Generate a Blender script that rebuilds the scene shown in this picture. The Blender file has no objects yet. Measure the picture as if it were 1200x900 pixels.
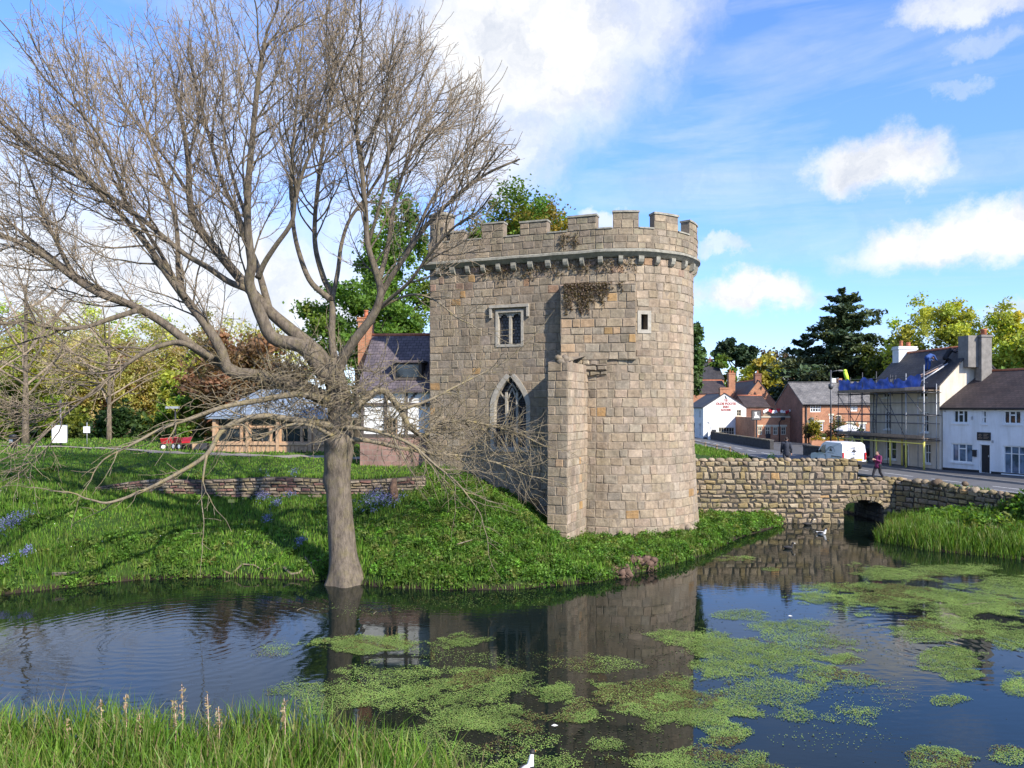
EXPOSURE = 0.92
import bpy, math, random
import numpy as np
from mathutils import Vector, Matrix

random.seed(11)
RG = np.random.default_rng(11)
SC = bpy.context.scene
COL = SC.collection
F = 900.0          # focal length of the photograph in its own pixels
HC = 6.4           # eye height above the water
PI = math.pi
Z = Vector((0, 0, 1))

def R(a): return math.radians(a)
def at(px, py, D):
    return Vector(((px - 600) / F * D, D, HC - (py - 478) / F * D))
def zat(py, D): return HC - (py - 478) / F * D
def xat(px, D): return (px - 600) / F * D
def lerp(a, b, t): return a + (b - a) * t
def sm(t):
    t = np.clip(t, 0, 1); return t * t * (3 - 2 * t)
def ur(a, b): return random.uniform(a, b)

# ------------------------------------------------------------------ objects
ORG = {}
def thing(name, label, cat, loc=(0, 0, 0), group=None):
    o = bpy.data.objects.new(name, None)
    COL.objects.link(o); o.location = loc
    o.empty_display_size = 0.3
    o['label'] = label; o['category'] = cat
    if group: o['group'] = group
    ORG[o.name] = Vector(loc)
    return o
def tag(o, label=None, cat=None, group=None, kind=None):
    if label: o['label'] = label
    if cat: o['category'] = cat
    if group: o['group'] = group
    if kind: o['kind'] = kind
    return o
def link(name, me, parent=None, mats=(), org=None):
    o = bpy.data.objects.new(name, me)
    for m in mats: me.materials.append(m)
    COL.objects.link(o)
    if parent is not None:
        o.parent = parent
        off = ORG[parent.name]
        ORG[o.name] = off
        if off.length > 1e-9: me.transform(Matrix.Translation(-off))
    else:
        ORG[o.name] = Vector((0, 0, 0))
    return o
def copy_tree(o, parent=None):
    c = o.copy(); COL.objects.link(c)
    if parent is not None: c.parent = parent
    ORG[c.name] = ORG.get(o.name, Vector((0, 0, 0)))
    for ch in list(o.children): copy_tree(ch, c)
    return c
def recenter(o):
    """move the origin of a one-mesh thing to the middle of its base"""
    me = o.data
    n = len(me.vertices); a = np.empty(n * 3); me.vertices.foreach_get('co', a); a = a.reshape(-1, 3)
    c = Vector(((a[:, 0].min() + a[:, 0].max()) / 2, (a[:, 1].min() + a[:, 1].max()) / 2, a[:, 2].min()))
    me.transform(Matrix.Translation(-c)); o.location = c
    return o

class MB:
    """collects polygons; builds ONE mesh object"""
    def __init__(s):
        s.v = []; s.f = []; s.mi = []; s.t = []; s.sm = []
    def face(s, pts, mi=0, t=None, smooth=False):
        b = len(s.v); s.v.extend([tuple(p) for p in pts])
        s.f.append(list(range(b, b + len(pts)))); s.mi.append(mi); s.t.append(t); s.sm.append(smooth)
    def faces(s, verts, faces, mi=0, t=None, smooth=False):
        b = len(s.v); s.v.extend([tuple(p) for p in verts])
        for f in faces:
            s.f.append([b + i for i in f]); s.mi.append(mi); s.t.append(t); s.sm.append(smooth)
    def box(s, P, u, n, u0, u1, v0, v1, d0, d1, mi=0, t=None):
        P = Vector(P); u = Vector(u); n = Vector(n)
        c = [P + u * a + Z * b + n * d for d in (d0, d1) for b in (v0, v1) for a in (u0, u1)]
        s.faces(c, [(0, 2, 3, 1), (4, 5, 7, 6), (0, 1, 5, 4), (2, 6, 7, 3), (0, 4, 6, 2), (1, 3, 7, 5)], mi, t)
    def cube(s, c, sx, sy, sz, rz=0, mi=0, t=None):
        u = Vector((math.cos(rz), math.sin(rz), 0)); n = Vector((-math.sin(rz), math.cos(rz), 0))
        s.box(c, u, n, -sx / 2, sx / 2, -sz / 2, sz / 2, -sy / 2, sy / 2, mi, t)
    def tube(s, pts, rad, sides=6, mi=0, t=None, cap=True, smooth=True):
        pts = [Vector(p) for p in pts]
        if not hasattr(rad, '__len__'): rad = [rad] * len(pts)
        b = len(s.v); prev = None
        for i, p in enumerate(pts):
            if i == 0: d = pts[1] - pts[0]
            elif i == len(pts) - 1: d = pts[-1] - pts[-2]
            else: d = pts[i + 1] - pts[i - 1]
            if d.length < 1e-9: d = Vector((0, 0, 1))
            d.normalize()
            if prev is None:
                a = Vector((1, 0, 0)) if abs(d.x) < .8 else Vector((0, 1, 0))
                a = (a - d * a.dot(d)).normalized()
            else:
                a = prev - d * prev.dot(d)
                a = a.normalized() if a.length > 1e-6 else Vector((1, 0, 0))
            prev = a; w = d.cross(a)
            for k in range(sides):
                an = 2 * PI * k / sides
                q = p + (a * math.cos(an) + w * math.sin(an)) * rad[i]
                s.v.append((q.x, q.y, q.z))
        for i in range(len(pts) - 1):
            for k in range(sides):
                k2 = (k + 1) % sides
                s.f.append([b + i * sides + k, b + i * sides + k2, b + (i + 1) * sides + k2, b + (i + 1) * sides + k])
                s.mi.append(mi); s.t.append(t); s.sm.append(smooth)
        if cap:
            s.f.append([b + k for k in range(sides)][::-1]); s.mi.append(mi); s.t.append(t); s.sm.append(False)
            e = b + (len(pts) - 1) * sides
            s.f.append([e + k for k in range(sides)]); s.mi.append(mi); s.t.append(t); s.sm.append(False)
    def lathe(s, c, prof, sides=16, mi=0, t=None, smooth=True):
        """prof: list of (radius, z) round a vertical axis at c"""
        b = len(s.v); c = Vector(c)
        for r, z in prof:
            for k in range(sides):
                a = 2 * PI * k / sides
                s.v.append((c.x + r * math.cos(a), c.y + r * math.sin(a), c.z + z))
        for i in range(len(prof) - 1):
            for k in range(sides):
                k2 = (k + 1) % sides
                s.f.append([b + i * sides + k, b + i * sides + k2, b + (i + 1) * sides + k2, b + (i + 1) * sides + k])
                s.mi.append(mi); s.t.append(t); s.sm.append(smooth)
        for i, rev in ((0, True), (len(prof) - 1, False)):
            f = [b + i * sides + k for k in range(sides)]
            s.f.append(f[::-1] if rev else f); s.mi.append(mi); s.t.append(t); s.sm.append(False)
    def ball(s, c, rx, ry, rz, seg=12, rings=8, mi=0, t=None, jit=0):
        b = len(s.v); c = Vector(c)
        for i in range(rings + 1):
            th = PI * i / rings
            for k in range(seg):
                ph = 2 * PI * k / seg; j = 1 + random.uniform(-jit, jit)
                s.v.append((c.x + rx * j * math.sin(th) * math.cos(ph), c.y + ry * j * math.sin(th) * math.sin(ph), c.z + rz * j * math.cos(th)))
        for i in range(rings):
            for k in range(seg):
                k2 = (k + 1) % seg
                s.f.append([b + i * seg + k, b + (i + 1) * seg + k, b + (i + 1) * seg + k2, b + i * seg + k2])
                s.mi.append(mi); s.t.append(t); s.sm.append(True)
    def mesh(s, name, uv=True):
        me = bpy.data.meshes.new(name)
        me.from_pydata(s.v, [], s.f)
        n = len(s.f)
        me.polygons.foreach_set('material_index', np.array(s.mi, dtype=np.int32))
        me.polygons.foreach_set('use_smooth', np.array(s.sm, dtype=bool))
        tot = np.array([len(f) for f in s.f])
        if any(t is not None for t in s.t):
            a = me.color_attributes.new('tint', 'FLOAT_COLOR', 'CORNER')
            tt = np.array([(1, 1, 1, 1) if t is None else (t[0], t[1], t[2], 1) for t in s.t], dtype=np.float32)
            a.data.foreach_set('color', np.repeat(tt, tot, axis=0).ravel())
        if uv:
            V = np.array(s.v)
            nr = np.empty(n * 3); me.polygons.foreach_get('normal', nr); nr = nr.reshape(-1, 3)
            li = np.concatenate([np.array(f) for f in s.f])
            N = np.repeat(nr, tot, axis=0)
            P = V[li]
            flat = np.abs(N[:, 2]) > .97
            h = np.stack([-N[:, 1], N[:, 0], np.zeros(len(N))], 1)
            ln = np.linalg.norm(h, axis=1, keepdims=True); ln[ln < 1e-6] = 1
            h = h / ln; h[flat] = (1, 0, 0)
            w = np.cross(N, h); w[flat] = (0, 1, 0)
            U = np.stack([(P * h).sum(1), (P * w).sum(1)], 1)
            l = me.uv_layers.new(name='UVMap')
            l.data.foreach_set('uv', U.astype(np.float32).ravel())
        me.update()
        return me
    def build(s, name, mats, parent=None):
        if not isinstance(mats, (list, tuple)): mats = [mats]
        return link(name, s.mesh(name), parent, mats)

def np_mesh(name, V, tint, mats, parent=None, smooth=False):
    """V (n,k,3) loose polygons with one colour each"""
    n, k, _ = V.shape
    me = bpy.data.meshes.new(name)
    me.vertices.add(n * k); me.loops.add(n * k); me.polygons.add(n)
    me.vertices.foreach_set('co', V.astype(np.float32).ravel())
    me.loops.foreach_set('vertex_index', np.arange(n * k, dtype=np.int32))
    me.polygons.foreach_set('loop_start', np.arange(0, n * k, k, dtype=np.int32))
    try: me.polygons.foreach_set('loop_total', np.full(n, k, dtype=np.int32))
    except Exception: pass
    me.polygons.foreach_set('use_smooth', np.full(n, smooth, dtype=bool))
    if tint is not None:
        a = me.color_attributes.new('tint', 'FLOAT_COLOR', 'CORNER')
        t4 = np.concatenate([tint, np.ones((n, 1))], 1).astype(np.float32)
        a.data.foreach_set('color', np.repeat(t4, k, axis=0).ravel())
    me.update(); me.validate()
    if not isinstance(mats, (list, tuple)): mats = [mats]
    return link(name, me, parent, mats)

def rand_unit(n):
    v = RG.normal(size=(n, 3)); return v / np.linalg.norm(v, axis=1, keepdims=True)
def leaf_quads(C, size, up=0.0, aspect=1.5):
    """diamond leaves at C, random orientation, up>0 turns faces to the sky"""
    n = len(C); nr = rand_unit(n); nr[:, 2] = np.abs(nr[:, 2]) + up
    nr /= np.linalg.norm(nr, axis=1, keepdims=True)
    a = np.cross(nr, rand_unit(n)); a /= np.linalg.norm(a, axis=1, keepdims=True) + 1e-9
    b = np.cross(nr, a)
    s = (np.ones(n) * size if np.isscalar(size) else size)[:, None]
    return np.stack([C - a * s * aspect * .5, C - b * s * .5 + nr * s * .12, C + a * s * aspect * .5, C + b * s * .5 + nr * s * .12], 1)
def tints(n, cols, var=.18):
    cols = np.array(cols); i = RG.integers(0, len(cols), n)
    return np.clip(cols[i] * (1 + RG.normal(size=(n, 1)) * var) * (1 + RG.normal(size=(n, 3)) * .05), .002, .95)

# ------------------------------------------------------------------ materials
def new_mat(name):
    m = bpy.data.materials.new(name); m.use_nodes = True
    nt = m.node_tree; b = nt.nodes['Principled BSDF']
    return m, nt, b
def nd(nt, typ, **kw):
    n = nt.nodes.new(typ)
    for k, v in kw.items():
        if k.startswith('i_'):
            key = k[2:]
            key = int(key) if key.isdigit() else key.replace('_', ' ')
            n.inputs[key].default_value = v
        else: setattr(n, k, v)
    return n
def setin(b, **kw):
    for k, v in kw.items(): b.inputs[k.replace('_', ' ')].default_value = v
def c4(c): return (c[0], c[1], c[2], 1)
def ramp(nt, src, stops):
    r = nd(nt, 'ShaderNodeValToRGB'); e = r.color_ramp.elements
    while len(e) < len(stops): e.new(.5)
    for x, (p, c) in zip(e, stops): x.position = p; x.color = c4(c) if len(c) == 3 else c
    nt.links.new(src, r.inputs[0]); return r.outputs[0]
def noise(nt, vec, scale, detail=4, rough=.55, dist=0):
    n = nd(nt, 'ShaderNodeTexNoise'); setin(n, Scale=scale, Detail=detail, Roughness=rough, Distortion=dist)
    if vec is not None: nt.links.new(vec, n.inputs['Vector'])
    return n.outputs['Fac']
def mix(nt, a, b, fac, mode='MIX'):
    n = nd(nt, 'ShaderNodeMix', data_type='RGBA', blend_type=mode)
    for s, x in ((n.inputs[0], fac), (n.inputs[6], a), (n.inputs[7], b)):
        if hasattr(x, 'node'): nt.links.new(x, s)
        elif isinstance(x, (int, float)): s.default_value = x
        else: s.default_value = c4(x)
    return n.outputs[2]
def math_n(nt, op, a, b=0.0, c=None):
    n = nd(nt, 'ShaderNodeMath', operation=op)
    for i, x in enumerate((a, b, c)):
        if x is None: continue
        if hasattr(x, 'node'): nt.links.new(x, n.inputs[i])
        else: n.inputs[i].default_value = x
    return n.outputs[0]
def bump(nt, b, h, strength=.3, dist=.05):
    n = nd(nt, 'ShaderNodeBump'); setin(n, Strength=strength, Distance=dist)
    nt.links.new(h, n.inputs['Height']); nt.links.new(n.outputs[0], b.inputs['Normal'])
def pos(nt): return nd(nt, 'ShaderNodeNewGeometry').outputs['Position']
def uvn(nt): return nd(nt, 'ShaderNodeUVMap').outputs[0]
def tintn(nt): return nd(nt, 'ShaderNodeAttribute', attribute_name='tint').outputs['Color']

def m_plain(name, col, rough=.6, metal=0, var=.15, scale=3.0, bmp=0, spec=.4, streak=0):
    m, nt, b = new_mat(name); setin(b, Roughness=rough, Metallic=metal)
    b.inputs['Specular IOR Level'].default_value = spec
    f = noise(nt, pos(nt), scale, 5, .6)
    lo = [c * (1 - var) for c in col]; hi = [min(1, c * (1 + var)) for c in col]
    cc = ramp(nt, f, [(.3, lo), (.7, hi)])
    if streak:
        mp_ = nd(nt, 'ShaderNodeMapping'); mp_.inputs['Scale'].default_value = (3.5, 3.5, .35); nt.links.new(pos(nt), mp_.inputs[0])
        cc = mix(nt, cc, ramp(nt, noise(nt, mp_.outputs[0], 1, 6, .65), [(.36, (1 - streak, 1 - streak * 1.05, 1 - streak * 1.25)), (.56, (1, 1, 1))]), 1.0, 'MULTIPLY')
    nt.links.new(cc, b.inputs['Base Color'])
    if bmp: bump(nt, b, noise(nt, pos(nt), scale * 6, 4), bmp, .02)
    return m
def m_tint(name, rough=.8, scale=8.0, var=.35, bmp=.5, bd=.03, lichen=None, spec=.25):
    """colour of each stone from the mesh, mottled by noise"""
    m, nt, b = new_mat(name); setin(b, Roughness=rough); b.inputs['Specular IOR Level'].default_value = spec
    p = pos(nt); f = noise(nt, p, scale, 6, .65)
    g = ramp(nt, f, [(.25, (1 - var,) * 3), (.75, (1 + var,) * 3)])
    c = mix(nt, tintn(nt), g, 1.0, 'MULTIPLY')
    if lichen:
        f2 = noise(nt, p, 2.2, 6, .7, .4)
        k = ramp(nt, f2, [(.56, (0, 0, 0)), (.68, (1, 1, 1))])
        k2 = math_n(nt, 'MULTIPLY', k, .55)
        c = mix(nt, c, lichen, k2)
    f3 = noise(nt, p, .55, 6, .68, .5)
    c = mix(nt, c, ramp(nt, f3, [(.3, (.68, .68, .68)), (.5, (.98, .97, .96)), (.72, (1.16, 1.13, 1.08))]), 1.0, 'MULTIPLY')
    ms_ = nd(nt, 'ShaderNodeMapping'); ms_.inputs['Scale'].default_value = (2.2, 2.2, .16); nt.links.new(p, ms_.inputs[0])
    f4 = noise(nt, ms_.outputs[0], 1.0, 5, .6)
    c = mix(nt, c, ramp(nt, f4, [(.34, (.82, .81, .78)), (.52, (1, 1, 1))]), 1.0, 'MULTIPLY')
    nt.links.new(c, b.inputs['Base Color'])
    h = noise(nt, p, scale * 1.6, 7, .7)
    bump(nt, b, h, bmp, bd)
    return m
def m_brick(name, c1, c2, mortar, bw=.235, bh=.078, ms=.012, rough=.8, bmp=.3, weather=.25):
    m, nt, b = new_mat(name); setin(b, Roughness=rough); b.inputs['Specular IOR Level'].default_value = .25
    t = nd(nt, 'ShaderNodeTexBrick'); nt.links.new(uvn(nt), t.inputs['Vector'])
    t.inputs['Color1'].default_value = c4(c1); t.inputs['Color2'].default_value = c4(c2); t.inputs['Mortar'].default_value = c4(mortar)
    setin(t, Scale=1.0, Mortar_Size=ms, Bias=0.0)
    t.inputs['Brick Width'].default_value = bw; t.inputs['Row Height'].default_value = bh; t.inputs['Mortar Smooth'].default_value = .1
    f = noise(nt, pos(nt), .9, 6, .65)
    c = mix(nt, t.outputs['Color'], ramp(nt, f, [(.3, (1 - weather,) * 3), (.72, (1 + weather,) * 3)]), 1.0, 'MULTIPLY')
    f2 = noise(nt, pos(nt), 6, 4, .6)
    c = mix(nt, c, ramp(nt, f2, [(.3, (.85, .85, .85)), (.7, (1.12, 1.12, 1.12))]), 1.0, 'MULTIPLY')
    nt.links.new(c, b.inputs['Base Color'])
    n = nd(nt, 'ShaderNodeBump', invert=True); setin(n, Strength=bmp, Distance=.015)
    nt.links.new(t.outputs['Fac'], n.inputs['Height']); nt.links.new(n.outputs[0], b.inputs['Normal'])
    return m
def m_leaf(name, trans=.35, rough=.55):
    m, nt, b = new_mat(name); setin(b, Roughness=rough); b.inputs['Specular IOR Level'].default_value = .25
    t = tintn(nt); nt.links.new(t, b.inputs['Base Color'])
    tr = nd(nt, 'ShaderNodeBsdfTranslucent')
    nt.links.new(mix(nt, t, (1.5, 1.4, .5), 1.0, 'MULTIPLY'), tr.inputs[0])
    ms = nd(nt, 'ShaderNodeMixShader'); ms.inputs[0].default_value = trans
    nt.links.new(b.outputs[0], ms.inputs[1]); nt.links.new(tr.outputs[0], ms.inputs[2])
    nt.links.new(ms.outputs[0], nt.nodes['Material Output'].inputs[0])
    return m
def m_bark(name, lo, hi, lichen, scale=7.0, lk=.5):
    m, nt, b = new_mat(name); setin(b, Roughness=.85); b.inputs['Specular IOR Level'].default_value = .2
    p = pos(nt)
    mp = nd(nt, 'ShaderNodeMapping'); mp.inputs['Scale'].default_value = (1, 1, .28); nt.links.new(p, mp.inputs[0])
    f = noise(nt, mp.outputs[0], scale, 6, .7)
    c = ramp(nt, f, [(.3, lo), (.68, hi)])
    f2 = noise(nt, p, 3.1, 5, .7)
    k = ramp(nt, f2, [(.5, (0, 0, 0)), (.66, (lk,) * 3)])
    c = mix(nt, c, lichen, k)
    nt.links.new(c, b.inputs['Base Color'])
    bump(nt, b, noise(nt, mp.outputs[0], scale * 2.2, 6, .75), .9, .06)
    return m
def m_glass(name, col=(.015, .02, .025), rough=.06, spec=.7):
    m, nt, b = new_mat(name); setin(b, Roughness=rough); b.inputs['Specular IOR Level'].default_value = spec
    f = noise(nt, pos(nt), 1.7, 3, .5)
    nt.links.new(ramp(nt, f, [(.35, [c * .5 for c in col]), (.65, [c * 1.8 for c in col])]), b.inputs['Base Color'])
    bump(nt, b, noise(nt, pos(nt), 2.0, 2), .06, .02)
    return m

M = {}
M['stone'] = m_tint('castle_stone', .88, 5, .34, .8, .04, (.20, .175, .125))
M['mortar'] = m_plain('old_mortar', (.215, .172, .125), .95, 0, .3, 5, .4)
M['rubble'] = m_tint('rubble_stone', .9, 7, .42, .9, .05, (.23, .22, .17))
M['dark_gap'] = m_plain('dark_joint', (.045, .04, .033), .95, 0, .3, 6)  # dark backing that shows in the gaps between rubble stones
M['coping'] = m_plain('weathered_coping', (.27, .255, .205), .9, 0, .32, 5, .5)
M['leaf'] = m_leaf('foliage', .45)
M['needle'] = m_leaf('needle_foliage', .12)
M['grass'] = m_leaf('grass_blade', .3, .5)
M['reed'] = m_leaf('reed_blade', .35, .45)
M['petal'] = m_leaf('petals', .3, .6)
M['weed'] = m_leaf('water_weed', .05, .8)
M['bark'] = m_bark('grey_bark', (.06, .048, .036), (.215, .175, .13), (.21, .18, .075), 9, .35)
M['twig'] = m_bark('pale_twig_bark', (.13, .105, .07), (.27, .225, .155), (.30, .24, .08), 5, .5)
M['fine'] = m_bark('crown_twig_bark', (.205, .158, .108), (.37, .295, .21), (.26, .21, .10), 5, .3)
M['darkbark'] = m_bark('dark_bark', (.035, .028, .02), (.10, .08, .055), (.09, .09, .05), 5, .3)
M['white_render'] = m_plain('white_render', (.74, .74, .72), .75, 0, .07, 1.3, .15, .4, .14)
M['cream_render'] = m_plain('cream_render', (.60, .53, .43), .8, 0, .10, 1.5, .2, .4, .2)
M['painted_brick'] = m_brick('white_painted_brick', (.77, .77, .75), (.71, .71, .69), (.66, .66, .64), .235, .078, .012, .7, .35, .06)
M['grey_white'] = m_plain('white_paint', (.76, .77, .77), .7, 0, .07, 1.2, .12, .4, .12)
M['brick'] = m_brick('red_brick', (.47, .185, .085), (.37, .135, .065), (.36, .26, .18), weather=.22)
M['brick_dark'] = m_brick('old_and_shaded_brick', (.25, .09, .055), (.17, .065, .045), (.18, .14, .11), weather=.3)  # old brick; also the shade painted on the brick house gables
M['sandstone'] = m_brick('pink_sandstone', (.33, .20, .16), (.25, .16, .135), (.28, .22, .18), .5, .28, .02, .85, .5, .3)
M['slate_grey'] = m_brick('grey_slate', (.21, .195, .18), (.135, .13, .125), (.06, .058, .056), .3, .22, .012, .6, .5, .35)
M['slate_dark'] = m_brick('dark_slate', (.06, .055, .055), (.04, .038, .04), (.02, .02, .02), .3, .22, .012, .55, .5, .3)
M['slate_purple'] = m_brick('purple_slate', (.15, .125, .135), (.10, .085, .095), (.035, .03, .035), .3, .22, .014, .5, .5, .3)
M['tile_brown'] = m_brick('brown_tile', (.078, .057, .052), (.055, .043, .041), (.025, .02, .02), .27, .2, .012, .65, .5, .3)
M['timber_black'] = m_plain('dark_oak_beam', (.085, .07, .06), .8, 0, .3, 6, .3)
M['timber'] = m_plain('pale_oak', (.44, .29, .175), .6, 0, .25, 5, .2)
M['metal_roof'] = m_plain('grey_zinc_sheet', (.27, .32, .37), .38, .35, .14, .8)
M['win_white'] = m_plain('white_frame', (.78, .78, .75), .5, 0, .05)
M['win_cream'] = m_plain('cream_stone_frame', (.58, .53, .40), .7, 0, .1, 4)
M['stone_frame'] = m_plain('pale_stone_frame', (.34, .31, .255), .85, 0, .22, 6, .4)
M['glass'] = m_glass('window_glass')
M['glass_blue'] = m_glass('curtained_glass', (.10, .14, .20), .1, .6)
M['lead_glass'] = m_brick('leaded_glass', (.045, .05, .06), (.085, .095, .11), (.02, .02, .02), .16, .16, .02, .12, .3, .2)
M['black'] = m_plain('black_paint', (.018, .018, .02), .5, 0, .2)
M['lettering_red'] = m_plain('red_lettering', (.36, .055, .035), .6, 0, .1)
M['letter_dark'] = m_plain('dark_lettering', (.05, .05, .055), .6, 0, .1)
M['terracotta'] = m_plain('terracotta', (.44, .15, .075), .7, 0, .2, 5)
M['grey_render'] = m_plain('grey_roughcast', (.20, .185, .165), .95, 0, .25, 3, .4)
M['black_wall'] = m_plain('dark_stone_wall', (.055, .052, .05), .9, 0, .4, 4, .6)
M['steel'] = m_plain('galvanised_tube', (.40, .41, .42), .45, .4, .2, 6)
M['steel_dark'] = m_plain('dull_steel_tube', (.10, .10, .105), .5, .5, .25, 6)
M['yellow'] = m_plain('yellow_sleeve', (.62, .55, .12), .6, 0, .1, 5)
M['board'] = m_plain('scaffold_board', (.26, .19, .13), .8, 0, .3, 4)
M['board_pink'] = m_plain('new_fascia_board', (.52, .36, .27), .8, 0, .2, 4)
M['net'] = m_plain('blue_sheeting', (.06, .12, .46), .5, 0, .5, 1.6, .5)
M['hivis'] = m_plain('hi_vis_yellow', (.62, .85, .06), .6, 0, .08)
M['asphalt'] = m_plain('asphalt', (.105, .105, .108), .85, 0, .16, 1.2, .25)
M['pave'] = m_plain('pavement_tarmac', (.085, .083, .083), .9, 0, .18, 1.6, .25)
M['kerb'] = m_plain('kerb_stone', (.24, .23, .215), .85, 0, .15, 4, .2)
M['line'] = m_plain('road_paint', (.58, .58, .56), .7, 0, .25, 8)
M['path'] = m_plain('gravel_path', (.25, .215, .175), .95, 0, .16, 6, .4)
M['red_paint'] = m_plain('red_paint', (.42, .022, .03), .4, 0, .2)
M['white_plastic'] = m_plain('white_plastic', (.80, .80, .80), .4, 0, .05)
M['rubber'] = m_plain('rubber', (.02, .02, .02), .8, 0, .2)
M['van_white'] = m_plain('white_car_paint', (.80, .81, .82), .25, 0, .03, 1, 0, .6)
M['van_dark'] = m_plain('dark_car_paint', (.025, .03, .038), .25, 0, .1, 1, 0, .6)
M['lamp_red'] = m_plain('red_lens', (.40, .02, .02), .25, 0, .1)
M['plate'] = m_plain('yellow_plate', (.66, .40, .08), .5, 0, .05)
M['skin'] = m_plain('skin', (.48, .28, .20), .55, 0, .08)
M['hair'] = m_plain('dark_hair', (.035, .024, .018), .7, 0, .2)
M['navy'] = m_plain('navy_jacket', (.022, .026, .04), .75, 0, .3, 9, .4)
M['denim_grey'] = m_plain('dark_grey_trousers', (.045, .045, .05), .8, 0, .25, 9, .3)
M['magenta'] = m_plain('magenta_jacket', (.16, .016, .075), .7, 0, .25, 8, .3)
M['black_cloth'] = m_plain('black_cloth', (.014, .014, .018), .8, 0, .3, 9, .3)
M['blue_cloth'] = m_plain('blue_work_trousers', (.03, .075, .24), .8, 0, .2, 8, .3)
M['shoe'] = m_plain('dark_shoe', (.02, .018, .016), .6, 0, .2)
M['dead'] = m_plain('rotten_wood', (.12, .075, .052), .95, 0, .5, 7, .9)
M['feather_white'] = m_plain('white_feathers', (.72, .71, .68), .7, 0, .1, 10)
M['feather_dark'] = m_plain('dark_feathers', (.025, .023, .022), .6, 0, .3, 10)
M['bill'] = m_plain('orange_bill', (.45, .2, .04), .5, 0, .1)
M['mirror'] = m_plain('rough_soil', (.06, .045, .03), .95, 0, .3, 3, .5)
M['canvas'] = m_plain('white_canvas', (.80, .78, .74), .8, 0, .05)
# ------------------------------------------------------------------ camera, sun, sky
cam = bpy.data.cameras.new('camera'); co = bpy.data.objects.new('camera', cam); COL.objects.link(co)
co.location = (0, 0, HC); co.rotation_euler = (R(90), 0, 0)
cam.sensor_width = 36; cam.lens = 27; cam.shift_y = 28 / 1200; cam.clip_end = 5000; cam.clip_start = .1
SC.camera = co
SC.view_settings.view_transform = 'Standard'
try: SC.view_settings.look = 'None'
except Exception: pass
SC.view_settings.exposure = EXPOSURE if 'EXPOSURE' in globals() else 0.0
SC.view_settings.gamma = 1; SC.view_settings.use_curve_mapping = False

EL = R(35)
sh = Vector((.66, -.75, 0)).normalized()
S = Vector((sh.x * math.cos(EL), sh.y * math.cos(EL), math.sin(EL)))
sl = bpy.data.lights.new('sun', 'SUN'); sl.energy = 4.1; sl.angle = R(.8); sl.color = (1, .93, .82)
so = bpy.data.objects.new('sun', sl); COL.objects.link(so); so.location = (30, -40, 60)
so.rotation_euler = S.to_track_quat('Z', 'Y').to_euler()

W = bpy.data.worlds.new('World'); SC.world = W; W.use_nodes = True
nt = W.node_tree; nt.nodes.clear()
out = nd(nt, 'ShaderNodeOutputWorld'); bg = nd(nt, 'ShaderNodeBackground'); bg.inputs[1].default_value = .15
sky = nd(nt, 'ShaderNodeTexSky', sky_type='NISHITA'); sky.sun_disc = False
sky.sun_elevation = EL; sky.sun_rotation = math.atan2(sh.x, sh.y)
sky.air_density = 1.0; sky.dust_density = .3; sky.ozone_density = 2.5; sky.altitude = 100
tc = nd(nt, 'ShaderNodeTexCoord')
sx = nd(nt, 'ShaderNodeSeparateXYZ'); nt.links.new(tc.outputs['Generated'], sx.inputs[0])
az = math_n(nt, 'MULTIPLY', math_n(nt, 'ARCTAN2', sx.outputs[0], sx.outputs[1]), 180 / PI)
el = math_n(nt, 'MULTIPLY', math_n(nt, 'ARCSINE', sx.outputs[2]), 180 / PI)
ae = nd(nt, 'ShaderNodeCombineXYZ'); nt.links.new(az, ae.inputs[0]); nt.links.new(el, ae.inputs[1])
# billowing edges: shift the lookup by noise
nz = nd(nt, 'ShaderNodeTexNoise'); setin(nz, Scale=.19, Detail=8, Roughness=.66); nt.links.new(ae.outputs[0], nz.inputs['Vector'])
sub = nd(nt, 'ShaderNodeVectorMath', operation='SUBTRACT'); nt.links.new(nz.outputs['Color'], sub.inputs[0]); sub.inputs[1].default_value = (.5, .5, .5)
scl = nd(nt, 'ShaderNodeVectorMath', operation='MULTIPLY'); nt.links.new(sub.outputs[0], scl.inputs[0]); scl.inputs[1].default_value = (9, 5.5, 0)
wv = nd(nt, 'ShaderNodeVectorMath', operation='ADD'); nt.links.new(ae.outputs[0], wv.inputs[0]); nt.links.new(scl.outputs[0], wv.inputs[1])
def ang(px, py):
    a = math.atan((px - 600) / F); return math.degrees(a), math.degrees(math.atan((478 - py) / F * math.cos(a)))
CL = [(610, 55, 190, 120, 1), (730, 20, 120, 70, .75), (560, 165, 130, 80, .8), (470, 110, 120, 120, .7), (200, 330, 330, 110, .95), (330, 380, 160, 70, .9),
      (90, 250, 220, 110, .6), (420, 270, 90, 90, .55), (300, 150, 140, 90, .45),
      (1025, 196, 82, 33, 1), (1125, 278, 130, 30, 1), (1195, 262, 95, 36, 1), (880, 345, 84, 28, 1), (845, 296, 42, 12, .6), (706, 250, 30, 17, .7),
      (1140, 4, 95, 22, .8), (1150, 55, 40, 14, .35), (1200, 362, 50, 14, .6), (1110, 108, 30, 9, .3), (700, 360, 200, 30, .3), (-250, 250, 320, 160, .9), (1500, 200, 160, 60, .9)]
cur = None
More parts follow.
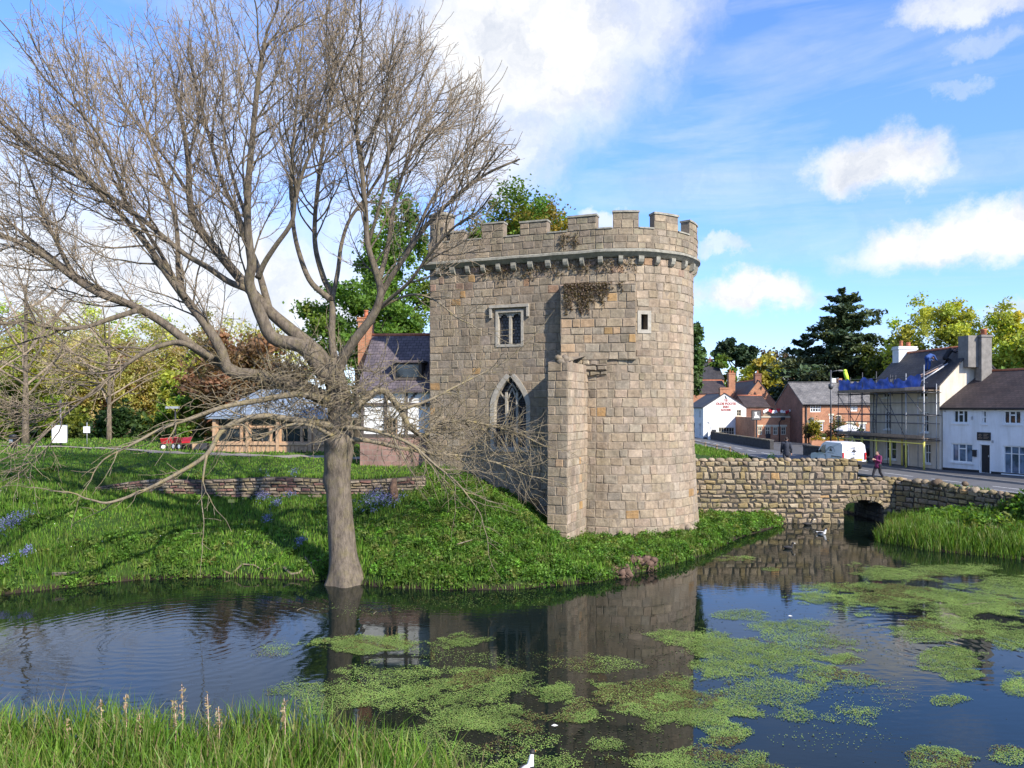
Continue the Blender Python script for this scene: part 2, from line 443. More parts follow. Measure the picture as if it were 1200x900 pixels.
for px, py, rx, ry, wt in CL:
    a0, e0 = ang(px, py); k = 180 / PI / F
    dv = nd(nt, 'ShaderNodeVectorMath', operation='SUBTRACT'); nt.links.new(wv.outputs[0], dv.inputs[0]); dv.inputs[1].default_value = (a0, e0, 0)
    sc = nd(nt, 'ShaderNodeVectorMath', operation='MULTIPLY'); nt.links.new(dv.outputs[0], sc.inputs[0]); sc.inputs[1].default_value = (1 / (rx * k), 1 / (ry * k), 0)
    ln = nd(nt, 'ShaderNodeVectorMath', operation='LENGTH'); nt.links.new(sc.outputs[0], ln.inputs[0])
    mr = nd(nt, 'ShaderNodeMapRange', interpolation_type='SMOOTHSTEP'); nt.links.new(ln.outputs['Value'], mr.inputs[0])
    mr.inputs[1].default_value = 1.15; mr.inputs[2].default_value = .42; mr.inputs[3].default_value = 0; mr.inputs[4].default_value = wt
    cur = mr.outputs[0] if cur is None else math_n(nt, 'MAXIMUM', cur, mr.outputs[0])
# general cloud elsewhere in the sky (behind and above the view)
n2 = noise(nt, tc.outputs['Generated'], 2.2, 7, .6)
far = nd(nt, 'ShaderNodeMapRange'); nt.links.new(el, far.inputs[0])
far.inputs[1].default_value = 30; far.inputs[2].default_value = 42
gen = math_n(nt, 'MULTIPLY', ramp(nt, n2, [(.5, (0, 0, 0)), (.68, (.8, .8, .8))]), far.outputs[0])
cur = math_n(nt, 'MAXIMUM', cur, gen)
# thin streaks of high cloud
mp = nd(nt, 'ShaderNodeMapping'); mp.inputs['Rotation'].default_value = (0, 0, R(-14)); mp.inputs['Scale'].default_value = (.035, .22, 1); nt.links.new(ae.outputs[0], mp.inputs[0])
st = noise(nt, mp.outputs[0], 1.0, 6, .6, .6)
stv = ramp(nt, st, [(.46, (0, 0, 0)), (.8, (.5, .5, .5))])
cur = math_n(nt, 'MAXIMUM', cur, stv)
# clouds brighter on top, greyer and bluer below and where thick
n3 = noise(nt, wv.outputs[0], .22, 7, .62)
ccol = ramp(nt, n3, [(.30, (2.5, 2.7, 3.1)), (.56, (3.75, 3.78, 3.85))])
gr_ = nd(nt, 'ShaderNodeMapRange'); nt.links.new(el, gr_.inputs[0]); gr_.inputs[1].default_value = 0; gr_.inputs[2].default_value = 20
gain = mix(nt, sky.outputs[0], mix(nt, (.62, .68, .98), (.93, .94, 1.14), gr_.outputs[0]), 1.0, 'MULTIPLY')
hs = nd(nt, 'ShaderNodeHueSaturation'); hs.inputs['Saturation'].default_value = SKYSAT if 'SKYSAT' in globals() else 1.12
nt.links.new(gain, hs.inputs['Color'])
fin = mix(nt, hs.outputs[0], ccol, cur)
nt.links.new(fin, bg.inputs[0]); nt.links.new(bg.outputs[0], out.inputs[0])

# ------------------------------------------------------------------ ground
MOAT = np.array([(-70, 18), (-30, 23.6), (-17.5, 26.3), (-14.2, 28.5), (-11.6, 29.1), (-8.6, 28.8), (-6.9, 28.4), (-5.2, 27.7), (-4.2, 27.3), (-2, 27.0), (0, 27.1), (3.1, 28.2), (5.4, 30.3),
                 (8.1, 33.1), (11.2, 37.9), (15.0, 42.3), (15.4, 46.5), (15.2, 52), (15.6, 62), (19.0, 62), (19.6, 52), (20.4, 46.5), (20.5, 42.5),
                 (17.7, 36.9), (18.7, 34.6), (21.7, 32.4), (27, 30.6), (40, 28), (70, 26), (70, 5), (20, 2), (6, 5), (1.8, 9.5), (.3, 11.8),
                 (-.9, 13.2), (-2.6, 14.2), (-6, 14.7), (-12, 15.1), (-30, 13.6), (-70, 9)], float)
def sdist(x, y):
    """distance to the water's edge, positive on land"""
    P = np.stack([x, y], -1); d = np.full(x.shape, 1e9); ins = np.zeros(x.shape, bool)
    n = len(MOAT)
    for i in range(n):
        a = MOAT[i]; b = MOAT[(i + 1) % n]; e = b - a
        w = P - a; t = np.clip((w @ e) / (e @ e), 0, 1)
        d = np.minimum(d, np.hypot(w[..., 0] - t * e[0], w[..., 1] - t * e[1]))
        c = ((a[1] > y) != (b[1] > y)) & (x < (b[0] - a[0]) * (y - a[1]) / (b[1] - a[1] + 1e-12) + a[0])
        ins ^= c
    return np.where(ins, -d, d)
# the road: left edge and right kerb against Y
RY = np.array([20, 30, 35, 38, 42, 46.5, 52, 60, 100, 160.])
RL = np.array([31, 27.4, 25.6, 24.7, 23.7, 22.4, 21.1, 20.4, 20.4, 21])
RR = np.array([36, 31.6, 29.9, 29.0, 27.9, 26.8, 25.9, 25.5, 25.3, 26])
def zroad(y): return 2.2 + .004 * np.maximum(0, y - 50)
YW = np.array([35.7, 35.4, 35.3, 35.6]); XW = np.array([-30, -15, -8, -3.])
def hash2(x, y): return np.sin(x * 1.7 + 1.3 * np.sin(y * .9)) * np.cos(y * 1.3 + .7 * np.sin(x * 1.1))
def ground(x, y):
    x = np.asarray(x, float); y = np.asarray(y, float)
    d = sdist(x, y)
    lip = .28 * sm(d / .35)
    # castle side
    zf = lip + 2.2 * np.clip((d - .2) / 7.2, 0, 1) ** .9
    yw = np.interp(x, XW, YW)
    zb = 3.15 + .38 * sm((y - 36) / 8)
    wdt = np.interp(x, [-4.5, -1], [.25, 6]); sh0 = np.interp(x, [-4.5, -1], [.05, -1.5])
    zl = lerp(zf, zb, sm((y - yw - sh0) / wdt))
    zl = np.where(x < -19.5, lip + 3.2 * sm((d - .2) / 11), zl)
    k = sm((x + 22) / 3); zalt = lip + 3.2 * sm((d - .2) / 11); zl = lerp(zalt, zl, k)
    capx = np.interp(x, [-4, 0, 2.5, 5, 10, 13, 15], [3.6, 2.0, .42, .36, .5, .45, .4])
    front = sm((43.1 - y) / .5)
    lim = np.minimum(capx, lip * .7 + np.interp(x, [-4, 3], [.6, .42]) * np.maximum(d, 0))
    zl = np.where(x > -4, np.minimum(zl, lerp(9, lim, front)), zl)
    # behind the bridge and the road side
    zr = np.minimum(lip + .42 * np.maximum(d - .1, 0), zroad(y))
    g = np.where(x < 15.5, zl, zr)
    wk = sm((x - 11) / 5)
    g = np.where(y > 43, lerp(zl, np.minimum(lip + .55 * np.maximum(d - .1, 0), zroad(y) + 0 * x), wk), g)
    # right bank below the road wall
    rb = (x > 16) & (y < 43)
    lf = np.interp(y, RY, RL)
    zrb = np.minimum(lip * .6 + .26 * np.maximum(d, 0), 1.0 + .7 * sm((x - 22) / 4))
    zrb = np.maximum(zrb, np.where(d > 0, lerp(zrb, zroad(y), sm((x - 23.3) / 1.6) * sm((d - .5) / 3)), zrb))
    zrb = np.where(x > lf - .4, zroad(y), zrb)
    g = np.where(rb, zrb, g)
    # bank the photographer stands on
    nb = (y < 15.5) & (d > 0) & (x < 30)
    zn = lip * .5 + .1 * np.minimum(d, 3) + 3.2 * sm((d - 4) / 9)
    g = np.where(nb, zn, g)
    rough = .05 * hash2(x * 1.2, y * 1.2) + .03 * hash2(x * 3.3, y * 3.1 + 4)
    nearroad = sm((np.maximum(lf - x, 0)) / 1.5)
    g = g + rough * np.clip(d, 0, 1) * np.where(x > 14, nearroad, 1)
    g = np.where((x > lf - .15) & (y > 20), zroad(y) - .06, g)
    g = np.where(d < 0, -1.1 * sm(-d / 1.2), g)
    return g
gx = np.unique(np.concatenate([-np.geomspace(46, 1500, 22)[::-1], np.arange(-46, -4, .4), np.arange(-4, 26, .25), np.arange(26, 46, .5), np.geomspace(46, 1500, 22)]))
gy = np.unique(np.concatenate([-np.geomspace(6, 400, 8)[::-1], np.arange(-6, 12, 1.0), np.arange(12, 48, .25), np.arange(48, 70, .6), np.geomspace(70, 2600, 34)]))
GX, GY = np.meshgrid(gx, gy)
GZ = ground(GX, GY)
nx, ny = len(gx), len(gy)
me = bpy.data.meshes.new('ground')
vi = np.arange(nx * ny).reshape(ny, nx)
q = np.stack([vi[:-1, :-1], vi[:-1, 1:], vi[1:, 1:], vi[1:, :-1]], -1).reshape(-1, 4)
me.from_pydata(np.stack([GX.ravel(), GY.ravel(), GZ.ravel()], 1).tolist(), [], q.tolist())
me.polygons.foreach_set('use_smooth', np.ones(len(q), bool))
m, nt, b = new_mat('turf_soil'); setin(b, Roughness=.95); b.inputs['Specular IOR Level'].default_value = .15
p = pos(nt)
f = noise(nt, p, .45, 6, .65); f2 = noise(nt, p, 9, 5, .7)
c = ramp(nt, f, [(.3, (.022, .045, .010)), (.52, (.035, .075, .014)), (.72, (.07, .095, .02))])
c = mix(nt, c, ramp(nt, f2, [(.3, (.45, .45, .45)), (.7, (1.4, 1.4, 1.4))]), 1.0, 'MULTIPLY')
sz = nd(nt, 'ShaderNodeSeparateXYZ'); nt.links.new(p, sz.inputs[0])
mud = nd(nt, 'ShaderNodeMapRange'); nt.links.new(sz.outputs[2], mud.inputs[0]); mud.inputs[1].default_value = .2; mud.inputs[2].default_value = .08
c = mix(nt, c, (.035, .027, .018), mud.outputs[0])
nt.links.new(c, b.inputs['Base Color']); bump(nt, b, f2, .8, .1)
link('ground', me, None, [m])['kind'] = 'structure'

# ------------------------------------------------------------------ water
m, nt, b = new_mat('moat_water')
setin(b, Roughness=.012, IOR=1.333); b.inputs['Base Color'].default_value = (.004, .008, .006, 1); b.inputs['Specular IOR Level'].default_value = .6; b.inputs['Specular Tint'].default_value = (.78, .9, 1, 1)
p = pos(nt)
def rings(cx, cy, wl, rad, amp):
    v = nd(nt, 'ShaderNodeVectorMath', operation='SUBTRACT'); nt.links.new(p, v.inputs[0]); v.inputs[1].default_value = (cx, cy, 0)
    l = nd(nt, 'ShaderNodeVectorMath', operation='LENGTH'); nt.links.new(v.outputs[0], l.inputs[0])
    nn = noise(nt, p, .45, 4); ll = math_n(nt, 'ADD', l.outputs['Value'], math_n(nt, 'MULTIPLY', nn, 1.5))
    s = math_n(nt, 'SINE', math_n(nt, 'MULTIPLY', ll, 2 * PI / wl))
    fo = nd(nt, 'ShaderNodeMapRange', interpolation_type='SMOOTHSTEP'); nt.links.new(l.outputs['Value'], fo.inputs[0])
    fo.inputs[1].default_value = rad; fo.inputs[2].default_value = rad * .35; fo.inputs[3].default_value = 0; fo.inputs[4].default_value = amp
    return math_n(nt, 'MULTIPLY', s, fo.outputs[0])
mp = nd(nt, 'ShaderNodeMapping'); mp.inputs['Scale'].default_value = (.7, 1.6, 1); nt.links.new(p, mp.inputs[0])
h = math_n(nt, 'MULTIPLY', noise(nt, mp.outputs[0], 2.6, 4, .5), .35)
mk = ramp(nt, noise(nt, p, .16, 2), [(.4, (.15, .15, .15)), (.62, (1, 1, 1))])
h = math_n(nt, 'MULTIPLY', h, mk)
h = math_n(nt, 'ADD', h, rings(-9.5, 21.5, .36, 7.5, .06))
h = math_n(nt, 'ADD', h, rings(-4.5, 26.5, .38, 3.5, .05))
h = math_n(nt, 'ADD', h, rings(11.5, 20.5, .45, 4.0, .07))
h = math_n(nt, 'ADD', h, rings(19.5, 41, .5, 8.0, .10))
bm_ = nd(nt, 'ShaderNodeBump'); setin(bm_, Strength=.22, Distance=.06)
nt.links.new(h, bm_.inputs['Height']); nt.links.new(bm_.outputs[0], b.inputs['Normal'])
mb = MB(); mb.face([(-75, 1, 0), (75, 1, 0), (75, 64, 0), (-75, 64, 0)])
o = mb.build('water', m); o['kind'] = 'structure'

# ------------------------------------------------------------------ road, kerb, pavement, path
ys = np.concatenate([np.arange(24, 62, 1.5), np.arange(62, 161, 6)])
def strip(name, fl, fr, dz, mat, y0=24, y1=160, thick=0):
    mb = MB(); yy = [y for y in ys if y0 <= y <= y1]
    if yy[0] > y0: yy = [y0] + yy
    if yy[-1] < y1: yy = yy + [y1]
    for a, c in zip(yy[:-1], yy[1:]):
        za, zc = zroad(a) + dz, zroad(c) + dz
        l0, r0, l1, r1 = fl(a), fr(a), fl(c), fr(c)
        mb.face([(l0, a, za), (r0, a, za), (r1, c, zc), (l1, c, zc)])
        if thick:
            mb.face([(l0, a, za - thick), (l0, a, za), (l1, c, zc), (l1, c, zc - thick)])
            mb.face([(r0, a, za), (r0, a, za - thick), (r1, c, zc - thick), (r1, c, zc)])
    o = mb.build(name, mat); o['kind'] = 'structure'; return o
fl_ = lambda y: float(np.interp(y, RY, RL)); fr_ = lambda y: float(np.interp(y, RY, RR))
fc_ = lambda y: float(np.interp(y, [30, 36, 41.5, 45.5, 52, 60, 100, 160], [28.6, 27.0, 25.7, 24.8, 23.6, 22.95, 22.9, 23.5]))
strip('road', fl_, lambda y: fr_(y) + .06, 0, M['asphalt'])
strip('kerb', lambda y: fr_(y), lambda y: fr_(y) + .15, .115, M['kerb'], 24, 66, .16)
strip('pavement', lambda y: fr_(y) + .15, lambda y: fr_(y) + 6, .11, M['pave'], 24, 66, .2)
strip('forecourt', lambda y: fr_(y) + .05, lambda y: fr_(y) + 32, .004, M['pave'], 66, 118)
strip('left_kerb', lambda y: fl_(y) - .12, lambda y: fl_(y), .09, M['kerb'], 44, 120, .12)
mb = MB()
for y in np.arange(26, 110, 4.2):
    a, c = y, y + 2.6
    mb.face([(fc_(a) - .06, a, zroad(a) + .005), (fc_(a) + .06, a, zroad(a) + .005), (fc_(c) + .06, c, zroad(c) + .005), (fc_(c) - .06, c, zroad(c) + .005)])
o = mb.build('road_marking', M['line']); o['kind'] = 'structure'
strip('edge_marking', lambda y: fl_(y) + .35, lambda y: fl_(y) + .43, .005, M['line'], 26, 110)
# footpath past the visitor building
mb = MB(); PX = [(-3.0, 41.6), (-6, 42.6), (-9, 43.6), (-12, 44.6), (-15, 45.5), (-18, 46.9), (-21, 48.6), (-24, 51), (-27, 53.6), (-31, 56), (-38, 58.5), (-50, 61)]
for (x0, y0), (x1, y1) in zip(PX[:-1], PX[1:]):
    for k in range(4):
        a = lerp(Vector((x0, y0)), Vector((x1, y1)), k / 4); c = lerp(Vector((x0, y0)), Vector((x1, y1)), (k + 1) / 4)
        w = .75
        pts = [(a.x, a.y - w), (c.x, c.y - w), (c.x, c.y + w), (a.x, a.y + w)]
        mb.face([(x, y, float(ground(np.array([x]), np.array([y]))[0]) + .05) for x, y in pts][::-1])
o = mb.build('footpath', M['path']); o['kind'] = 'structure'
PATHXY = np.array(PX)
def on_path(x, y):
    yc = np.interp(-x, -PATHXY[:, 0], PATHXY[:, 1]); return (np.abs(y - yc) < .85) & (x < -3) & (x > -50)
# ------------------------------------------------------------------ masonry
def stones(mb, mp, courses, intervals, wmin, wmax, pro, prj, bev, jit, colf, gap=.012, mortar=1, smi=0, step=.5):
    for v0, v1 in zip(courses[:-1], courses[1:]):
        for ua, ub in intervals(v0, v1):
            n = max(1, int(math.ceil((ub - ua) / step)))
            for k in range(n):
                a = lerp(ua, ub, k / n); c = lerp(ua, ub, (k + 1) / n)
                if mortar is not None: mb.face([mp(a, v0, 0), mp(c, v0, 0), mp(c, v1, 0), mp(a, v1, 0)], mortar)
            u = ua; cuts = [ua]
            while True:
                w = ur(wmin, wmax)
                if u + w > ub - wmin * .6: break
                u += w; cuts.append(u)
            cuts.append(ub)
            for a, c in zip(cuts[:-1], cuts[1:]):
                if c - a < .06: continue
                h = pro + ur(-prj, prj); g = gap
                jj = lambda: ur(-jit, jit)
                o = [(a + g, v0 + g), (c - g, v0 + g), (c - g, v1 - g), (a + g, v1 - g)]
                o = [(x + jj(), y + jj()) for x, y in o]
                cx = (a + c) / 2; cy = (v0 + v1) / 2
                bx = min(bev, (c - a) * .3); by = min(bev, (v1 - v0) * .3)
                i = [(x + (bx if x < cx else -bx) + jj() * .6, y + (by if y < cy else -by) + jj() * .6) for x, y in o]
                O = [mp(x, y, -.01) for x, y in o]; I = [mp(x, y, h + ur(-prj, prj) * .5) for x, y in i]
                col = colf(cx, cy)
                mb.face(I, smi, col)
                for k in range(4):
                    k2 = (k + 1) % 4
                    mb.face([O[k], O[k2], I[k2], I[k]], smi, col)
def pick(cols, var=.12):
    c = random.choice(cols); k = 1 + random.gauss(0, var * .8)
    mean = (.305, .242, .168)
    return tuple(max(.02, lerp(x, m_, .42 if x > .12 else 0) * k * (1 + random.gauss(0, .01))) for x, m_ in zip(c, mean))
BUFF = [(.29, .235, .165), (.265, .22, .165), (.24, .21, .17), (.30, .235, .16), (.26, .20, .14), (.28, .245, .195)]
PINK = [(.325, .255, .19), (.34, .275, .21), (.30, .25, .195), (.31, .265, .21), (.33, .25, .185)]
GREY = [(.22, .19, .145), (.20, .175, .14), (.25, .21, .15), (.23, .185, .135), (.18, .16, .13)]
RED = [(.33, .17, .12), (.29, .155, .12), (.34, .20, .15), (.25, .165, .13)]
ORANGE = [(.37, .20, .10), (.34, .18, .095), (.38, .25, .14)]
def subtract(iv, lo, hi):
    out = []
    for a, b in iv:
        if hi <= a or lo >= b: out.append((a, b)); continue
        if lo > a + .02: out.append((a, lo))
        if hi < b - .02: out.append((hi, b))
    return out

# ------------------------------------------------------------------ gate tower
TA = Vector((-4.2, 39.25, 0)); TD = Vector((.933, -.360, 0)).normalized(); TN = Vector((TD.y, -TD.x, 0))   # outward
TR = 3.9; TL = 8.75; TT = TA + TD * TL; TC = TT - TN * TR
A0 = math.atan2(TN.y, TN.x)
def bat(v): return .32 * max(0, (7 - v) / 7) ** 1.6
def plan(u, off=0):
    if u <= TL:
        return TA + TD * u + TN * off
    a = A0 + (u - TL) / TR
    return TC + Vector((math.cos(a), math.sin(a), 0)) * (TR + off)
def tmap(u, v, d):
    p = plan(u, d + bat(v)); return Vector((p.x, p.y, v))
UMAX = TL + TR * R(190)
def upx(px, off=0):
    """where along the wall the line of sight through column px meets it"""
    lo, hi = 0, TL + TR * R(112)
    f = lambda u: 600 + F * plan(u, off).x / plan(u, off).y
    best = hi
    for i in range(400):
        u = lo + (hi - lo) * i / 400
        if f(u) >= px: best = u; break
    return best
def vpy(py, u, off=0): return zat(py, plan(u, off).y)
tower = thing('castle_tower', 'tall buff stone castle gate tower with battlements and a rounded right end', 'tower', (2, 40, 0))
ZC = 13.45
# openings
w1a, w1b = upx(583.5), upx(610.5); w1z0, w1z1 = vpy(404, w1a), vpy(366, w1a)
w2a, w2b = upx(578.5), upx(617.5); w2z0, w2z1 = vpy(524, w2a), vpy(441, w2a); w2s = lerp(w2z0, w2z1, .56)
sla, slb = upx(750.5), upx(758); slz0, slz1 = vpy(388, sla), vpy(366.5, sla)
def arch_half(v):
    c = (w2b - w2a) / 2
    if v < w2s: return c
    t = (v - w2s) / (w2z1 - w2s)
    return c * max(0, 1 - t ** 1.75)
def tiv(v0, v1):
    iv = [(0, UMAX)]; vm = (v0 + v1) / 2
    if v1 > w1z0 and v0 < w1z1: iv = subtract(iv, w1a, w1b)
    if v1 > w2z0 and v0 < w2z1:
        h = arch_half(min(vm, w2z1 - .01)); c = (w2a + w2b) / 2
        if h > .06: iv = subtract(iv, c - h, c + h)
    if v1 > slz0 and v0 < slz1: iv = subtract(iv, sla, slb)
    iv2 = []
    for a, b in iv:
        if a < TL < b: iv2 += [(a, TL), (TL, b)]
        else: iv2.append((a, b))
    return iv2
def snap_courses(z0, z1, h, marks, var=.12):
    ms = sorted([z0, z1] + [m for m in marks if z0 < m < z1]); out = []
    for a, b in zip(ms[:-1], ms[1:]):
        n = max(1, round((b - a) / h)); hs = [1 + ur(-var, var) for _ in range(n)]; s = sum(hs); acc = a
        for k in hs: out.append(acc); acc += k / s * (b - a)
    out.append(z1); return out
def tcol(u, v):
    if u < TL:
        if v > 11.9 + ur(-.5, .3) and random.random() < .6: return pick(RED + ORANGE[:1] + BUFF)
        if random.random() < .02: return pick(ORANGE)
        return pick(BUFF + GREY)
    if v > 12.5 and random.random() < .4: return pick(RED + PINK)
    if random.random() < .008: return pick(ORANGE)
    k = (u - TL) / (TR * R(100))
    return pick(PINK + BUFF[:2] if random.random() < .35 + .5 * k else BUFF, .085)
mb = MB()
cs = snap_courses(-.4, ZC, .40, [w1z0, w1z1, w2z0, w2s, slz0, slz1])
stones(mb, tmap, cs, tiv, .28, .76, .018, .015, .032, .022, tcol, .007)
# reveals and the unseen back
def reveal(mb, a, b, z0, z1, dep):
    P = [(a, z0), (b, z0), (b, z1), (a, z1)]
    for k in range(4):
        (x0, y0), (x1, y1) = P[k], P[(k + 1) % 4]
        mb.face([tmap(x0, y0, 0), tmap(x1, y1, 0), tmap(x1, y1, -dep), tmap(x0, y0, -dep)], 1)
reveal(mb, w1a, w1b, w1z0, w1z1, .4); reveal(mb, sla, slb, slz0, slz1, .5)
ring = []
c2 = (w2a + w2b) / 2
for k in range(25):
    v = lerp(w2z0, w2z1, k / 24); ring.append((v, arch_half(v)))
for s in (-1, 1):
    for (v0, h0), (v1, h1) in zip(ring[:-1], ring[1:]):
        mb.face([tmap(c2 + s * h0, v0, 0), tmap(c2 + s * h1, v1, 0), tmap(c2 + s * h1, v1, -.45), tmap(c2 + s * h0, v0, -.45)], 1)
e0, e1 = plan(0), plan(UMAX); bk = TA - TN * 6.2
for a, c in ((bk, e0), (e1, bk)):
    mb.face([(a.x, a.y, -.4), (c.x, c.y, -.4), (c.x, c.y, ZC), (a.x, a.y, ZC)], 1)
top = [plan(u) for u in np.linspace(0, UMAX, 40)] + [bk]
mb.face([(p.x, p.y, 13.9) for p in top], 1)
mb.build('wall', [M['stone'], M['mortar']], tower)

# rectangular window
def wframe(mb, a, b, z0, z1, t, d0, d1):
    for x0, x1, y0, y1 in ((a, a + t, z0, z1), (b - t, b, z0, z1), (a + t, b - t, z0, z0 + t), (a + t, b - t, z1 - t, z1)):
        P0 = tmap(x0, y0, 0); P = plan(x0); n = TN if x0 <= TL else (P - TC).normalized(); u = Vector((-n.y, n.x, 0))
        mb.box(Vector((P.x, P.y, 0)) + n * bat(y0), u, n, 0, x1 - x0, y0, y1, d0, d1)
mb = MB()
wframe(mb, w1a - .12, w1b + .12, w1z0 - .12, w1z1 + .1, .13, -.2, .05)
P = Vector((TA.x, TA.y, 0)); cm = (w1a + w1b) / 2
mb.box(P, TD, TN, cm - .06, cm + .06, w1z0, w1z1, -.22, -.06)
for s in (-1, 1):          # cusped heads of the two lights
    for k in range(6):
        t0 = k / 6; hw = (w1b - w1a) / 2
        x0 = cm + s * (.06 + t0 * (hw - .06)); x1 = cm + s * (.06 + (k + 1) / 6 * (hw - .06)); tm = (t0 + 1 / 12) * 2 - 1
        mb.box(P, TD, TN, min(x0, x1), max(x0, x1), w1z1 - .10 - .22 * tm * tm, w1z1, -.2, -.08)
# label mould over it
mb.box(P, TD, TN, w1a - .42, w1b + .42, w1z1 + .2, w1z1 + .34, 0, .16)
for x in (w1a - .42, w1b + .3): mb.box(P, TD, TN, x, x + .12, w1z1 - .28, w1z1 + .2, 0, .14)
wf = mb.build('window', M['stone_frame'], tower)
mb = MB(); mb.box(P, TD, TN, w1a - .05, w1b + .05, w1z0, w1z1, -.34, -.28); mb.build('pane', M['lead_glass'], wf)
# pointed window
mb = MB()
for s in (-1, 1):
    for (v0, h0), (v1, h1) in zip(ring[:-1], ring[1:]):
        q = []
        for d in (-.25, .06):
            for h, v in ((h0, v0), (h1, v1)):
                q += [tmap(c2 + s * max(0, h - .02), v, d), tmap(c2 + s * (h + .2), v + (.12 if v > w2s else 0), d)]
        mb.faces(q, [(4, 5, 7, 6), (0, 4, 6, 2), (1, 3, 7, 5)])
hw = (w2b - w2a) / 2
for x in (c2 - hw * .33, c2 + hw * .33):
    mb.box(P, TD, TN, x - .055, x + .055, w2z0, w2s + .75, -.32, -.14)
def bar(x0, z0, x1, z1, w=.05):
    mb.tube([tmap(x0, z0, -.24), tmap((x0 + x1) / 2 + .0, (z0 + z1) / 2, -.24), tmap(x1, z1, -.24)], w, 5)
for s in (-1, 1):
    bar(c2 + s * hw * .33, w2s + .3, c2, w2s + .95); bar(c2 + s * hw * .33, w2s + .3, c2 + s * hw * .75, w2s + .75)
    bar(c2 + s * hw * .33, w2s + .75, c2, w2z1 - .35)
mb.box(P, TD, TN, w2a - .15, w2b + .15, w2z0 - .2, w2z0 + .02, -.3, .14)
wf = mb.build('arched_window', M['stone_frame'], tower)
mb = MB()
for (v0, h0), (v1, h1) in zip(ring[:-1], ring[1:]):
    mb.face([tmap(c2 - h0, v0, -.36), tmap(c2 + h0, v0, -.36), tmap(c2 + h1, v1, -.36), tmap(c2 - h1, v1, -.36)])
mb.build('pane', M['lead_glass'], wf)
mb = MB(); wframe(mb, sla - .17, slb + .17, slz0 - .1, slz1 + .1, .17, -.15, .045)
wf = mb.build('arrow_slit', M['stone_frame'], tower)
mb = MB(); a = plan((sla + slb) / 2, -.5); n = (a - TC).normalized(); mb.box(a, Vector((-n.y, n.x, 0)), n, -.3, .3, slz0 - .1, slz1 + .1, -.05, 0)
mb.build('pane', M['black'], wf)  # black plate standing in for the dark inside of the slit, not glazing

# cornice moulding
mb = MB(); us = np.concatenate([np.linspace(-.25, TL, 14), np.linspace(TL, UMAX, 60)[1:]])
prof = [(-.05, ZC - .02), (.10, ZC), (.30, ZC + .16), (.36, ZC + .2), (.36, ZC + .3), (.22, ZC + .36), (-.2, ZC + .36)]
rows = [[Vector((*plan(u, d).xy, z + .008 * math.sin(u * 3))) for d, z in prof] for u in us]
for r0, r1 in zip(rows[:-1], rows[1:]):
    for k in range(len(prof) - 1): mb.face([r0[k], r1[k], r1[k + 1], r0[k + 1]])
mb.build('cornice', M['coping'], tower)
u = .55
while u < TL + TR * R(120):
    mb = MB(); p = plan(u); n = TN if u <= TL else (p - TC).normalized(); t = Vector((-n.y, n.x, 0)); hw = .11 + ur(-.02, .02)
    pts = [(0, -.36), (.10, -.34), (.20, -.25), (.25, -.12), (.25, .02), (0, .02)]
    L = [p - t * hw + n * d + Z * (ZC + z) for d, z in pts]; Rr = [p + t * hw + n * d + Z * (ZC + z) for d, z in pts]
    mb.face(L[::-1]); mb.face(Rr)
    for k in range(len(pts)): k2 = (k + 1) % len(pts); mb.face([L[k], L[k2], Rr[k2], Rr[k]])
    mb.build('corbel', M['coping'], tower)
    u += .86 + ur(-.06, .06)
# parapet and merlons
ZP0, ZP1, ZM = ZC + .36, 14.74, 15.42
OFF = .20; TH = .45
def pmap(u, v, d):
    p = plan(u, OFF + d); return Vector((p.x, p.y, v))
def pcol(u, v): return pick(GREY + BUFF[:2] + [(.24, .22, .15)], .14)
def curb(mb, a, b, z0, z1, mi=1, o0=0, o1=0):
    n = max(1, int((b - a) / .3)); q = np.linspace(a, b, n + 1)
    for x0, x1 in zip(q[:-1], q[1:]):
        i0, i1 = plan(x0, OFF - TH - o1), plan(x1, OFF - TH - o1); f0, f1 = plan(x0, OFF + o0), plan(x1, OFF + o0)
        mb.face([(i1.x, i1.y, z0), (i0.x, i0.y, z0), (i0.x, i0.y, z1), (i1.x, i1.y, z1)], mi)
        mb.face([(f0.x, f0.y, z1), (f1.x, f1.y, z1), (i1.x, i1.y, z1), (i0.x, i0.y, z1)], mi)
        if o0 or o1:
            mb.face([(f0.x, f0.y, z0), (f1.x, f1.y, z0), (f1.x, f1.y, z1), (f0.x, f0.y, z1)], mi)
            mb.face([(i0.x, i0.y, z0), (i1.x, i1.y, z0), (f1.x, f1.y, z0), (f0.x, f0.y, z0)], mi)
    for x in (a, b):
        i0, f0 = plan(x, OFF - TH - o1), plan(x, OFF + o0)
        mb.face([(i0.x, i0.y, z0), (f0.x, f0.y, z0), (f0.x, f0.y, z1), (i0.x, i0.y, z1)], mi)
mb = MB(); UP0 = .0
stones(mb, pmap, snap_courses(ZP0, ZP1, .36, []), lambda a, b: [(UP0, TL), (TL, UMAX)], .35, .7, .02, .012, .02, .012, pcol)
curb(mb, UP0, UMAX, ZP0, ZP1)
mb.build('parapet', [M['stone'], M['mortar']], tower)
mer = [(upx(527, OFF), upx(543.5, OFF), 15.20), (upx(564, OFF), upx(590, OFF), ZM), (upx(609, OFF), upx(640.5, OFF), ZM), (upx(664.5, OFF), upx(698, OFF), ZM + .03),
       (upx(718, OFF), upx(748, OFF), ZM + .06), (upx(766, OFF), upx(794, OFF), ZM)]
x = mer[-1][1] + .95
while x < UMAX - 1.3: mer.append((x, x + 1.35, ZM)); x += 2.25
lastb = UP0 + .2
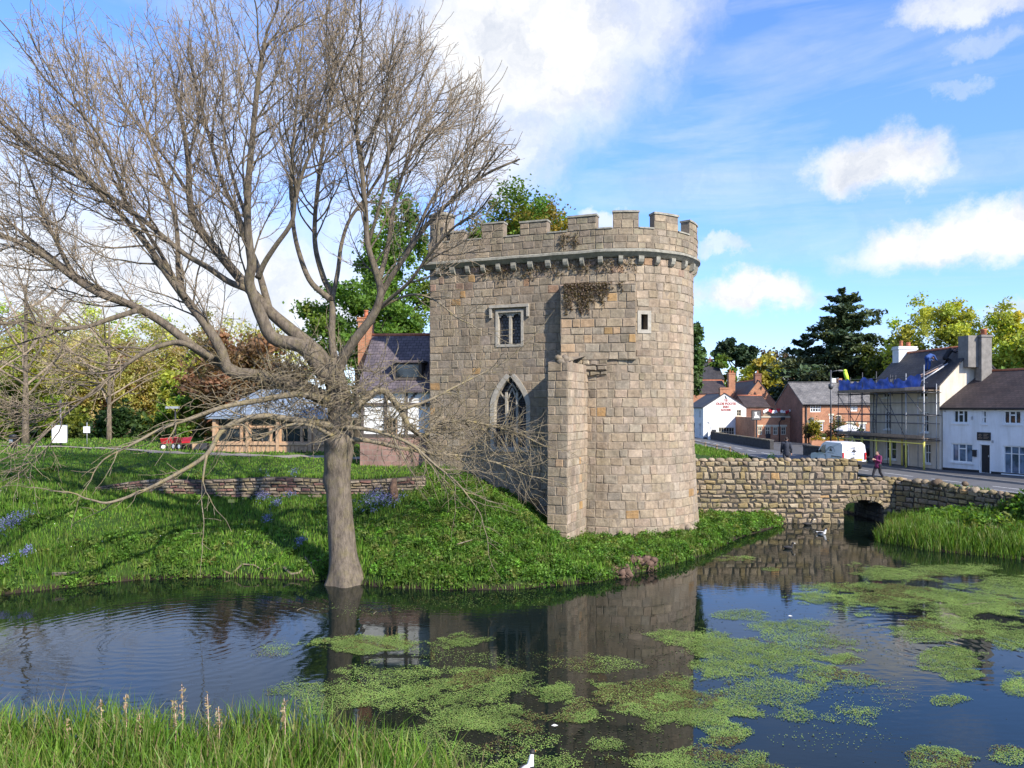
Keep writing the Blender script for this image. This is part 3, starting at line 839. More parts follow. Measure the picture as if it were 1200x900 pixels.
for a, b, zt in mer:
    zt += ur(-.09, .05)
    if a - lastb > .2:
        mb = MB(); curb(mb, lastb + .02, a - .02, ZP1 + .003, ZP1 + .07, 0, .05, .04); mb.build('coping', M['coping'], tower)
    lastb = b
    mb = MB(); stones(mb, pmap, snap_courses(ZP1 + .002, zt, .37, []), lambda p, q: [(a, b)], .35, .7, .02, .012, .02, .012, pcol)
    curb(mb, a, b, ZP1 + .002, zt)
    o = mb.build('merlon', [M['stone'], M['mortar']], tower)
    mb = MB(); curb(mb, a - .03, b + .03, zt + .003, zt + .085 + ur(0, .02), 0, .06, .05); mb.build('coping', M['coping'], o)
# round stair turret on the left corner
tc_ = plan(.55, -.30)
def tumap(u, v, d):
    a = u / .62; return Vector((tc_.x + (.62 + d) * math.cos(a), tc_.y + (.62 + d) * math.sin(a), v))
mb = MB(); stones(mb, tumap, snap_courses(ZP0 - .1, 16.12, .34, []), lambda a, b: [(0, 2 * PI * .62)], .3, .6, .02, .012, .02, .012, pcol, step=.25)
mb.lathe((tc_.x, tc_.y, 0), [(.68, 16.1), (.70, 16.2), (.5, 16.32), (.05, 16.4)], 18, 2)
o = mb.build('stair_turret', [M['stone'], M['mortar'], M['coping']], tower)
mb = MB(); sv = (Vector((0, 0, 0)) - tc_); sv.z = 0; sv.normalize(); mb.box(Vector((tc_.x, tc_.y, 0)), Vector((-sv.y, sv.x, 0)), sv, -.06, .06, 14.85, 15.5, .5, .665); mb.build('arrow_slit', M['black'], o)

# projecting block half way up
PB0 = Vector((xat(657, 36.20), 36.20, 0)); PB1 = Vector((xat(745, 35.62), 35.62, 0)); pd = (PB1 - PB0); PW = pd.length; pd.normalize(); pn = Vector((pd.y, -pd.x, 0))
pz0, pz1 = zat(421, 35.6), zat(331, 35.5)
def bmap(u, v, d):
    p = PB0 + pd * u + pn * d; return Vector((p.x, p.y, v))
mb = MB()
def ztop(u): return pz1 - .10 * u / PW
stones(mb, bmap, snap_courses(pz0, pz1 - .05, .37, []), lambda a, b: [(0, PW)], .3, .75, .025, .018, .025, .015, lambda u, v: pick(BUFF + GREY + ORANGE[2:] if random.random() < .96 else ORANGE, .14))
def lmap(u, v, d):                                     # left cheek of the block, facing the window wall
    p = PB0 - pn * u - pd * d; return Vector((p.x, p.y, v))
stones(mb, lambda u, v, d: lmap(1.6 - u, v, d), snap_courses(zat(445, 35.6), pz1 - .05, .37, []), lambda a, b: [(0, 1.6)], .3, .75, .02, .012, .02, .012, lambda u, v: pick(BUFF + GREY))
b2 = [PB0 - pn * 1.6, PB1 - pn * .6]
mb.face([bmap(0, pz1 - .05, .02), bmap(PW, pz1 - .05, .02), (b2[1].x, b2[1].y, pz1 + .22), (b2[0].x, b2[0].y, pz1 + .22)], 1)
mb.face([bmap(PW, pz0, 0), (b2[1].x, b2[1].y, pz0), (b2[1].x, b2[1].y, pz1 + .22), bmap(PW, pz1 - .05, 0)], 1)
# stepped rough courses carrying it
pz = pz0
for k in range(3):
    dz = .25; off = -.02 - .04 * k
    stones(mb, lambda u, v, d, off=off: bmap(u, v, d + off), [pz - dz, pz], lambda a, b: [(.25, PW * .62)], .3, .55, .05, .03, .05, .03, lambda u, v: pick(GREY + BUFF[:2], .15))
    mb.face([bmap(.25, pz, off), bmap(PW * .62, pz, off), bmap(PW * .62, pz, .02), bmap(.25, pz, .02)], 1)
    pz -= dz
mb.face([bmap(.25, pz, off), bmap(PW * .62, pz, off), bmap(PW * .62, pz, -.5), bmap(.25, pz, -.5)], 1)
mb.build('projecting_block', [M['stone'], M['mortar']], tower)
# raking buttress
q0 = Vector((xat(642, 33.85), 33.85, 0)); q1 = Vector((xat(665.5, 33.5), 33.5, 0)); qd = (q1 - q0); QW = qd.length; qd.normalize(); qn = Vector((qd.y, -qd.x, 0))
bz0, bz1 = .2, zat(424, 33.6)
def bt(v): return .10 * (1 - (v - bz0) / (bz1 - bz0))
def qmap(u, v, d): p = q0 + qd * u + qn * (d + bt(v)); return Vector((p.x, p.y, v))
def rmap(u, v, d): p = q1 + qn * bt(v) - qn * u + qd * d; return Vector((p.x, p.y, v))
def l2map(u, v, d): p = q0 + qn * bt(v) - qn * (3.2 - u) - qd * d; return Vector((p.x, p.y, v))
mb = MB(); cb = snap_courses(bz0, bz1, .40, [])
for fm, L, cl in ((qmap, QW, BUFF + GREY), (rmap, 3.2, PINK + BUFF[:2]), (l2map, 3.2, BUFF + GREY)):
    stones(mb, fm, cb, lambda a, b: [(0, L)], .3, .72, .022, .014, .022, .012, lambda u, v: pick(cl + (ORANGE if random.random() < .05 else []), .12))
tp = [qmap(0, bz1, 0), qmap(QW, bz1, 0), rmap(3.2, bz1 + .5, 0), l2map(0, bz1 + .5, 0)]
mb.face(tp, 1)
for k in range(16):                                    # broken rubble head
    c = qmap(ur(.08, QW - .08), bz1 + ur(-.02, .18), -ur(.08, 1.4)); r = ur(.12, .24)
    mb.ball(c, r, r * ur(.7, 1), r * ur(.6, .9), 7, 5, 0, pick(BUFF + GREY), .18)
mb.build('buttress', [M['stone'], M['mortar']], tower)
# footing stones
mb = MB()
for px, py in ((815, 611), (806, 613)):
    c = plan(upx(min(px, 807), .3), .42); mb.ball((c.x, c.y, .62), .34, .3, .22, 8, 6, 0, pick(PINK), .15)
mb.build('footing', M['stone'], tower)

# dead ivy left on the stone
def ivy(name, label, mapf, us, vs, n, dens, stems):
    t = thing(name, label, 'dead ivy')
    mb = MB()
    for k in range(stems):
        u = ur(*us); v = ur(lerp(vs[0], vs[1], .35), vs[1]); pts = []
        L = random.randint(4, 9)
        for i in range(L):
            if not (us[0] - .1 < u < us[1] + .1): break
            if vs[0] < v < vs[1] + .1 and dens(u, v) > random.random() * .6: pts.append(mapf(u, v, ur(.03, .10)))
            u += ur(-.16, .16); v -= ur(.02, .2)
        if len(pts) > 2: mb.tube(pts, [ur(.010, .018)] * (len(pts) - 1) + [.005], 4)
    mb.build('stem', M['twig'], t)
    C = []
    while len(C) < n:
        u, v = ur(*us), ur(*vs)
        if random.random() < dens(u, v): C.append(mapf(u, v, ur(.02, .14)))
    C = np.array([tuple(c) for c in C])
    np_mesh('dead_leaves', leaf_quads(C, RG.uniform(.04, .10, len(C)), 0, 1.2), tints(len(C), [(.17, .13, .095), (.22, .17, .125), (.13, .10, .075)], .25), M['leaf'], t)
    return t
def dn1(u, v):
    t = (pz1 - v) / 1.35; e = .9 - .85 * t + .25 * math.sin(u * 7) + .2 * math.sin(u * 17 + v * 5) - max(0, u / PW - .5 + t * .15) * 2.6 - max(0, .3 - u) * 3
    return max(0, min(1, e))
ivy('dead_ivy', 'brown dead ivy hanging over the top of the block jutting from the tower', bmap, (.15, PW * .85), (pz1 - 1.45, pz1 + .05), 2600, dn1, 90)
def dn2(u, v):
    return max(0, 1 - abs(v - 13.2) / .75 - .3 * abs(math.sin(u * 2.3))) * (1 if 1.5 < u < TL + 3 else .3)
ivy('dead_ivy', 'straggling dead ivy strands under the battlements of the tower', tmap, (upx(560), upx(745)), (12.3, 13.6), 900, dn2, 120)
def dn3(u, v): return max(0, .8 - abs(v - 14.3) / .7 - abs(u - upx(668)) * .8 + .3 * math.sin(u * 9))
ivy('dead_ivy', 'patch of withered ivy on the battlements above the middle of the tower', pmap, (upx(645), upx(690)), (13.7, 15.2), 140, dn3, 50)

# ------------------------------------------------------------------ bridge with its parapet and arch
bridge = thing('stone_bridge', 'low rubble stone bridge with one small arch over the moat beside the tower', 'bridge', (16, 43.5, 0))
BY = 42.5
XA, XB = 18.35, 20.55; XM = (XA + XB) / 2; ZS, ZA = .80, 1.30
def arch_z(x):
    t = (x - XM) / ((XB - XA) / 2); return ZS + (ZA - ZS) * math.sqrt(max(0, 1 - t * t)) if abs(t) < 1 else -9
def barch(v0, v1, iv):
    vm = (v0 + v1) / 2
    if vm >= ZA: return iv
    t = 1 if vm < ZS else math.sqrt(max(0, 1 - ((vm - ZS) / (ZA - ZS)) ** 2))
    h = (XB - XA) / 2 * t
    return subtract(iv, XM - h, XM + h) if h > .05 else iv
def bmap2(u, v, d): return Vector((u, BY - d - .04 * math.sin(u * .8 + v), v))
RUB = [(.25, .195, .125), (.21, .17, .115), (.28, .22, .145), (.18, .15, .11), (.23, .18, .13), (.28, .235, .165), (.21, .155, .095)]
def rcol(u, v): return pick(RUB + (ORANGE[:2] if random.random() < .06 else []), .2)
XL0 = 9.2; XST = 19.15; ZT = 3.46; ZT2 = 2.42
mb = MB()
cs = snap_courses(-.35, ZT2, .29, [], .25)
stones(mb, bmap2, cs, lambda a, b: barch(a, b, [(XL0, 21.55)]), .22, .62, .05, .035, .075, .045, rcol, .012)
cs = snap_courses(ZT2, ZT, .34, [], .2)
stones(mb, bmap2, cs, lambda a, b: [(XL0, XST)], .22, .6, .05, .035, .075, .045, rcol, .012)
# coping stones lying rough along the top
x = XL0
while x < XST - .2:
    w = ur(.25, .6); mb.ball((x + w / 2, BY + .2, ZT + .03), w / 2, .27, ur(.08, .16), 8, 6, 0, rcol(0, 0), .12); x += w * .92
x = XST + .1
while x < 21.4:
    w = ur(.25, .55); mb.ball((x + w / 2, BY + .16, ZT2 + .02), w / 2, .25, ur(.08, .17), 8, 6, 0, rcol(0, 0), .15); x += w * .9
# step end and tops
def emap(u, v, d): return Vector((XST + d, BY + u, v))
stones(mb, emap, snap_courses(ZT2 - .02, ZT, .34, [], .2), lambda a, b: [(0, .5)], .2, .5, .04, .03, .05, .02, rcol, .014)
mb.face([(XL0, BY, ZT), (XST, BY, ZT), (XST, BY + .5, ZT), (XL0, BY + .5, ZT)], 1)
mb.face([(XL0, BY + .5, ZT), (XST, BY + .5, ZT), (XST, BY + .5, 2), (XL0, BY + .5, 2)], 1)
mb.face([(XST, BY, ZT2), (21.4, BY, ZT2), (21.4, BY + .5, ZT2), (XST, BY + .5, ZT2)], 1)
mb.face([(XST, BY + .5, ZT2), (21.4, BY + .5, ZT2), (21.4, BY + .5, 2), (XST, BY + .5, 2)], 1)
mb.build('parapet_wall', [M['rubble'], M['dark_gap']], bridge)
mb = MB(); n = 15
for k in range(n):                                     # arch stones
    a0, a1 = PI * k / n + .02, PI * (k + 1) / n - .02; r = (XB - XA) / 2
    def ap(a, e, d): return Vector((XM + math.cos(a) * (r + e), BY - d, ZS + math.sin(a) * (ZA - ZS + e)))
    h = .055 + ur(-.02, .025); L = .26 + ur(-.08, .1); col = rcol(0, 0)
    q = [ap(a0, 0, .0), ap(a1, 0, .0), ap(a1, L, .0), ap(a0, L, .0), ap(a0, .02, h), ap(a1, .02, h), ap(a1, L - .03, h), ap(a0, L - .03, h)]
    mb.faces(q, [(4, 5, 6, 7), (0, 1, 5, 4), (1, 2, 6, 5), (2, 3, 7, 6), (3, 0, 4, 7)], 0, col)
mb.build('arch_ring', M['rubble'], bridge)
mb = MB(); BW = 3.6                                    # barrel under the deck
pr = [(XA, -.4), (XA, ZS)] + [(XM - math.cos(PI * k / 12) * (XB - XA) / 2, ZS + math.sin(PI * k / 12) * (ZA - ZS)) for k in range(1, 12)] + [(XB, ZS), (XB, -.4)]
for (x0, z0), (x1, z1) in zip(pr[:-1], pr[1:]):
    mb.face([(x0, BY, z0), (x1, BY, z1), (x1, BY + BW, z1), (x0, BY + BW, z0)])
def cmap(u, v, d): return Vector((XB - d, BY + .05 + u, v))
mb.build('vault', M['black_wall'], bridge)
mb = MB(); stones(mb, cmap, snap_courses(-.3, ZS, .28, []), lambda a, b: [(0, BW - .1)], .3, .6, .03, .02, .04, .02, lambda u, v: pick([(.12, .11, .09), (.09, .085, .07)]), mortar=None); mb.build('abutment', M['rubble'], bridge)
mb = MB()                                              # deck, rising to the castle
dk = [(9.2, 3.05), (14, 3.02), (17, 2.75), (19.3, 2.33), (21.6, 2.22)]
for (x0, z0), (x1, z1) in zip(dk[:-1], dk[1:]):
    mb.face([(x0, BY + .45, z0), (x1, BY + .45, z1), (x1, BY + BW, z1), (x0, BY + BW, z0)])
    mb.face([(x0, BY + BW, z0), (x1, BY + BW, z1), (x1, BY + BW, max(1.6, z1 - 1)), (x0, BY + BW, max(1.6, z0 - 1))])
mb.build('deck', M['path'], bridge)

# road retaining wall going on to the right from the bridge
RW = [(21.2, 42.44), (22.1, 41.2), (23.0, 39.4), (23.8, 37.9), (24.4, 36.6)]
seg = [Vector((x, y, 0)) for x, y in RW]; cum = [0]
for a, b in zip(seg[:-1], seg[1:]): cum.append(cum[-1] + (b - a).length)
def wmap(u, v, d):
    for k in range(len(seg) - 1):
        if u <= cum[k + 1] or k == len(seg) - 2:
            e = (seg[k + 1] - seg[k]).normalized(); p = seg[k] + e * (u - cum[k]) + Vector((e.y, -e.x, 0)) * (d - .06 * math.sin(u * 1.3)); return Vector((p.x, p.y, v))
rw = thing('retaining_wall', 'rough low rubble wall holding up the road above the reeds', 'wall', (22.8, 40, 0))
mb = MB()
def wtop(u): return 2.42 - .34 * (u / cum[-1])
stones(mb, lambda u, v, d: wmap(u, v * wtop(u) / 2.42, d), snap_courses(.2, 2.42, .27, [], .25), lambda a, b: [(0, cum[-1] - .5 * max(0, (a - 1.2)))], .22, .6, .06, .045, .06, .045, rcol, .014)
u = 0
while u < cum[-1] - .8:
    w = ur(.25, .6); c = wmap(u + w / 2, wtop(u), -.15); mb.ball(c, w / 2, w / 2, ur(.08, .2), 8, 6, 0, rcol(0, 0), .2); u += w * .85
for k in range(12):
    a, c = cum[-1] * k / 12, cum[-1] * (k + 1) / 12
    mb.face([wmap(a, wtop(a), 0), wmap(c, wtop(c), 0), wmap(c, wtop(c) - .05, -.8), wmap(a, wtop(a) - .05, -.8)], 2)
mb.build('stonework', [M['rubble'], M['dark_gap'], M['mirror']], rw)
for px, py, r, lb in ((1098, 566, .30, 'brown boulder with a split top on the wall above the reeds'), (1131, 567, .17, 'small pale boulder on the roadside wall near its right end')):
    D = 40.6 if px < 1110 else 39.4
    mb = MB(); p = at(px, py, D)
    mb.ball((p.x, p.y, p.z), r, r * .8, r * .75, 10, 8, 0, (.13, .095, .065), .16); mb.ball((p.x + r * .9, p.y + .1, p.z - .03), r * .55, r * .5, r * .6, 9, 7, 0, (.10, .07, .05), .18)
    o = mb.build('boulder', M['rubble']); recenter(o); tag(o, lb, 'boulder')

# low terrace wall on the castle lawn
lw = thing('terrace_wall', 'long low dry stone wall across the grass slope behind the bare tree', 'wall', (-12, 35.4, 2.4))
def lmap2(u, v, d):
    x = -19.6 + u; y = float(np.interp(x, XW, YW)) + .05 - d; return Vector((x, y, v))
mb = MB(); LWL = 15.6
def tz(u): return 3.12 + .06 * math.sin(u * .9) - .45 * max(0, 1 - u / 3.5)
lb_ = lambda u: 2.25
stones(mb, lambda u, v, d: lmap2(u, lerp(lb_(u), tz(u), v), d), snap_courses(0, 1, .16, [], .25), lambda a, b: [(0, LWL)], .2, .55, .05, .04, .04, .03, lambda u, v: pick([(.17, .14, .115), (.21, .175, .14), (.14, .115, .095), (.24, .19, .15)], .2))
for k in range(40):
    a, c = LWL * k / 40, LWL * (k + 1) / 40
    mb.face([lmap2(a, tz(a), 0), lmap2(c, tz(c), 0), lmap2(c, tz(c) + .03, -.5), lmap2(a, tz(a) + .03, -.5)], 2)
mb.build('stonework', [M['rubble'], M['dark_gap'], M['mirror']], lw)
# ------------------------------------------------------------------ buildings
def V3(x, y, z=0): return Vector((x, y, z))
def wall_holes(mb, P, u, n, Wd, z0, z1, holes, mi=0, rev=.12, rmi=None):
    """a wall sheet with rectangular holes and reveals; holes: (a,b,za,zb)"""
    us = sorted(set([0, Wd] + [x for h in holes for x in h[:2]])); zs = sorted(set([z0, z1] + [x for h in holes for x in h[2:4]]))
    def q(a, z, d=0): p = P + u * a + n * d; return (p.x, p.y, z)
    for a, b in zip(us[:-1], us[1:]):
        for c, d in zip(zs[:-1], zs[1:]):
            ma, mz = (a + b) / 2, (c + d) / 2
            if any(h[0] < ma < h[1] and h[2] < mz < h[3] for h in holes): continue
            mb.face([q(a, c), q(b, c), q(b, d), q(a, d)], mi)
    r = mi if rmi is None else rmi
    for a, b, c, d in [h[:4] for h in holes]:
        mb.face([q(a, c), q(a, d), q(a, d, -rev), q(a, c, -rev)], r); mb.face([q(b, d), q(b, c), q(b, c, -rev), q(b, d, -rev)], r)
        mb.face([q(a, d), q(b, d), q(b, d, -rev), q(a, d, -rev)], r); mb.face([q(b, c), q(a, c), q(a, c, -rev), q(b, c, -rev)], r)
def window(parent, P, u, n, h, cols=2, rows=1, frame='win_white', pane='glass', sill=None, ft=.07, bt=.045, dep=.10, lintel=None, uneven=None, name='window'):
    a, b, c, d = h[:4]; mb = MB(); P = V3(P.x, P.y)
    for x0, x1, y0, y1 in ((a, a + ft, c, d), (b - ft, b, c, d), (a + ft, b - ft, c, c + ft), (a + ft, b - ft, d - ft, d)):
        mb.box(P, u, n, x0, x1, y0, y1, -dep - .03, -dep + .05)
    for k in range(1, cols):
        x = lerp(a, b, k / cols); mb.box(P, u, n, x - bt / 2, x + bt / 2, c + ft, d - ft, -dep - .02, -dep + .04)
    for k in range(1, rows):
        z = lerp(c, d, k / rows) if uneven is None else lerp(c, d, uneven)
        mb.box(P, u, n, a + ft, b - ft, z - bt / 2, z + bt / 2, -dep - .015, -dep + .035)
    f = mb.build(name, M[frame], parent)
    mb = MB(); mb.box(P, u, n, a + .02, b - .02, c + .02, d - .02, -dep - .06, -dep - .035); mb.build('pane', M[pane], f)
    if sill:
        mb = MB(); mb.box(P, u, n, a - .08, b + .08, c - .09, c - .004, -.05, .08); mb.build('sill', M[sill], f)
    if lintel:
        mb = MB(); mb.box(P, u, n, a - .12, b + .12, d + .005, d + .22, -.03, .03); mb.build('lintel', M[lintel], f)
    return f
def door(parent, P, u, n, h, mat='black', frame='win_white', glazed=False):
    a, b, c, d = h[:4]; P = V3(P.x, P.y); mb = MB()
    mb.box(P, u, n, a + .03, b - .03, c + .02, d - .05, -.16, -.11)
    for k in range(2):
        for j in range(2):
            x0 = lerp(a + .12, b - .12, k / 2) + .03; x1 = lerp(a + .12, b - .12, (k + 1) / 2) - .03; y0 = lerp(c + .15, d - .15, j / 2) + .04; y1 = lerp(c + .15, d - .15, (j + 1) / 2) - .04
            mb.box(P, u, n, x0, x1, y0, y1, -.11, -.095)
    o = mb.build('door', M[mat], parent)
    mb = MB()
    for x0, x1, y0, y1 in ((a - .05, a + .03, c, d), (b - .03, b + .05, c, d), (a - .05, b + .05, d - .05, d + .04)): mb.box(P, u, n, x0, x1, y0, y1, -.12, .02)
    mb.build('door_frame', M[frame], o)
    mb = MB(); mb.box(P, u, n, b - .18, b - .12, c + 1.0, c + 1.12, -.1, -.05); mb.build('handle', M['steel'], o)
    return o
def gable_house(name, label, cat, P0, u, Wd, Dp, z0, zE, zR, wall, roof, front=(), right=(), left=(), oh=.18, og=.08, gable=None, group=None, ridge='terracotta', th=.12, roof_ext=(0, 0)):
    """front wall from P0 along u (seen from outside, left to right); ridge parallel to it"""
    P0 = V3(P0.x, P0.y); u = u.normalized(); n = V3(u.y, -u.x)
    t = thing(name, label, cat, (*(P0 + u * Wd / 2 - n * Dp / 2).xy, z0), group)
    mb = MB()
    wall_holes(mb, P0, u, n, Wd, z0 - .5, zE, [h for h in front])
    mats = [M[wall], M[gable or wall]]
    PR = P0 + u * Wd; PL = P0 - n * Dp
    wall_holes(mb, PR, -n, u, Dp, z0 - .5, zE, [h for h in right], 1)
    wall_holes(mb, PL, n, -u, Dp, z0 - .5, zE, [h for h in left], 1)
    q = lambda p, z: (p.x, p.y, z)
    mb.face([q(PR, zE), q(PR - n * Dp, zE), q(PR - n * Dp / 2, zR)], 1); mb.face([q(PL, zE), q(P0, zE), q(P0 - n * Dp / 2, zR)], 1)
    B0 = P0 - n * Dp; B1 = PR - n * Dp; mb.face([q(B1, z0 - .5), q(B0, z0 - .5), q(B0, zE), q(B1, zE)], 0)
    mb.build('wall', mats, t)
    mb = MB(); sl = (zR - zE) / (Dp / 2)
    a = P0 - u * (og + roof_ext[0]); b = P0 + u * (Wd + og + roof_ext[1]); mid = -n * Dp / 2
    for s, base in ((1, V3(0, 0)), (-1, -n * Dp)):
        e = n * oh * s; zl = zE - sl * oh
        lo0, lo1, hi0, hi1 = a + base + e, b + base + e, a + mid, b + mid
        up = Z * th
        A = [V3(lo0.x, lo0.y, zl), V3(lo1.x, lo1.y, zl), V3(hi1.x, hi1.y, zR), V3(hi0.x, hi0.y, zR)]
        Bq = [p + up for p in A]
        mb.faces(A + Bq, [(4, 5, 6, 7) if s > 0 else (7, 6, 5, 4), (0, 3, 2, 1) if s > 0 else (1, 2, 3, 0), (0, 1, 5, 4), (1, 2, 6, 5), (3, 0, 4, 7)])
    ro = mb.build('roof', M[roof], t)
    mb = MB(); mb.tube([V3(*(a + mid).xy, zR + th), V3(*(b + mid).xy, zR + th)], .10, 6); mb.build('ridge_tiles', M[ridge], ro)
    return t, ro, P0, u, n
def chimney(roof, c, sx, sy, z0, z1, mat, pots=2, rz=0, potm='terracotta', cap=True):
    mb = MB(); mb.cube((c[0], c[1], (z0 + z1) / 2), sx, sy, z1 - z0, rz)
    if cap: mb.cube((c[0], c[1], z1 - .12), sx + .12, sy + .12, .12, rz); mb.cube((c[0], c[1], z1 + .03), sx + .06, sy + .06, .06, rz)
    o = mb.build('chimney', M[mat], roof)
    d = V3(math.cos(rz), math.sin(rz))
    for k in range(pots):
        mb = MB()
        p = V3(c[0], c[1]) + d * ((k + .5) / pots - .5) * (sx * .8)
        r = .13 if k % 2 == 0 else .16; h = .45 if k % 2 == 0 else .34
        mb.lathe((p.x, p.y, z1 + .05), [(r * 1.1, 0), (r * .9, h * .6), (r * .85, h * .85), (r * 1.08, h * .9), (r * 1.08, h), (r * .7, h), (r * .7, h * .6)], 10)
        mb.build('chimney_pot', M[potm], roof)
    return o
def s_at(P, u, px):
    k = (px - 600) / F; return (k * P.y - P.x) / (u.x - k * u.y)
def rect(P, u, x0, x1, y0, y1):
    a, b = s_at(P, u, x0), s_at(P, u, x1); D = P.y + u.y * (a + b) / 2
    return (a, b, zat(y1, D), zat(y0, D))
def text(s, size, P, u, n, parent, mat, name='lettering', ext=.01, align='CENTER', d=.012):
    cu = bpy.data.curves.new('text', 'FONT'); cu.body = s; cu.size = size; cu.align_x = align; cu.extrude = ext; cu.offset = size * .04
    ob = bpy.data.objects.new('text', cu); COL.objects.link(ob)
    dg = bpy.context.evaluated_depsgraph_get(); me = bpy.data.meshes.new_from_object(ob.evaluated_get(dg))
    bpy.data.objects.remove(ob); bpy.data.curves.remove(cu)
    mw = Matrix(((u.x, 0, n.x, P.x + n.x * d), (u.y, 0, n.y, P.y + n.y * d), (0, 1, 0, P.z), (0, 0, 0, 1)))
    me.transform(mw); me.materials.clear()
    return link(name, me, parent, [M[mat]])

# ---- cream three-storey house under scaffolding
A = V3(28.4, 51.0); B = V3(27.3, 58.6); cu_ = (A - B).normalized(); Wc = (A - B).length
fr = [rect(B, cu_, *r) for r in ((1037.8, 1050, 517, 538), (1083, 1090.5, 520, 543), (1036.7, 1044, 482, 503), (1080, 1088, 483, 506.5), (1034.6, 1042, 456.8, 465.8), (1077, 1086.5, 455.8, 465.6))]
dr = rect(B, cu_, 1056.7, 1064.4, 521, 549); dr = (dr[0], dr[1], 2.3, dr[3])
cream, croof, P0, u, n = gable_house('cream_house', 'cream rendered three storey house behind scaffolding with yellow sleeved legs', 'house', B, cu_, Wc, 5.1, 2.25, 7.9, 10.45, 'cream_render', 'slate_dark', fr + [dr], oh=.25)
for i, h in enumerate(fr): window(cream, P0, u, n, h, 2 if i < 4 else 2, 2, sill='grey_white', uneven=.55 if i < 4 else None)
door(cream, P0, u, n, dr, 'black')
e = V3(*(A - n * 2.45).xy)
mb = MB(); mb.cube((e.x - .05, e.y + .0, 10.15), 1.35, .95, 2.1, math.atan2(-n.y, -n.x)); mb.cube((e.x + .45, e.y - .42, 9.0), .75, .55, 4.2, math.atan2(-n.y, -n.x))
mb.cube((e.x + .45, e.y - .42, 11.15), .87, .67, .14, math.atan2(-n.y, -n.x)); mb.build('chimney', M['grey_render'], croof)
mb = MB(); mb.lathe((e.x + .45, e.y - .42, 11.2), [(.19, 0), (.16, .3), (.21, .34), (.21, .42), (.13, .42), (.13, .2)], 10); mb.build('chimney_pot', M['terracotta'], croof)
fe = V3(*(B - n * 2.55 + u * .5).xy); chimney(croof, (fe.x, fe.y), 1.5, .75, 9.6, 11.0, 'white_render', 2, math.atan2(-n.y, -n.x))

# ---- white house on the right with a shop window
WP = V3(28.55, 50.9); wu = V3(.41, -.912).normalized(); WW = 12.5
wf_ = [rect(WP, wu, *r) for r in ((1116.7, 1134.4, 480.5, 495.8), (1151, 1156, 481, 496.5), (1175.7, 1196.7, 481, 497), (1114.6, 1140.2, 519.5, 541.8))]
dd = rect(WP, wu, 1148.6, 1160.6, 520.5, 553); dd = (dd[0], dd[1], 2.32, dd[3]); shop = rect(WP, wu, 1175.6, 1212, 523, 556)
far_ = [(9.0, 10.4, 5.1, 6.0), (8.8, 10.6, 2.9, 4.3)]
white, wroof, P0, u, n = gable_house('white_house', 'long white painted house with a dark tiled roof and black front door', 'house', WP, wu, WW, 6.0, 2.2, 6.45, 8.75, 'grey_white', 'tile_brown', wf_ + [dd, shop] + far_, oh=.22)
for i, h in enumerate(wf_): window(white, P0, u, n, h, (3, 1, 3, 3)[i], (1, 2, 1, 1)[i], sill='grey_white', pane=('glass', 'glass', 'glass', 'glass_blue')[i], ft=.08, bt=.07)
for h in far_: window(white, P0, u, n, h, 3, 1, sill='grey_white')
sw = window(white, P0, u, n, shop, 4, 2, pane='glass_blue', sill='grey_white', ft=.06, uneven=.72, name='shop_window')
door(white, P0, u, n, dd, 'black')
for h in (wf_[0], wf_[2], wf_[3]):                     # small casement transoms
    mb = MB()
    a, b = lerp(h[0], h[1], 1 / 3), lerp(h[0], h[1], 2 / 3); z = lerp(h[2], h[3], .66 if h is not wf_[3] else .72)
    mb.box(P0, u, n, a, b, z - .04, z + .04, -.115, -.055)
    mb.build('transom', M['win_white'], white)
mb = MB(); mb.box(P0, u, n, 0, dd[0] - .06, 1.9, 2.46, 0, .03); mb.box(P0, u, n, dd[1] + .06, WW, 1.9, 2.44, 0, .03); mb.build('plinth', M['black'], white)
sg = rect(WP, wu, 1145.4, 1161.2, 506.6, 516)
mb = MB(); mb.box(P0, u, n, sg[0], sg[1], sg[2], sg[3], .004, .05); sgo = mb.build('sign_board', M['black'], white)
mb = MB(); m0 = lerp(sg[0], sg[1], .24); zc = (sg[2] + sg[3]) / 2
for k in range(8):
    a = PI * 2 * k / 8; mb.box(P0, u, n, m0 + .07 * math.cos(a) - .02, m0 + .07 * math.cos(a) + .02, zc + .06 + .07 * math.sin(a) - .02, zc + .06 + .07 * math.sin(a) + .02, .051, .058)
mb.box(P0, u, n, m0 - .14, m0 + .14, zc - .13, zc - .09, .051, .058)
for k, (l, z) in enumerate(((.30, .12), (.22, .03), (.34, -.06), (.26, -.14))): mb.box(P0, u, n, lerp(sg[0], sg[1], .5), lerp(sg[0], sg[1], .5) + l, zc + z, zc + z + .035, .051, .058)
mb.build('emblem', M['board'], sgo)
pb = rect(WP, wu, 1141, 1144.6, 528, 535); mb = MB(); mb.box(P0, u, n, pb[0], pb[1], pb[2], pb[3], .004, .14); mb.box(P0, u, n, pb[0] - .02, pb[1] + .02, pb[3], pb[3] + .05, .004, .17); mb.build('letter_box', M['black'], white)
mb = MB()
for r in ((1139, 1140.2, 488, 492), (1163, 1164.2, 516, 519), (1107, 1108.5, 480.5, 482.5), (1141.5, 1143.5, 479.7, 480.7), (1166, 1168, 479.7, 480.7)):
    mb = MB(); q = rect(WP, wu, *r); mb.box(P0, u, n, q[0], q[1], q[2], q[3], .004, .09); mb.build('wall_fitting', M['steel'], white)
mb = MB(); mb.tube([P0 + n * .25 + Z * 6.36, P0 + u * WW + n * .25 + Z * 6.36], .06, 6); mb.build('gutter', M['black'], white)

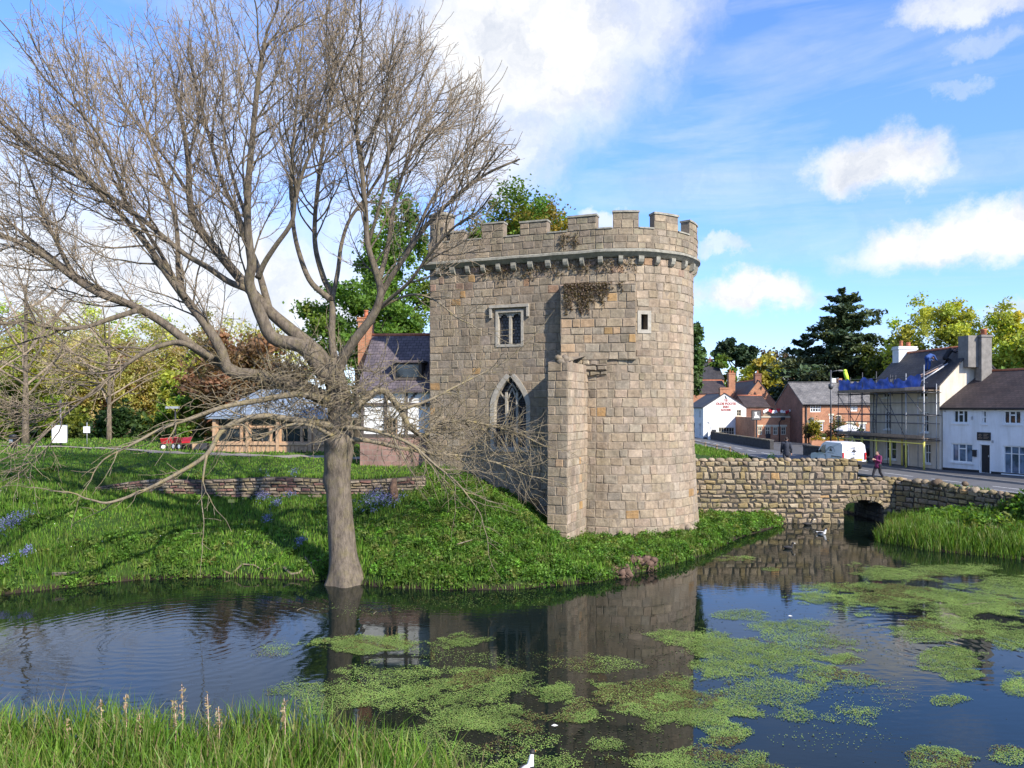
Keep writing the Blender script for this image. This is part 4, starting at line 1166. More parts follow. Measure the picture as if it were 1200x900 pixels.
# ---- scaffold on the cream house
P0 = V3(B.x, B.y); u = cu_; n = V3(u.y, -u.x); SB = 2.3
scf = thing('scaffold', 'steel tube scaffold with two board decks across the front of the cream house', 'scaffold', (*(P0 + u * Wc / 2 + n * .7).xy, SB))
L0, L1 = -2.2, Wc + .15; ups = [L0, -.55, 1.0, 2.7, 4.3, 6.0, L1]; D1, D2 = .35, 1.25
def sp(a, d, z): p = P0 + u * a + n * d; return V3(p.x, p.y, z)
ZD1, ZD2 = 4.35, 7.55
for k, a in enumerate(ups):
    top = (9.05 if k in (2, 3) else 8.75) + (.5 if k == len(ups) - 1 else 0)
    for d in (D1, D2):
        mb = MB(); mb.tube([sp(a, d, SB - .05 if k else SB + .0), sp(a, d, top if d == D2 else 8.0)], .030, 6); mb.build('standard', M['steel_dark' if k not in (5, 6) else 'steel'], scf)
        if d == D2 or k in (1, 4):
            mb = MB(); mb.tube([sp(a, d, SB), sp(a, d, ZD1 - .15)], .065, 8); mb.build('yellow_sleeve', M['yellow'], scf)
for d in (D1, D2):
    for z in (ZD1 - .08, 5.35, 5.95, 6.75, ZD2 - .08) + ((8.05, 8.55) if d == D2 else ()):
        mb = MB(); mb.tube([sp(L0 - .2, d - .05, z), sp(L1 + .25, d - .05, z)], .028, 6); mb.build('ledger', M['steel_dark'], scf)
for z in (ZD1 - .14, 5.9, ZD2 - .14):
    for a in ups:
        mb = MB(); mb.tube([sp(a + .06, -.05 if 0 < a < Wc else D1 - .3, z), sp(a + .06, D2 + .2, z)], .028, 6); mb.build('transom_tube', M['steel_dark'], scf)
for a0, a1, z0, z1 in ((L0, 1.0, 7.5, 4.4), (2.7, 4.3, 7.5, 6.0), (4.3, 6.0, 6.6, 4.4), (6.0, L1, 7.5, 6.0), (1.0, 2.7, 7.2, 5.4), (-.55, 1.0, 4.4, 6.4)):
    mb = MB(); mb.tube([sp(a0, D2 + .06, z0), sp(a1, D2 + .06, z1)], .026, 6); mb.build('brace', M['steel_dark'], scf)
mb = MB(); mb.tube([sp(-.2, D2 + .07, 4.2), sp(1.7, D2 + .07, SB + .1)], .045, 7); mb.build('yellow_brace', M['yellow'], scf)
mb = MB(); mb.tube([sp(L0, D2 + .06, ZD1 - .32), sp(L1, D2 + .06, ZD1 - .32)], .045, 7); mb.build('yellow_rail', M['yellow'], scf)
for z in (ZD1, ZD2):
    for k in range(5):
        mb = MB(); d = lerp(.1, 1.15, k / 4); j = ur(-.15, .15); mb.box(P0, u, n, L0 - .1 + j, L1 + .1 + j, z, z + .04, d, d + .23); mb.build('deck_board', M['board'], scf)
    mb = MB(); mb.box(P0, u, n, L0, L1 - (1.9 if z > 6 else 0), z + .045, z + .22, D2 + .03, D2 + .07); mb.build('toe_board', M['board'], scf)
mb = MB(); mb.box(P0, u, n, L1 - 1.85, L1, ZD2 + .045, ZD2 + .26, D2 + .03, D2 + .08); mb.build('toe_board', M['board_pink'], scf)
for a, z0, z1 in ((1.55, ZD1 + .05, ZD2 + .5), (3.6, ZD2 - .3, ZD2 + 1.2)):
    mb = MB()
    for s in (-.18, .18): mb.tube([sp(a + s, .75, z0), sp(a + s, .45, z1)], .022, 5)
    k = z0 + .2
    while k < z1: t_ = (k - z0) / (z1 - z0); mb.tube([sp(a - .18, lerp(.75, .45, t_), k), sp(a + .18, lerp(.75, .45, t_), k)], .015, 5); k += .27
    mb.build('ladder', M['steel_dark'], scf)
# blue sheeting tied along the top rail: a wavy cloth
sh_ = MB(); nu, nv = 70, 7
g = [[sp(lerp(L0 + .1, L1 - .25, i / nu), D2 + .02 + .05 * math.sin(i * 1.1) * (1 - j / nv) + .03 * math.sin(i * .37 + j), ZD2 + .22 + (.70 + .16 * math.sin(i * .31) + .10 * math.sin(i * .83 + 1) - (.45 if 44 < i < 50 else 0)) * j / nv) for j in range(nv + 1)] for i in range(nu + 1)]
for i in range(nu):
    for j in range(nv): sh_.face([g[i][j], g[i + 1][j], g[i + 1][j + 1], g[i][j + 1]], smooth=True)
o = sh_.build('debris_sheet', M['net']); recenter(o); tag(o, 'bright blue plastic sheeting tied along the top rail of the scaffold', 'sheeting')
# timber and poles leaning on the roof slope
for k, (a0, a1) in enumerate(((5.0, 6.4), (5.4, 6.9), (6.6, 6.9))):
    mb = MB(); p0 = sp(a0, .9, 8.0); p1 = sp(a1, -1.2, 9.4); d = (p1 - p0).normalized(); w = d.cross(V3(0, 0, 1)).normalized()
    mb.tube([p0, p1], .055, 4); o = mb.build('roof_pole', M['board_pink' if k < 2 else 'steel']); recenter(o)
    tag(o, ('pale timber batten sloping up the roof from the scaffold deck', 'second pale batten lying on the roof above the blue sheeting', 'metal pole lying on the roof slope beside the lit gable edge')[k], 'batten')
mb = MB(); p = sp(L0 + 1.1, D2, 8.75); mb.tube([p + V3(.1, 0, -.3), p + V3(0, 0, .1), p + V3(-.1, 0, .45)], [.14, .17, .15], 8)
mb.ball(p + V3(-.1, 0, .5), .16, .16, .14, 8, 6)
o = mb.build('hi_vis_roll', M['hivis']); recenter(o); tag(o, 'fluorescent yellow roll sticking up at the far end of the scaffold', 'roll')

# ---- white inn with red lettering on its gable
inn, iroof, P0, u, n = gable_house('white_inn', 'white gabled inn with red lettering on the end wall facing the moat', 'inn', V3(24.9, 109), V3(0, -1), 9, 5.6, 2.3, 6.45, 8.25, 'painted_brick', 'slate_dark',
    [(6.9, 7.7, 2.7, 4.4), (6.8, 7.6, 5.0, 6.1), (3.5, 4.4, 2.4, 4.4)], [(2.0, 4.05, 2.7, 3.85), (4.35, 4.95, 5.35, 6.15)], oh=.15)
window(inn, P0, u, n, (6.9, 7.7, 2.7, 4.4), 2, 3); window(inn, P0, u, n, (6.8, 7.6, 5.0, 6.1), 2, 2); door(inn, P0, u, n, (3.5, 4.4, 2.4, 4.4))
PR = P0 + u * 9
window(inn, PR, -n, u, (2.0, 4.05, 2.7, 3.85), 6, 2, frame='win_cream', sill='grey_white'); window(inn, PR, -n, u, (4.35, 4.95, 5.35, 6.15), 2, 2, frame='win_cream', sill='win_cream')
mb = MB(); mb.box(PR, -n, u, -.0, 5.6, 2.0, 2.55, 0, .03); mb.build('plinth', M['black'], inn)
chimney(iroof, (27.75, 100.45), 1.25, .8, 8.0, 9.0, 'brick', 0)
tu = -n
for s, z, sz, mt in (('YE', 7.24, .40, 'lettering_red'), ('OLDE BOOTE', 6.80, .42, 'lettering_red'), ('INN', 6.40, .40, 'lettering_red'), ('ROOMS', 6.02, .36, 'lettering_red')):
    p = PR + tu * 2.95; text(s, sz, V3(p.x, p.y, z), tu, u, inn, mt)
mb = MB()                                              # little dark boot painted above the words
bp = [(-.12, .34), (.04, .36), (.06, .16), (.22, .08), (.24, -.02), (-.06, -.02), (-.08, .1)]
mb.face([PR + tu * (2.9 + x) + u * .012 + Z * (7.62 + z) for x, z in bp]); mb.build('boot_emblem', M['letter_dark'], inn)

# ---- brick single-storey extension with a roof terrace
EP = V3(29.1, 92); EW = 5.6; eu = V3(1, 0); en = V3(0, -1)
ext = thing('brick_extension', 'flat roofed orange brick extension with small cream windows and a roof terrace', 'building', (31.8, 95, 2.2))
ws = [rect(EP, eu, *r) for r in ((888, 893.2, 500, 509.5), (897, 903, 500, 509.5), (906, 911.4, 500, 509.5), (915.2, 921, 500, 509.5))]
ed = rect(EP, eu, 931, 938.6, 497.5, 516.5)
mb = MB(); wall_holes(mb, EP, eu, en, EW, 1.8, 5.25, ws + [ed])
wall_holes(mb, V3(29.1, 100.5), V3(0, -1), V3(-1, 0), 8.5, 1.8, 5.25, [])
wall_holes(mb, V3(34.7, 92), V3(0, 1), V3(1, 0), 8.5, 1.8, 5.25, [])
mb.face([(29.1, 92, 5.25), (34.7, 92, 5.25), (34.7, 100.5, 5.25), (29.1, 100.5, 5.25)])
mb.build('wall', M['brick'], ext)
for h in ws: window(ext, EP, eu, en, h, 2, 2, frame='win_cream', lintel='win_cream', ft=.1, bt=.07)
door(ext, EP, eu, en, ed, 'glass_blue', 'steel')
mb = MB(); mb.box(EP, eu, en, ed[1] + .06, ed[1] + .55, 2.2, ed[3], .004, .06); mb.build('side_panel', M['metal_roof'], ext)
mb = MB(); mb.box(EP, eu, en, -.08, EW + .05, 5.252, 5.38, -.3, .10); mb.build('coping', M['win_cream'], ext)
mb = MB(); mb.box(EP, eu, en, 1.0, EW - .3, 5.385, 5.95, -.2, -.16); mb.build('balustrade', M['board'], ext)
mb = MB(); mb.tube([V3(32.0, 91.93, 2.3), V3(32.0, 91.93, 4.7)], .06, 6); mb.tube([V3(32.0, 91.93, 4.7), V3(32.3, 91.7, 5.1)], .05, 6); mb.box(V3(32.35, 91.7), eu, en, -.2, .22, 4.95, 5.3, -.1, .12); mb.build('wall_lamp', M['black'], ext)
mb = MB(); mb.box(EP, eu, en, *[lerp(ws[1][0], ws[1][1], k) for k in (.05, .95)], 2.75, 3.3, .004, .05); mb.build('menu_board', M['black'], ext)
bt_ = thing('bunting', 'row of red and white flags along the terrace railing of the brick extension', 'bunting', (32, 91.95, 5.8))
for k in range(22):
    x = lerp(30.2, 34.5, k / 21); mb = MB(); zz = 5.98 + .12 * math.sin(k * .9) + ur(-.05, .08); r = ur(.12, .20)
    pts = [V3(x - r, 91.9 + ur(-.08, .02), zz + r), V3(x + r, 91.9 + ur(-.08, .02), zz + r * ur(.7, 1.2)), V3(x + r * ur(.2, .8), 91.86, zz - r), V3(x - r * ur(.4, .9), 91.86, zz - r * ur(.7, 1.1))]
    b2_ = [p + V3(.0, .05, 0) for p in pts]
    mb.faces(pts + b2_, [(3, 2, 1, 0), (4, 5, 6, 7), (0, 1, 5, 4), (1, 2, 6, 5), (2, 3, 7, 6), (3, 0, 4, 7)]); mb.build('flag', M['red_paint' if (k * 7) % 5 in (1, 3) else 'canvas'], bt_)
mb = MB(); mb.tube([V3(30.0, 91.9, 6.05), V3(34.6, 91.9, 6.05)], .02, 5); mb.build('cord', M['canvas'], bt_)

# ---- long brick house with a grey slate roof
BP = V3(33.3, 88); BW_ = 15
bw = [rect(BP, eu, *r) for r in ((947.5, 965, 494.5, 505), (949.5, 962, 474.2, 483), (997, 1005, 474.5, 482), (972, 976, 487, 495.5), (992.5, 1002, 496, 505.5), (1007, 1014.5, 497, 506))]
bd = rect(BP, eu, 979.6, 985.4, 487, 504)
bh, broof, P0, u, n = gable_house('brick_house', 'long red brick house with a grey slate roof and pale lintels', 'house', BP, eu, BW_, 9, 2.3, 6.85, 9.35, 'brick', 'slate_grey', bw + [bd], gable='brick_dark', oh=.2, ridge='slate_grey')  # gable ends take a darker brick, their shade put into the colour
for i, h in enumerate(bw): window(bh, P0, u, n, h, (5, 4, 3, 1, 3, 3)[i], (3, 2, 2, 1, 2, 2)[i], frame='win_white', lintel='win_cream' if i not in (1, 2) else None, ft=.1, bt=.07)
door(bh, P0, u, n, bd, 'steel_dark', 'win_cream')
mb = MB(); mb.tube([V3(33.7, 87.9, 2.3), V3(33.7, 87.9, 6.7)], .07, 6); mb.tube([V3(33.2, 87.78, 6.72), V3(48.3, 87.78, 6.72)], .08, 6); mb.build('drainpipe', M['black'], bh)
mb = MB(); mb.ball((34.3, 87.85, 5.1), .28, .1, .26, 10, 7); mb.build('satellite_dish', M['steel_dark'], bh)
for k in (4.5, 5.1): 
    mb = MB(); mb.cube((33.3 + k * 1.2, 92.5, 9.7), .5, .4, .5); mb.build('chimney', M['brick' if k > 5 else 'white_render'], broof)

# ---- houses behind the inn
def simple(name, label, nearx0, nearx1, D, zE, zR, wall, roof, length=10, axis='depth', right=(), z0=2.3):
    if axis == 'depth':   # gable end faces us
        return gable_house(name, label, 'house', V3(nearx0, D + length), V3(0, -1), length, nearx1 - nearx0, z0, zE, zR, wall, roof, right=right, oh=.15)
    return gable_house(name, label, 'house', V3(nearx0, D), V3(1, 0), nearx1 - nearx0, length, z0, zE, zR, wall, roof, front=right, oh=.15)
g1, r1_, P, u, n = simple('gabled_house', 'red brick gable end with dark slate roof and chimney behind the inn', xat(864, 112), xat(914, 112), 112, zat(478, 112), zat(446, 112), 'brick', 'slate_dark', 11, right=[(4.3, 5.4, 5.0, 6.4)])
window(g1, P + u * 11, -n, u, (4.3, 5.4, 5.0, 6.4), 2, 2, frame='win_cream')
chimney(r1_, (xat(886.5, 113), 112.6), .9, .9, 9.6, zat(438, 112), 'brick_dark', 1)
g2, r2_, *_ = simple('brown_roofed_house', 'low brick house with a long brown tiled roof just above the inn', xat(812, 116), xat(856, 116), 117, zat(461, 117), zat(446.5, 121), 'brick', 'tile_brown', 8, 'across')
chimney(r2_, (xat(859, 118), 119), 1.0, 1.0, 7.5, zat(437, 118), 'brick', 2)
g3, r3_, *_ = simple('hipped_house', 'tall brick house with a dark slate roof farthest up the street', xat(790, 136), xat(852, 136), 138, zat(444, 138), zat(424.5, 143), 'brick', 'slate_dark', 10, 'across')
chimney(r3_, (xat(832, 143), 143), .9, .9, 13.5, zat(421, 143), 'brick_dark', 1)
g4, r4_, *_ = simple('lean_to_house', 'low house with a brown roof between the white inn and the brick gable', xat(871, 106), xat(899, 106), 105, zat(477, 105), zat(464.5, 109), 'brick_dark', 'tile_brown', 7, 'across')

# ---- half-timbered cottage against the tower
CP = V3(xat(423, 40.3), 40.3); CW = 4; cuu = V3(.995, -.10).normalized()
cz0, czE, czR = 3.5, zat(453, 40.2), 10.35
ch = [rect(CP, cuu, 452, 466, 490, 510.5)]
cot, cro, P0, u, n = gable_house('timbered_cottage', 'white half timbered cottage with a purple slate roof against the tower', 'cottage', CP, cuu, 4.6, 5.4, cz0, czE, czR, 'white_render', 'slate_purple', ch, oh=.3, og=.15)
window(cot, P0, u, n, ch[0], 2, 1, frame='timber', ft=.09)
mb = MB()
zp = zat(513, 40.2)
for a in (0, 1.25, 2.35, 4.0): mb.box(P0, u, n, a, a + .16, zp, czE, .003, .05)
for z in (zp, lerp(zp, czE, .62)): mb.box(P0, u, n, .0, 4.6, z, z + (.17 if z > zp else .2), .052, .075)
for s in (0, 1):
    for k in range(8):
        x0 = lerp(2.6, 3.3, k / 8) if s else lerp(.2, .9, k / 8); zb = lerp(zp, czE, .72); zz = zb + (.55 * math.sin(k / 8 * PI / 2)); mb.box(P0, u, n, x0, x0 + .12, zz, zz + .14, .003, .045)
mb.build('timber_frame', M['timber_black'], cot)
mb = MB(); mb.box(P0, u, n, -.02, 4.6, cz0 - .4, zp - .002, .0, .10); mb.build('plinth', M['sandstone'], cot)
chimney(cro, (CP.x - .3, CP.y + 3.0), .75, .85, 8.5, zat(374, 43.3), 'brick', 1)
dm = P0 + u * 1.7                                      # dormer in the roof
mb = MB(); mb.box(dm, u, n, 0, 1.5, czE + .35, czE + 1.25, -1.6, -.15); dmo = mb.build('dormer', M['timber_black'], cro)
mb = MB(); q0_ = dm + n * .0; mb.box(dm, u, n, -.15, 1.65, czE + 1.25, czE + 1.36, -2.2, .0); mb.build('dormer_roof', M['slate_purple'], dmo)
mb = MB(); mb.box(dm, u, n, .15, 1.35, czE + .5, czE + 1.15, -.148, -.12); mb.build('pane', M['glass'], dmo)

# ---- timber visitor building with a grey metal roof
VP = V3(xat(250, 50), 50); VW = 7.6; vu = V3(.998, -.06).normalized(); vn = V3(vu.y, -vu.x); vz0 = 3.45; vzE = zat(488, 49.5)
vis = thing('visitor_centre', 'pale oak and glass visitor building with a hipped grey metal roof', 'building', (*(VP + vu * 3.8 - vn * 3).xy, vz0))
hl = [(.25, 1.8, 4.16, 5.12), (2.44, 3.74, 4.16, 5.12), (4.44, 5.8, 4.16, 5.12), (1.88, 2.16, 4.16, 5.12), (3.82, 4.16, 4.16, 5.12), (5.88, 6.3, 4.16, 5.12), (.25, 2.16, 5.18, 5.8), (2.44, 4.16, 5.18, 5.8), (4.44, 6.3, 5.18, 5.8)]
mb = MB(); wall_holes(mb, VP, vu, vn, VW, 3.0, vzE, hl, 0, .15)
e = VP - vn * 6; wall_holes(mb, e, vn, -vu, 6, 3.0, vzE, []); wall_holes(mb, VP + vu * VW, -vn, vu, 6, 3.0, vzE, [])
for k in range(26): mb.box(VP, vu, vn, k * .29 + .02, k * .29 + .16, 3.2, 3.9, .003, .045)
for a in (.0, 2.2, 4.2, 6.35, 7.4): mb.box(VP, vu, vn, a, a + .2, 3.2, vzE, .05, .14)
mb.box(VP, vu, vn, 0, VW, 4.0, 4.14, .046, .12)
mb.build('wall', M['timber'], vis)
for h in hl: window(vis, VP, vu, vn, h, 1, 1, frame='timber', ft=.06, dep=.1)
mb = MB(); pts = [V3(2.75, 0, 4.6), V3(2.95, 0, 4.72), V3(3.2, 0, 4.6), V3(3.25, 0, 4.2)]
mb.tube([V3(*(VP + vu * p.x + vn * (-.04)).xy, p.z) for p in pts], .03, 6); mb.build('door_handle', M['steel'], vis)
mb = MB(); o_ = .35
def vp(a, d, z): p = VP + vu * a - vn * d; return V3(p.x, p.y, z)
E = [vp(-o_, -o_, vzE), vp(VW + o_, -o_, vzE), vp(VW + o_, 6 + o_, vzE), vp(-o_, 6 + o_, vzE)]; zr = zat(456, 53); Rg = [vp(2.0, 3, zr), vp(VW - 1.2, 3, zr)]
mb.face([E[0], E[1], Rg[1], Rg[0]]); mb.face([E[1], E[2], Rg[1]]); mb.face([E[2], E[3], Rg[0], Rg[1]]); mb.face([E[3], E[0], Rg[0]]); mb.face(E[::-1])
dn_ = [p - Z * .16 for p in E]
for k in range(4): mb.face([dn_[k], dn_[(k + 1) % 4], E[(k + 1) % 4], E[k]])
for k in range(16):                                    # standing seams
    a = -o_ + (VW + 2 * o_) * (k + .5) / 16; t1 = 1.0
    xr = min(max(a, 2.0), VW - 1.2); ed0 = vp(a, -o_, vzE)
    if a < 2.0: f = (a + o_) / (2.0 + o_)
    elif a > VW - 1.2: f = (VW + o_ - a) / (1.2 + o_)
    else: f = 1
    top_ = vp(a, -o_ + (3 + o_) * f, lerp(vzE, zr, f)); mb.tube([ed0 + Z * .02, top_ + Z * .02], .025, 4)
mb.build('roof', M['metal_roof'], vis)
# ------------------------------------------------------------------ street things
def zg(x, y): return float(ground(np.array([x], float), np.array([y], float))[0])
def dark_wall(label, pts, h=.85, th=.35):
    t = thing('roadside_wall', label, 'wall', (*pts[len(pts) // 2], 2.3), 'dark walls along the far side of the road')
    mb = MB()
    for (x0, y0), (x1, y1) in zip(pts[:-1], pts[1:]):
        a, b = V3(x0, y0), V3(x1, y1); d = (b - a).normalized(); w = V3(-d.y, d.x) * th / 2
        z0, z1 = zroad(y0), zroad(y1)
        q = [V3(*(a + w).xy, z0 - .3), V3(*(b + w).xy, z1 - .3), V3(*(b + w).xy, z1 + h), V3(*(a + w).xy, z0 + h), V3(*(a - w).xy, z0 - .3), V3(*(b - w).xy, z1 - .3), V3(*(b - w).xy, z1 + h), V3(*(a - w).xy, z0 + h)]
        mb.faces(q, [(0, 1, 2, 3), (5, 4, 7, 6), (3, 2, 6, 7), (4, 0, 3, 7), (1, 5, 6, 2)])
    mb.build('stonework', M['black_wall'], t)
    mb = MB()
    for (x0, y0), (x1, y1) in zip(pts[:-1], pts[1:]):
        n = max(2, int(math.hypot(x1 - x0, y1 - y0) / .5))
        for k in range(n):
            x, y = lerp(x0, x1, (k + .5) / n), lerp(y0, y1, (k + .5) / n)
            mb.cube((x, y, zroad(y) + h + .055), .42, .47, .10 + ur(-.01, .03), math.atan2(y1 - y0, x1 - x0), t=pick([(.10, .095, .09), (.13, .125, .115)]))
    mb.build('coping', M['rubble'], t)
dark_wall('long dark stone wall along the road in front of the inn and extension', [(26.0, 107), (25.75, 98), (25.6, 88), (25.55, 75.5)])
dark_wall('dark stone wall by the road between the entrance and the parked white van', [(25.75, 67.5), (26.0, 62), (26.6, 58.9), (27.1, 58.7)], .8)
# rail fence on the verge left of the road
rf = thing('rail_fence', 'low wooden post and rail fence on the grass verge beside the road', 'fence', (19.2, 62, 2.3))
fp = [(19.3, 52), (19.4, 55), (19.45, 58), (19.5, 61.5), (19.55, 65), (19.6, 69), (19.6, 73.5), (19.65, 78), (19.7, 83)]
for x, y in fp:
    mb = MB(); z = zg(x, y); mb.cube((x, y, z + .25), .15, .15, .8); mb.build('post', M['board'], rf)
mb = MB()
for (x0, y0), (x1, y1) in zip(fp[:-1], fp[1:]): mb.tube([V3(x0, y0, zg(x0, y0) + .48), V3(x1, y1, zg(x1, y1) + .48)], .05, 5)
mb.build('rail', M['board'], rf)
# lamp column
t = thing('street_lamp', 'tall dark lamp column with a short arm in front of the brick house', 'street lamp', (27.4, 66, 2.3))
mb = MB(); mb.tube([V3(27.4, 66, 2.25), V3(27.4, 66, 3.3)], .11, 8); mb.tube([V3(27.4, 66, 3.3), V3(27.4, 66, 9.65)], .065, 8); mb.build('post', M['steel_dark'], t)
mb = MB(); mb.tube([V3(27.4, 66, 9.4), V3(27.6, 65.9, 9.55), V3(27.9, 65.8, 9.6)], .035, 6); mb.build('arm', M['steel_dark'], t)
mb = MB(); mb.ball((28.1, 65.7, 9.58), .28, .11, .08, 10, 6); mb.build('lantern', M['grey_render'], t)
mb = MB(); mb.lathe((27.4, 66, 8.0), [(.1, 0), (.2, .1), (.22, .4), (.1, .5)], 10); mb.build('junction_box', M['steel_dark'], t)
# inn sign on its post
t = thing('inn_sign', 'black framed hanging inn sign with a pale boot on a dark post', 'sign', (28.0, 88, 2.3))
mb = MB(); mb.cube((28.0, 88, 3.6), .16, .16, 3.0); mb.build('post', M['black'], t)
mb = MB(); mb.cube((27.95, 87.9, 5.55), 1.1, .12, 1.15); mb.build('frame', M['black'], t)
mb = MB(); mb.cube((27.95, 87.825, 5.55), .92, .02, .95); fb = mb.build('panel', M['slate_grey'], t)
mb = MB(); bpts = [(-.22, .36), (.02, .40), (.05, .05), (.28, -.08), (.34, -.28), (-.30, -.28), (-.16, .0)]
mb.faces([(27.95 + x, 87.80, 5.55 + z) for x, z in bpts] + [(27.95 + x, 87.815, 5.55 + z) for x, z in bpts], [(0, 1, 2, 3, 4, 5, 6)]); mb.build('boot_emblem', M['canvas'], fb)
# fingerpost by the inn
t = thing('fingerpost', 'white fingerpost with a dark notice board at the corner of the inn', 'signpost', (25.05, 97.6, 2.3))
mb = MB(); mb.cube((25.05, 97.6, 3.3), .3, .2, 2.4); mb.lathe((25.05, 97.6, 4.45), [(.16, 0), (.24, .1), (.14, .25), (.03, .35)], 10); mb.build('post', M['canvas'], t)
mb = MB(); mb.box(V3(25.05, 97.5), V3(.93, -.35), V3(-.35, -.93), .1, .62, 3.8, 4.02, -.02, .02); mb.box(V3(25.05, 97.5), V3(-.93, -.35), V3(-.35, .93), .1, .4, 3.8, 4.0, -.02, .02); mb.build('finger', M['canvas'], t)
t2 = thing('notice_board', 'small dark notice board beside the white fingerpost', 'notice board', (25.6, 97.4, 2.3))
mb = MB(); mb.cube((25.6, 97.4, 3.42), .55, .06, .42); mb.build('panel', M['black'], t2); mb = MB(); mb.cube((25.6, 97.45, 2.8), .07, .05, 1.2); mb.build('post', M['black'], t2)
# parasol
t = thing('parasol', 'open white parasol in the garden of the brick house', 'parasol', (36.6, 83.5, 2.4))
mb = MB(); mb.tube([V3(36.6, 83.5, 2.3), V3(36.6, 83.5, 4.6)], .04, 6); mb.build('pole', M['steel_dark'], t)
mb = MB(); c = V3(36.6, 83.5, 0); nn = 8
for k in range(nn):
    a0, a1 = 2 * PI * k / nn, 2 * PI * (k + 1) / nn
    for r0, z0, r1, z1 in ((.05, 4.62, .75, 4.45), (.75, 4.45, 1.55, 4.05), (1.55, 4.05, 1.56, 3.9)):
        mb.face([(c.x + r0 * math.cos(a0), c.y + r0 * math.sin(a0), z0), (c.x + r1 * math.cos(a0), c.y + r1 * math.sin(a0), z1), (c.x + r1 * math.cos(a1), c.y + r1 * math.sin(a1), z1), (c.x + r0 * math.cos(a1), c.y + r0 * math.sin(a1), z0)])
mb.build('canopy', M['canvas'], t)
# garden terrace wall with flower trough and tubs
t = thing('garden_wall', 'low brick garden wall topped with yellow and orange flowers below the parasol', 'garden wall', (35, 80, 2.2))
mb = MB(); mb.box(V3(31.2, 80.0), eu, en, 0, 8.5, 2.0, 3.0, -.3, 0); mb.build('stonework', M['brick'], t)
C = np.stack([RG.uniform(31.2, 39.6, 2600), RG.uniform(80.0, 80.35, 2600), 3.0 + np.abs(RG.normal(0, .16, 2600))], 1); C[:, 2] *= 1 + .04 * np.sin(C[:, 0] * 4)
np_mesh('flowers', leaf_quads(C, .10, 0, 1.2), tints(2600, [(.55, .34, .02), (.5, .25, .03), (.08, .13, .02), (.14, .15, .03), (.52, .42, .05)], .2), M['petal'], t)
for k, (x, r) in enumerate(((33.0, .26), (36.2, .24), (37.3, .3))):
    t = thing('flower_tub', ('pale tub of foliage by the large white window of the brick house', 'small pale planter near the parasol pole', 'round white planter to the right of the parasol')[k], 'planter', (x, 81.6, 2.95), 'tubs in the garden of the brick house')
    mb = MB(); mb.lathe((x, 81.6, 2.7), [(r * .7, 0), (r, .5), (r * 1.08, .55), (r * .9, .55), (r * .85, .45)], 12); mb.build('pot', M['canvas'], t)
    C = np.array([x, 81.6, 3.45]) + RG.normal(size=(160, 3)) * [.2, .2, .16]; np_mesh('foliage', leaf_quads(C, .1), tints(160, [(.06, .10, .02), (.10, .13, .03)]), M['leaf'], t)
def shrub(name, label, x, y, z, w, h, cols, n=900, ls=.14, group=None, cat='shrub'):
    t = thing(name, label, cat, (x, y, z), group)
    mb = MB(); tips = []
    for k in range(9):
        a = ur(0, 2 * PI); r = ur(.1, .42) * w; p = V3(x + r * math.cos(a), y + r * math.sin(a), z + h * ur(.5, .95)); tips.append(p)
        mb.tube([V3(x + ur(-.1, .1), y + ur(-.1, .1), z - .05), lerp(V3(x, y, z), p, .5) + V3(ur(-.1, .1), 0, .1), p], [.03, .02, .008], 5)
    mb.build('stem', M['darkbark'], t)
    tp = np.array([tuple(p) for p in tips]); C = tp[RG.integers(0, 9, n)] + RG.normal(size=(n, 3)) * [w * .17, w * .17, h * .17]
    C[:, 2] = np.maximum(C[:, 2], z + .05)
    np_mesh('foliage', leaf_quads(C, RG.uniform(.6, 1.3, n) * ls, .2), tints(n, cols, .2), M['leaf'], t); return t
YEL = [(.22, .20, .02), (.30, .25, .03), (.14, .15, .02)]; BRN = [(.13, .09, .06), (.10, .07, .04), (.12, .11, .04)]; GRN = [(.04, .08, .015), (.06, .10, .02)]
for k, (px, D, w, h, cl, lb) in enumerate(((948, 85, 1.3, 1.9, BRN, 'brown leaved shrub left of the yellow bush against the brick house'), (956, 84, 1.1, 2.1, YEL, 'bright yellow bush under the large white window'), (981, 84, 1.7, 2.6, BRN + GRN, 'tall bronze shrub beside the door of the brick house'),
                                              (998, 84.5, 1.2, 1.6, YEL, 'yellow flowering bush under the white parasol'), (972, 83, 1.0, 1.1, [(.06, .03, .025), (.09, .05, .03)], 'small dark purple shrub behind the lamp column'), (1008, 82, 1.4, 1.5, GRN, 'green shrub between the parasol and the scaffold'))):
    shrub('garden_shrub', lb, xat(px, D), D, 2.5, w, h, cl, 900, .15, 'shrubs in front of the brick house')

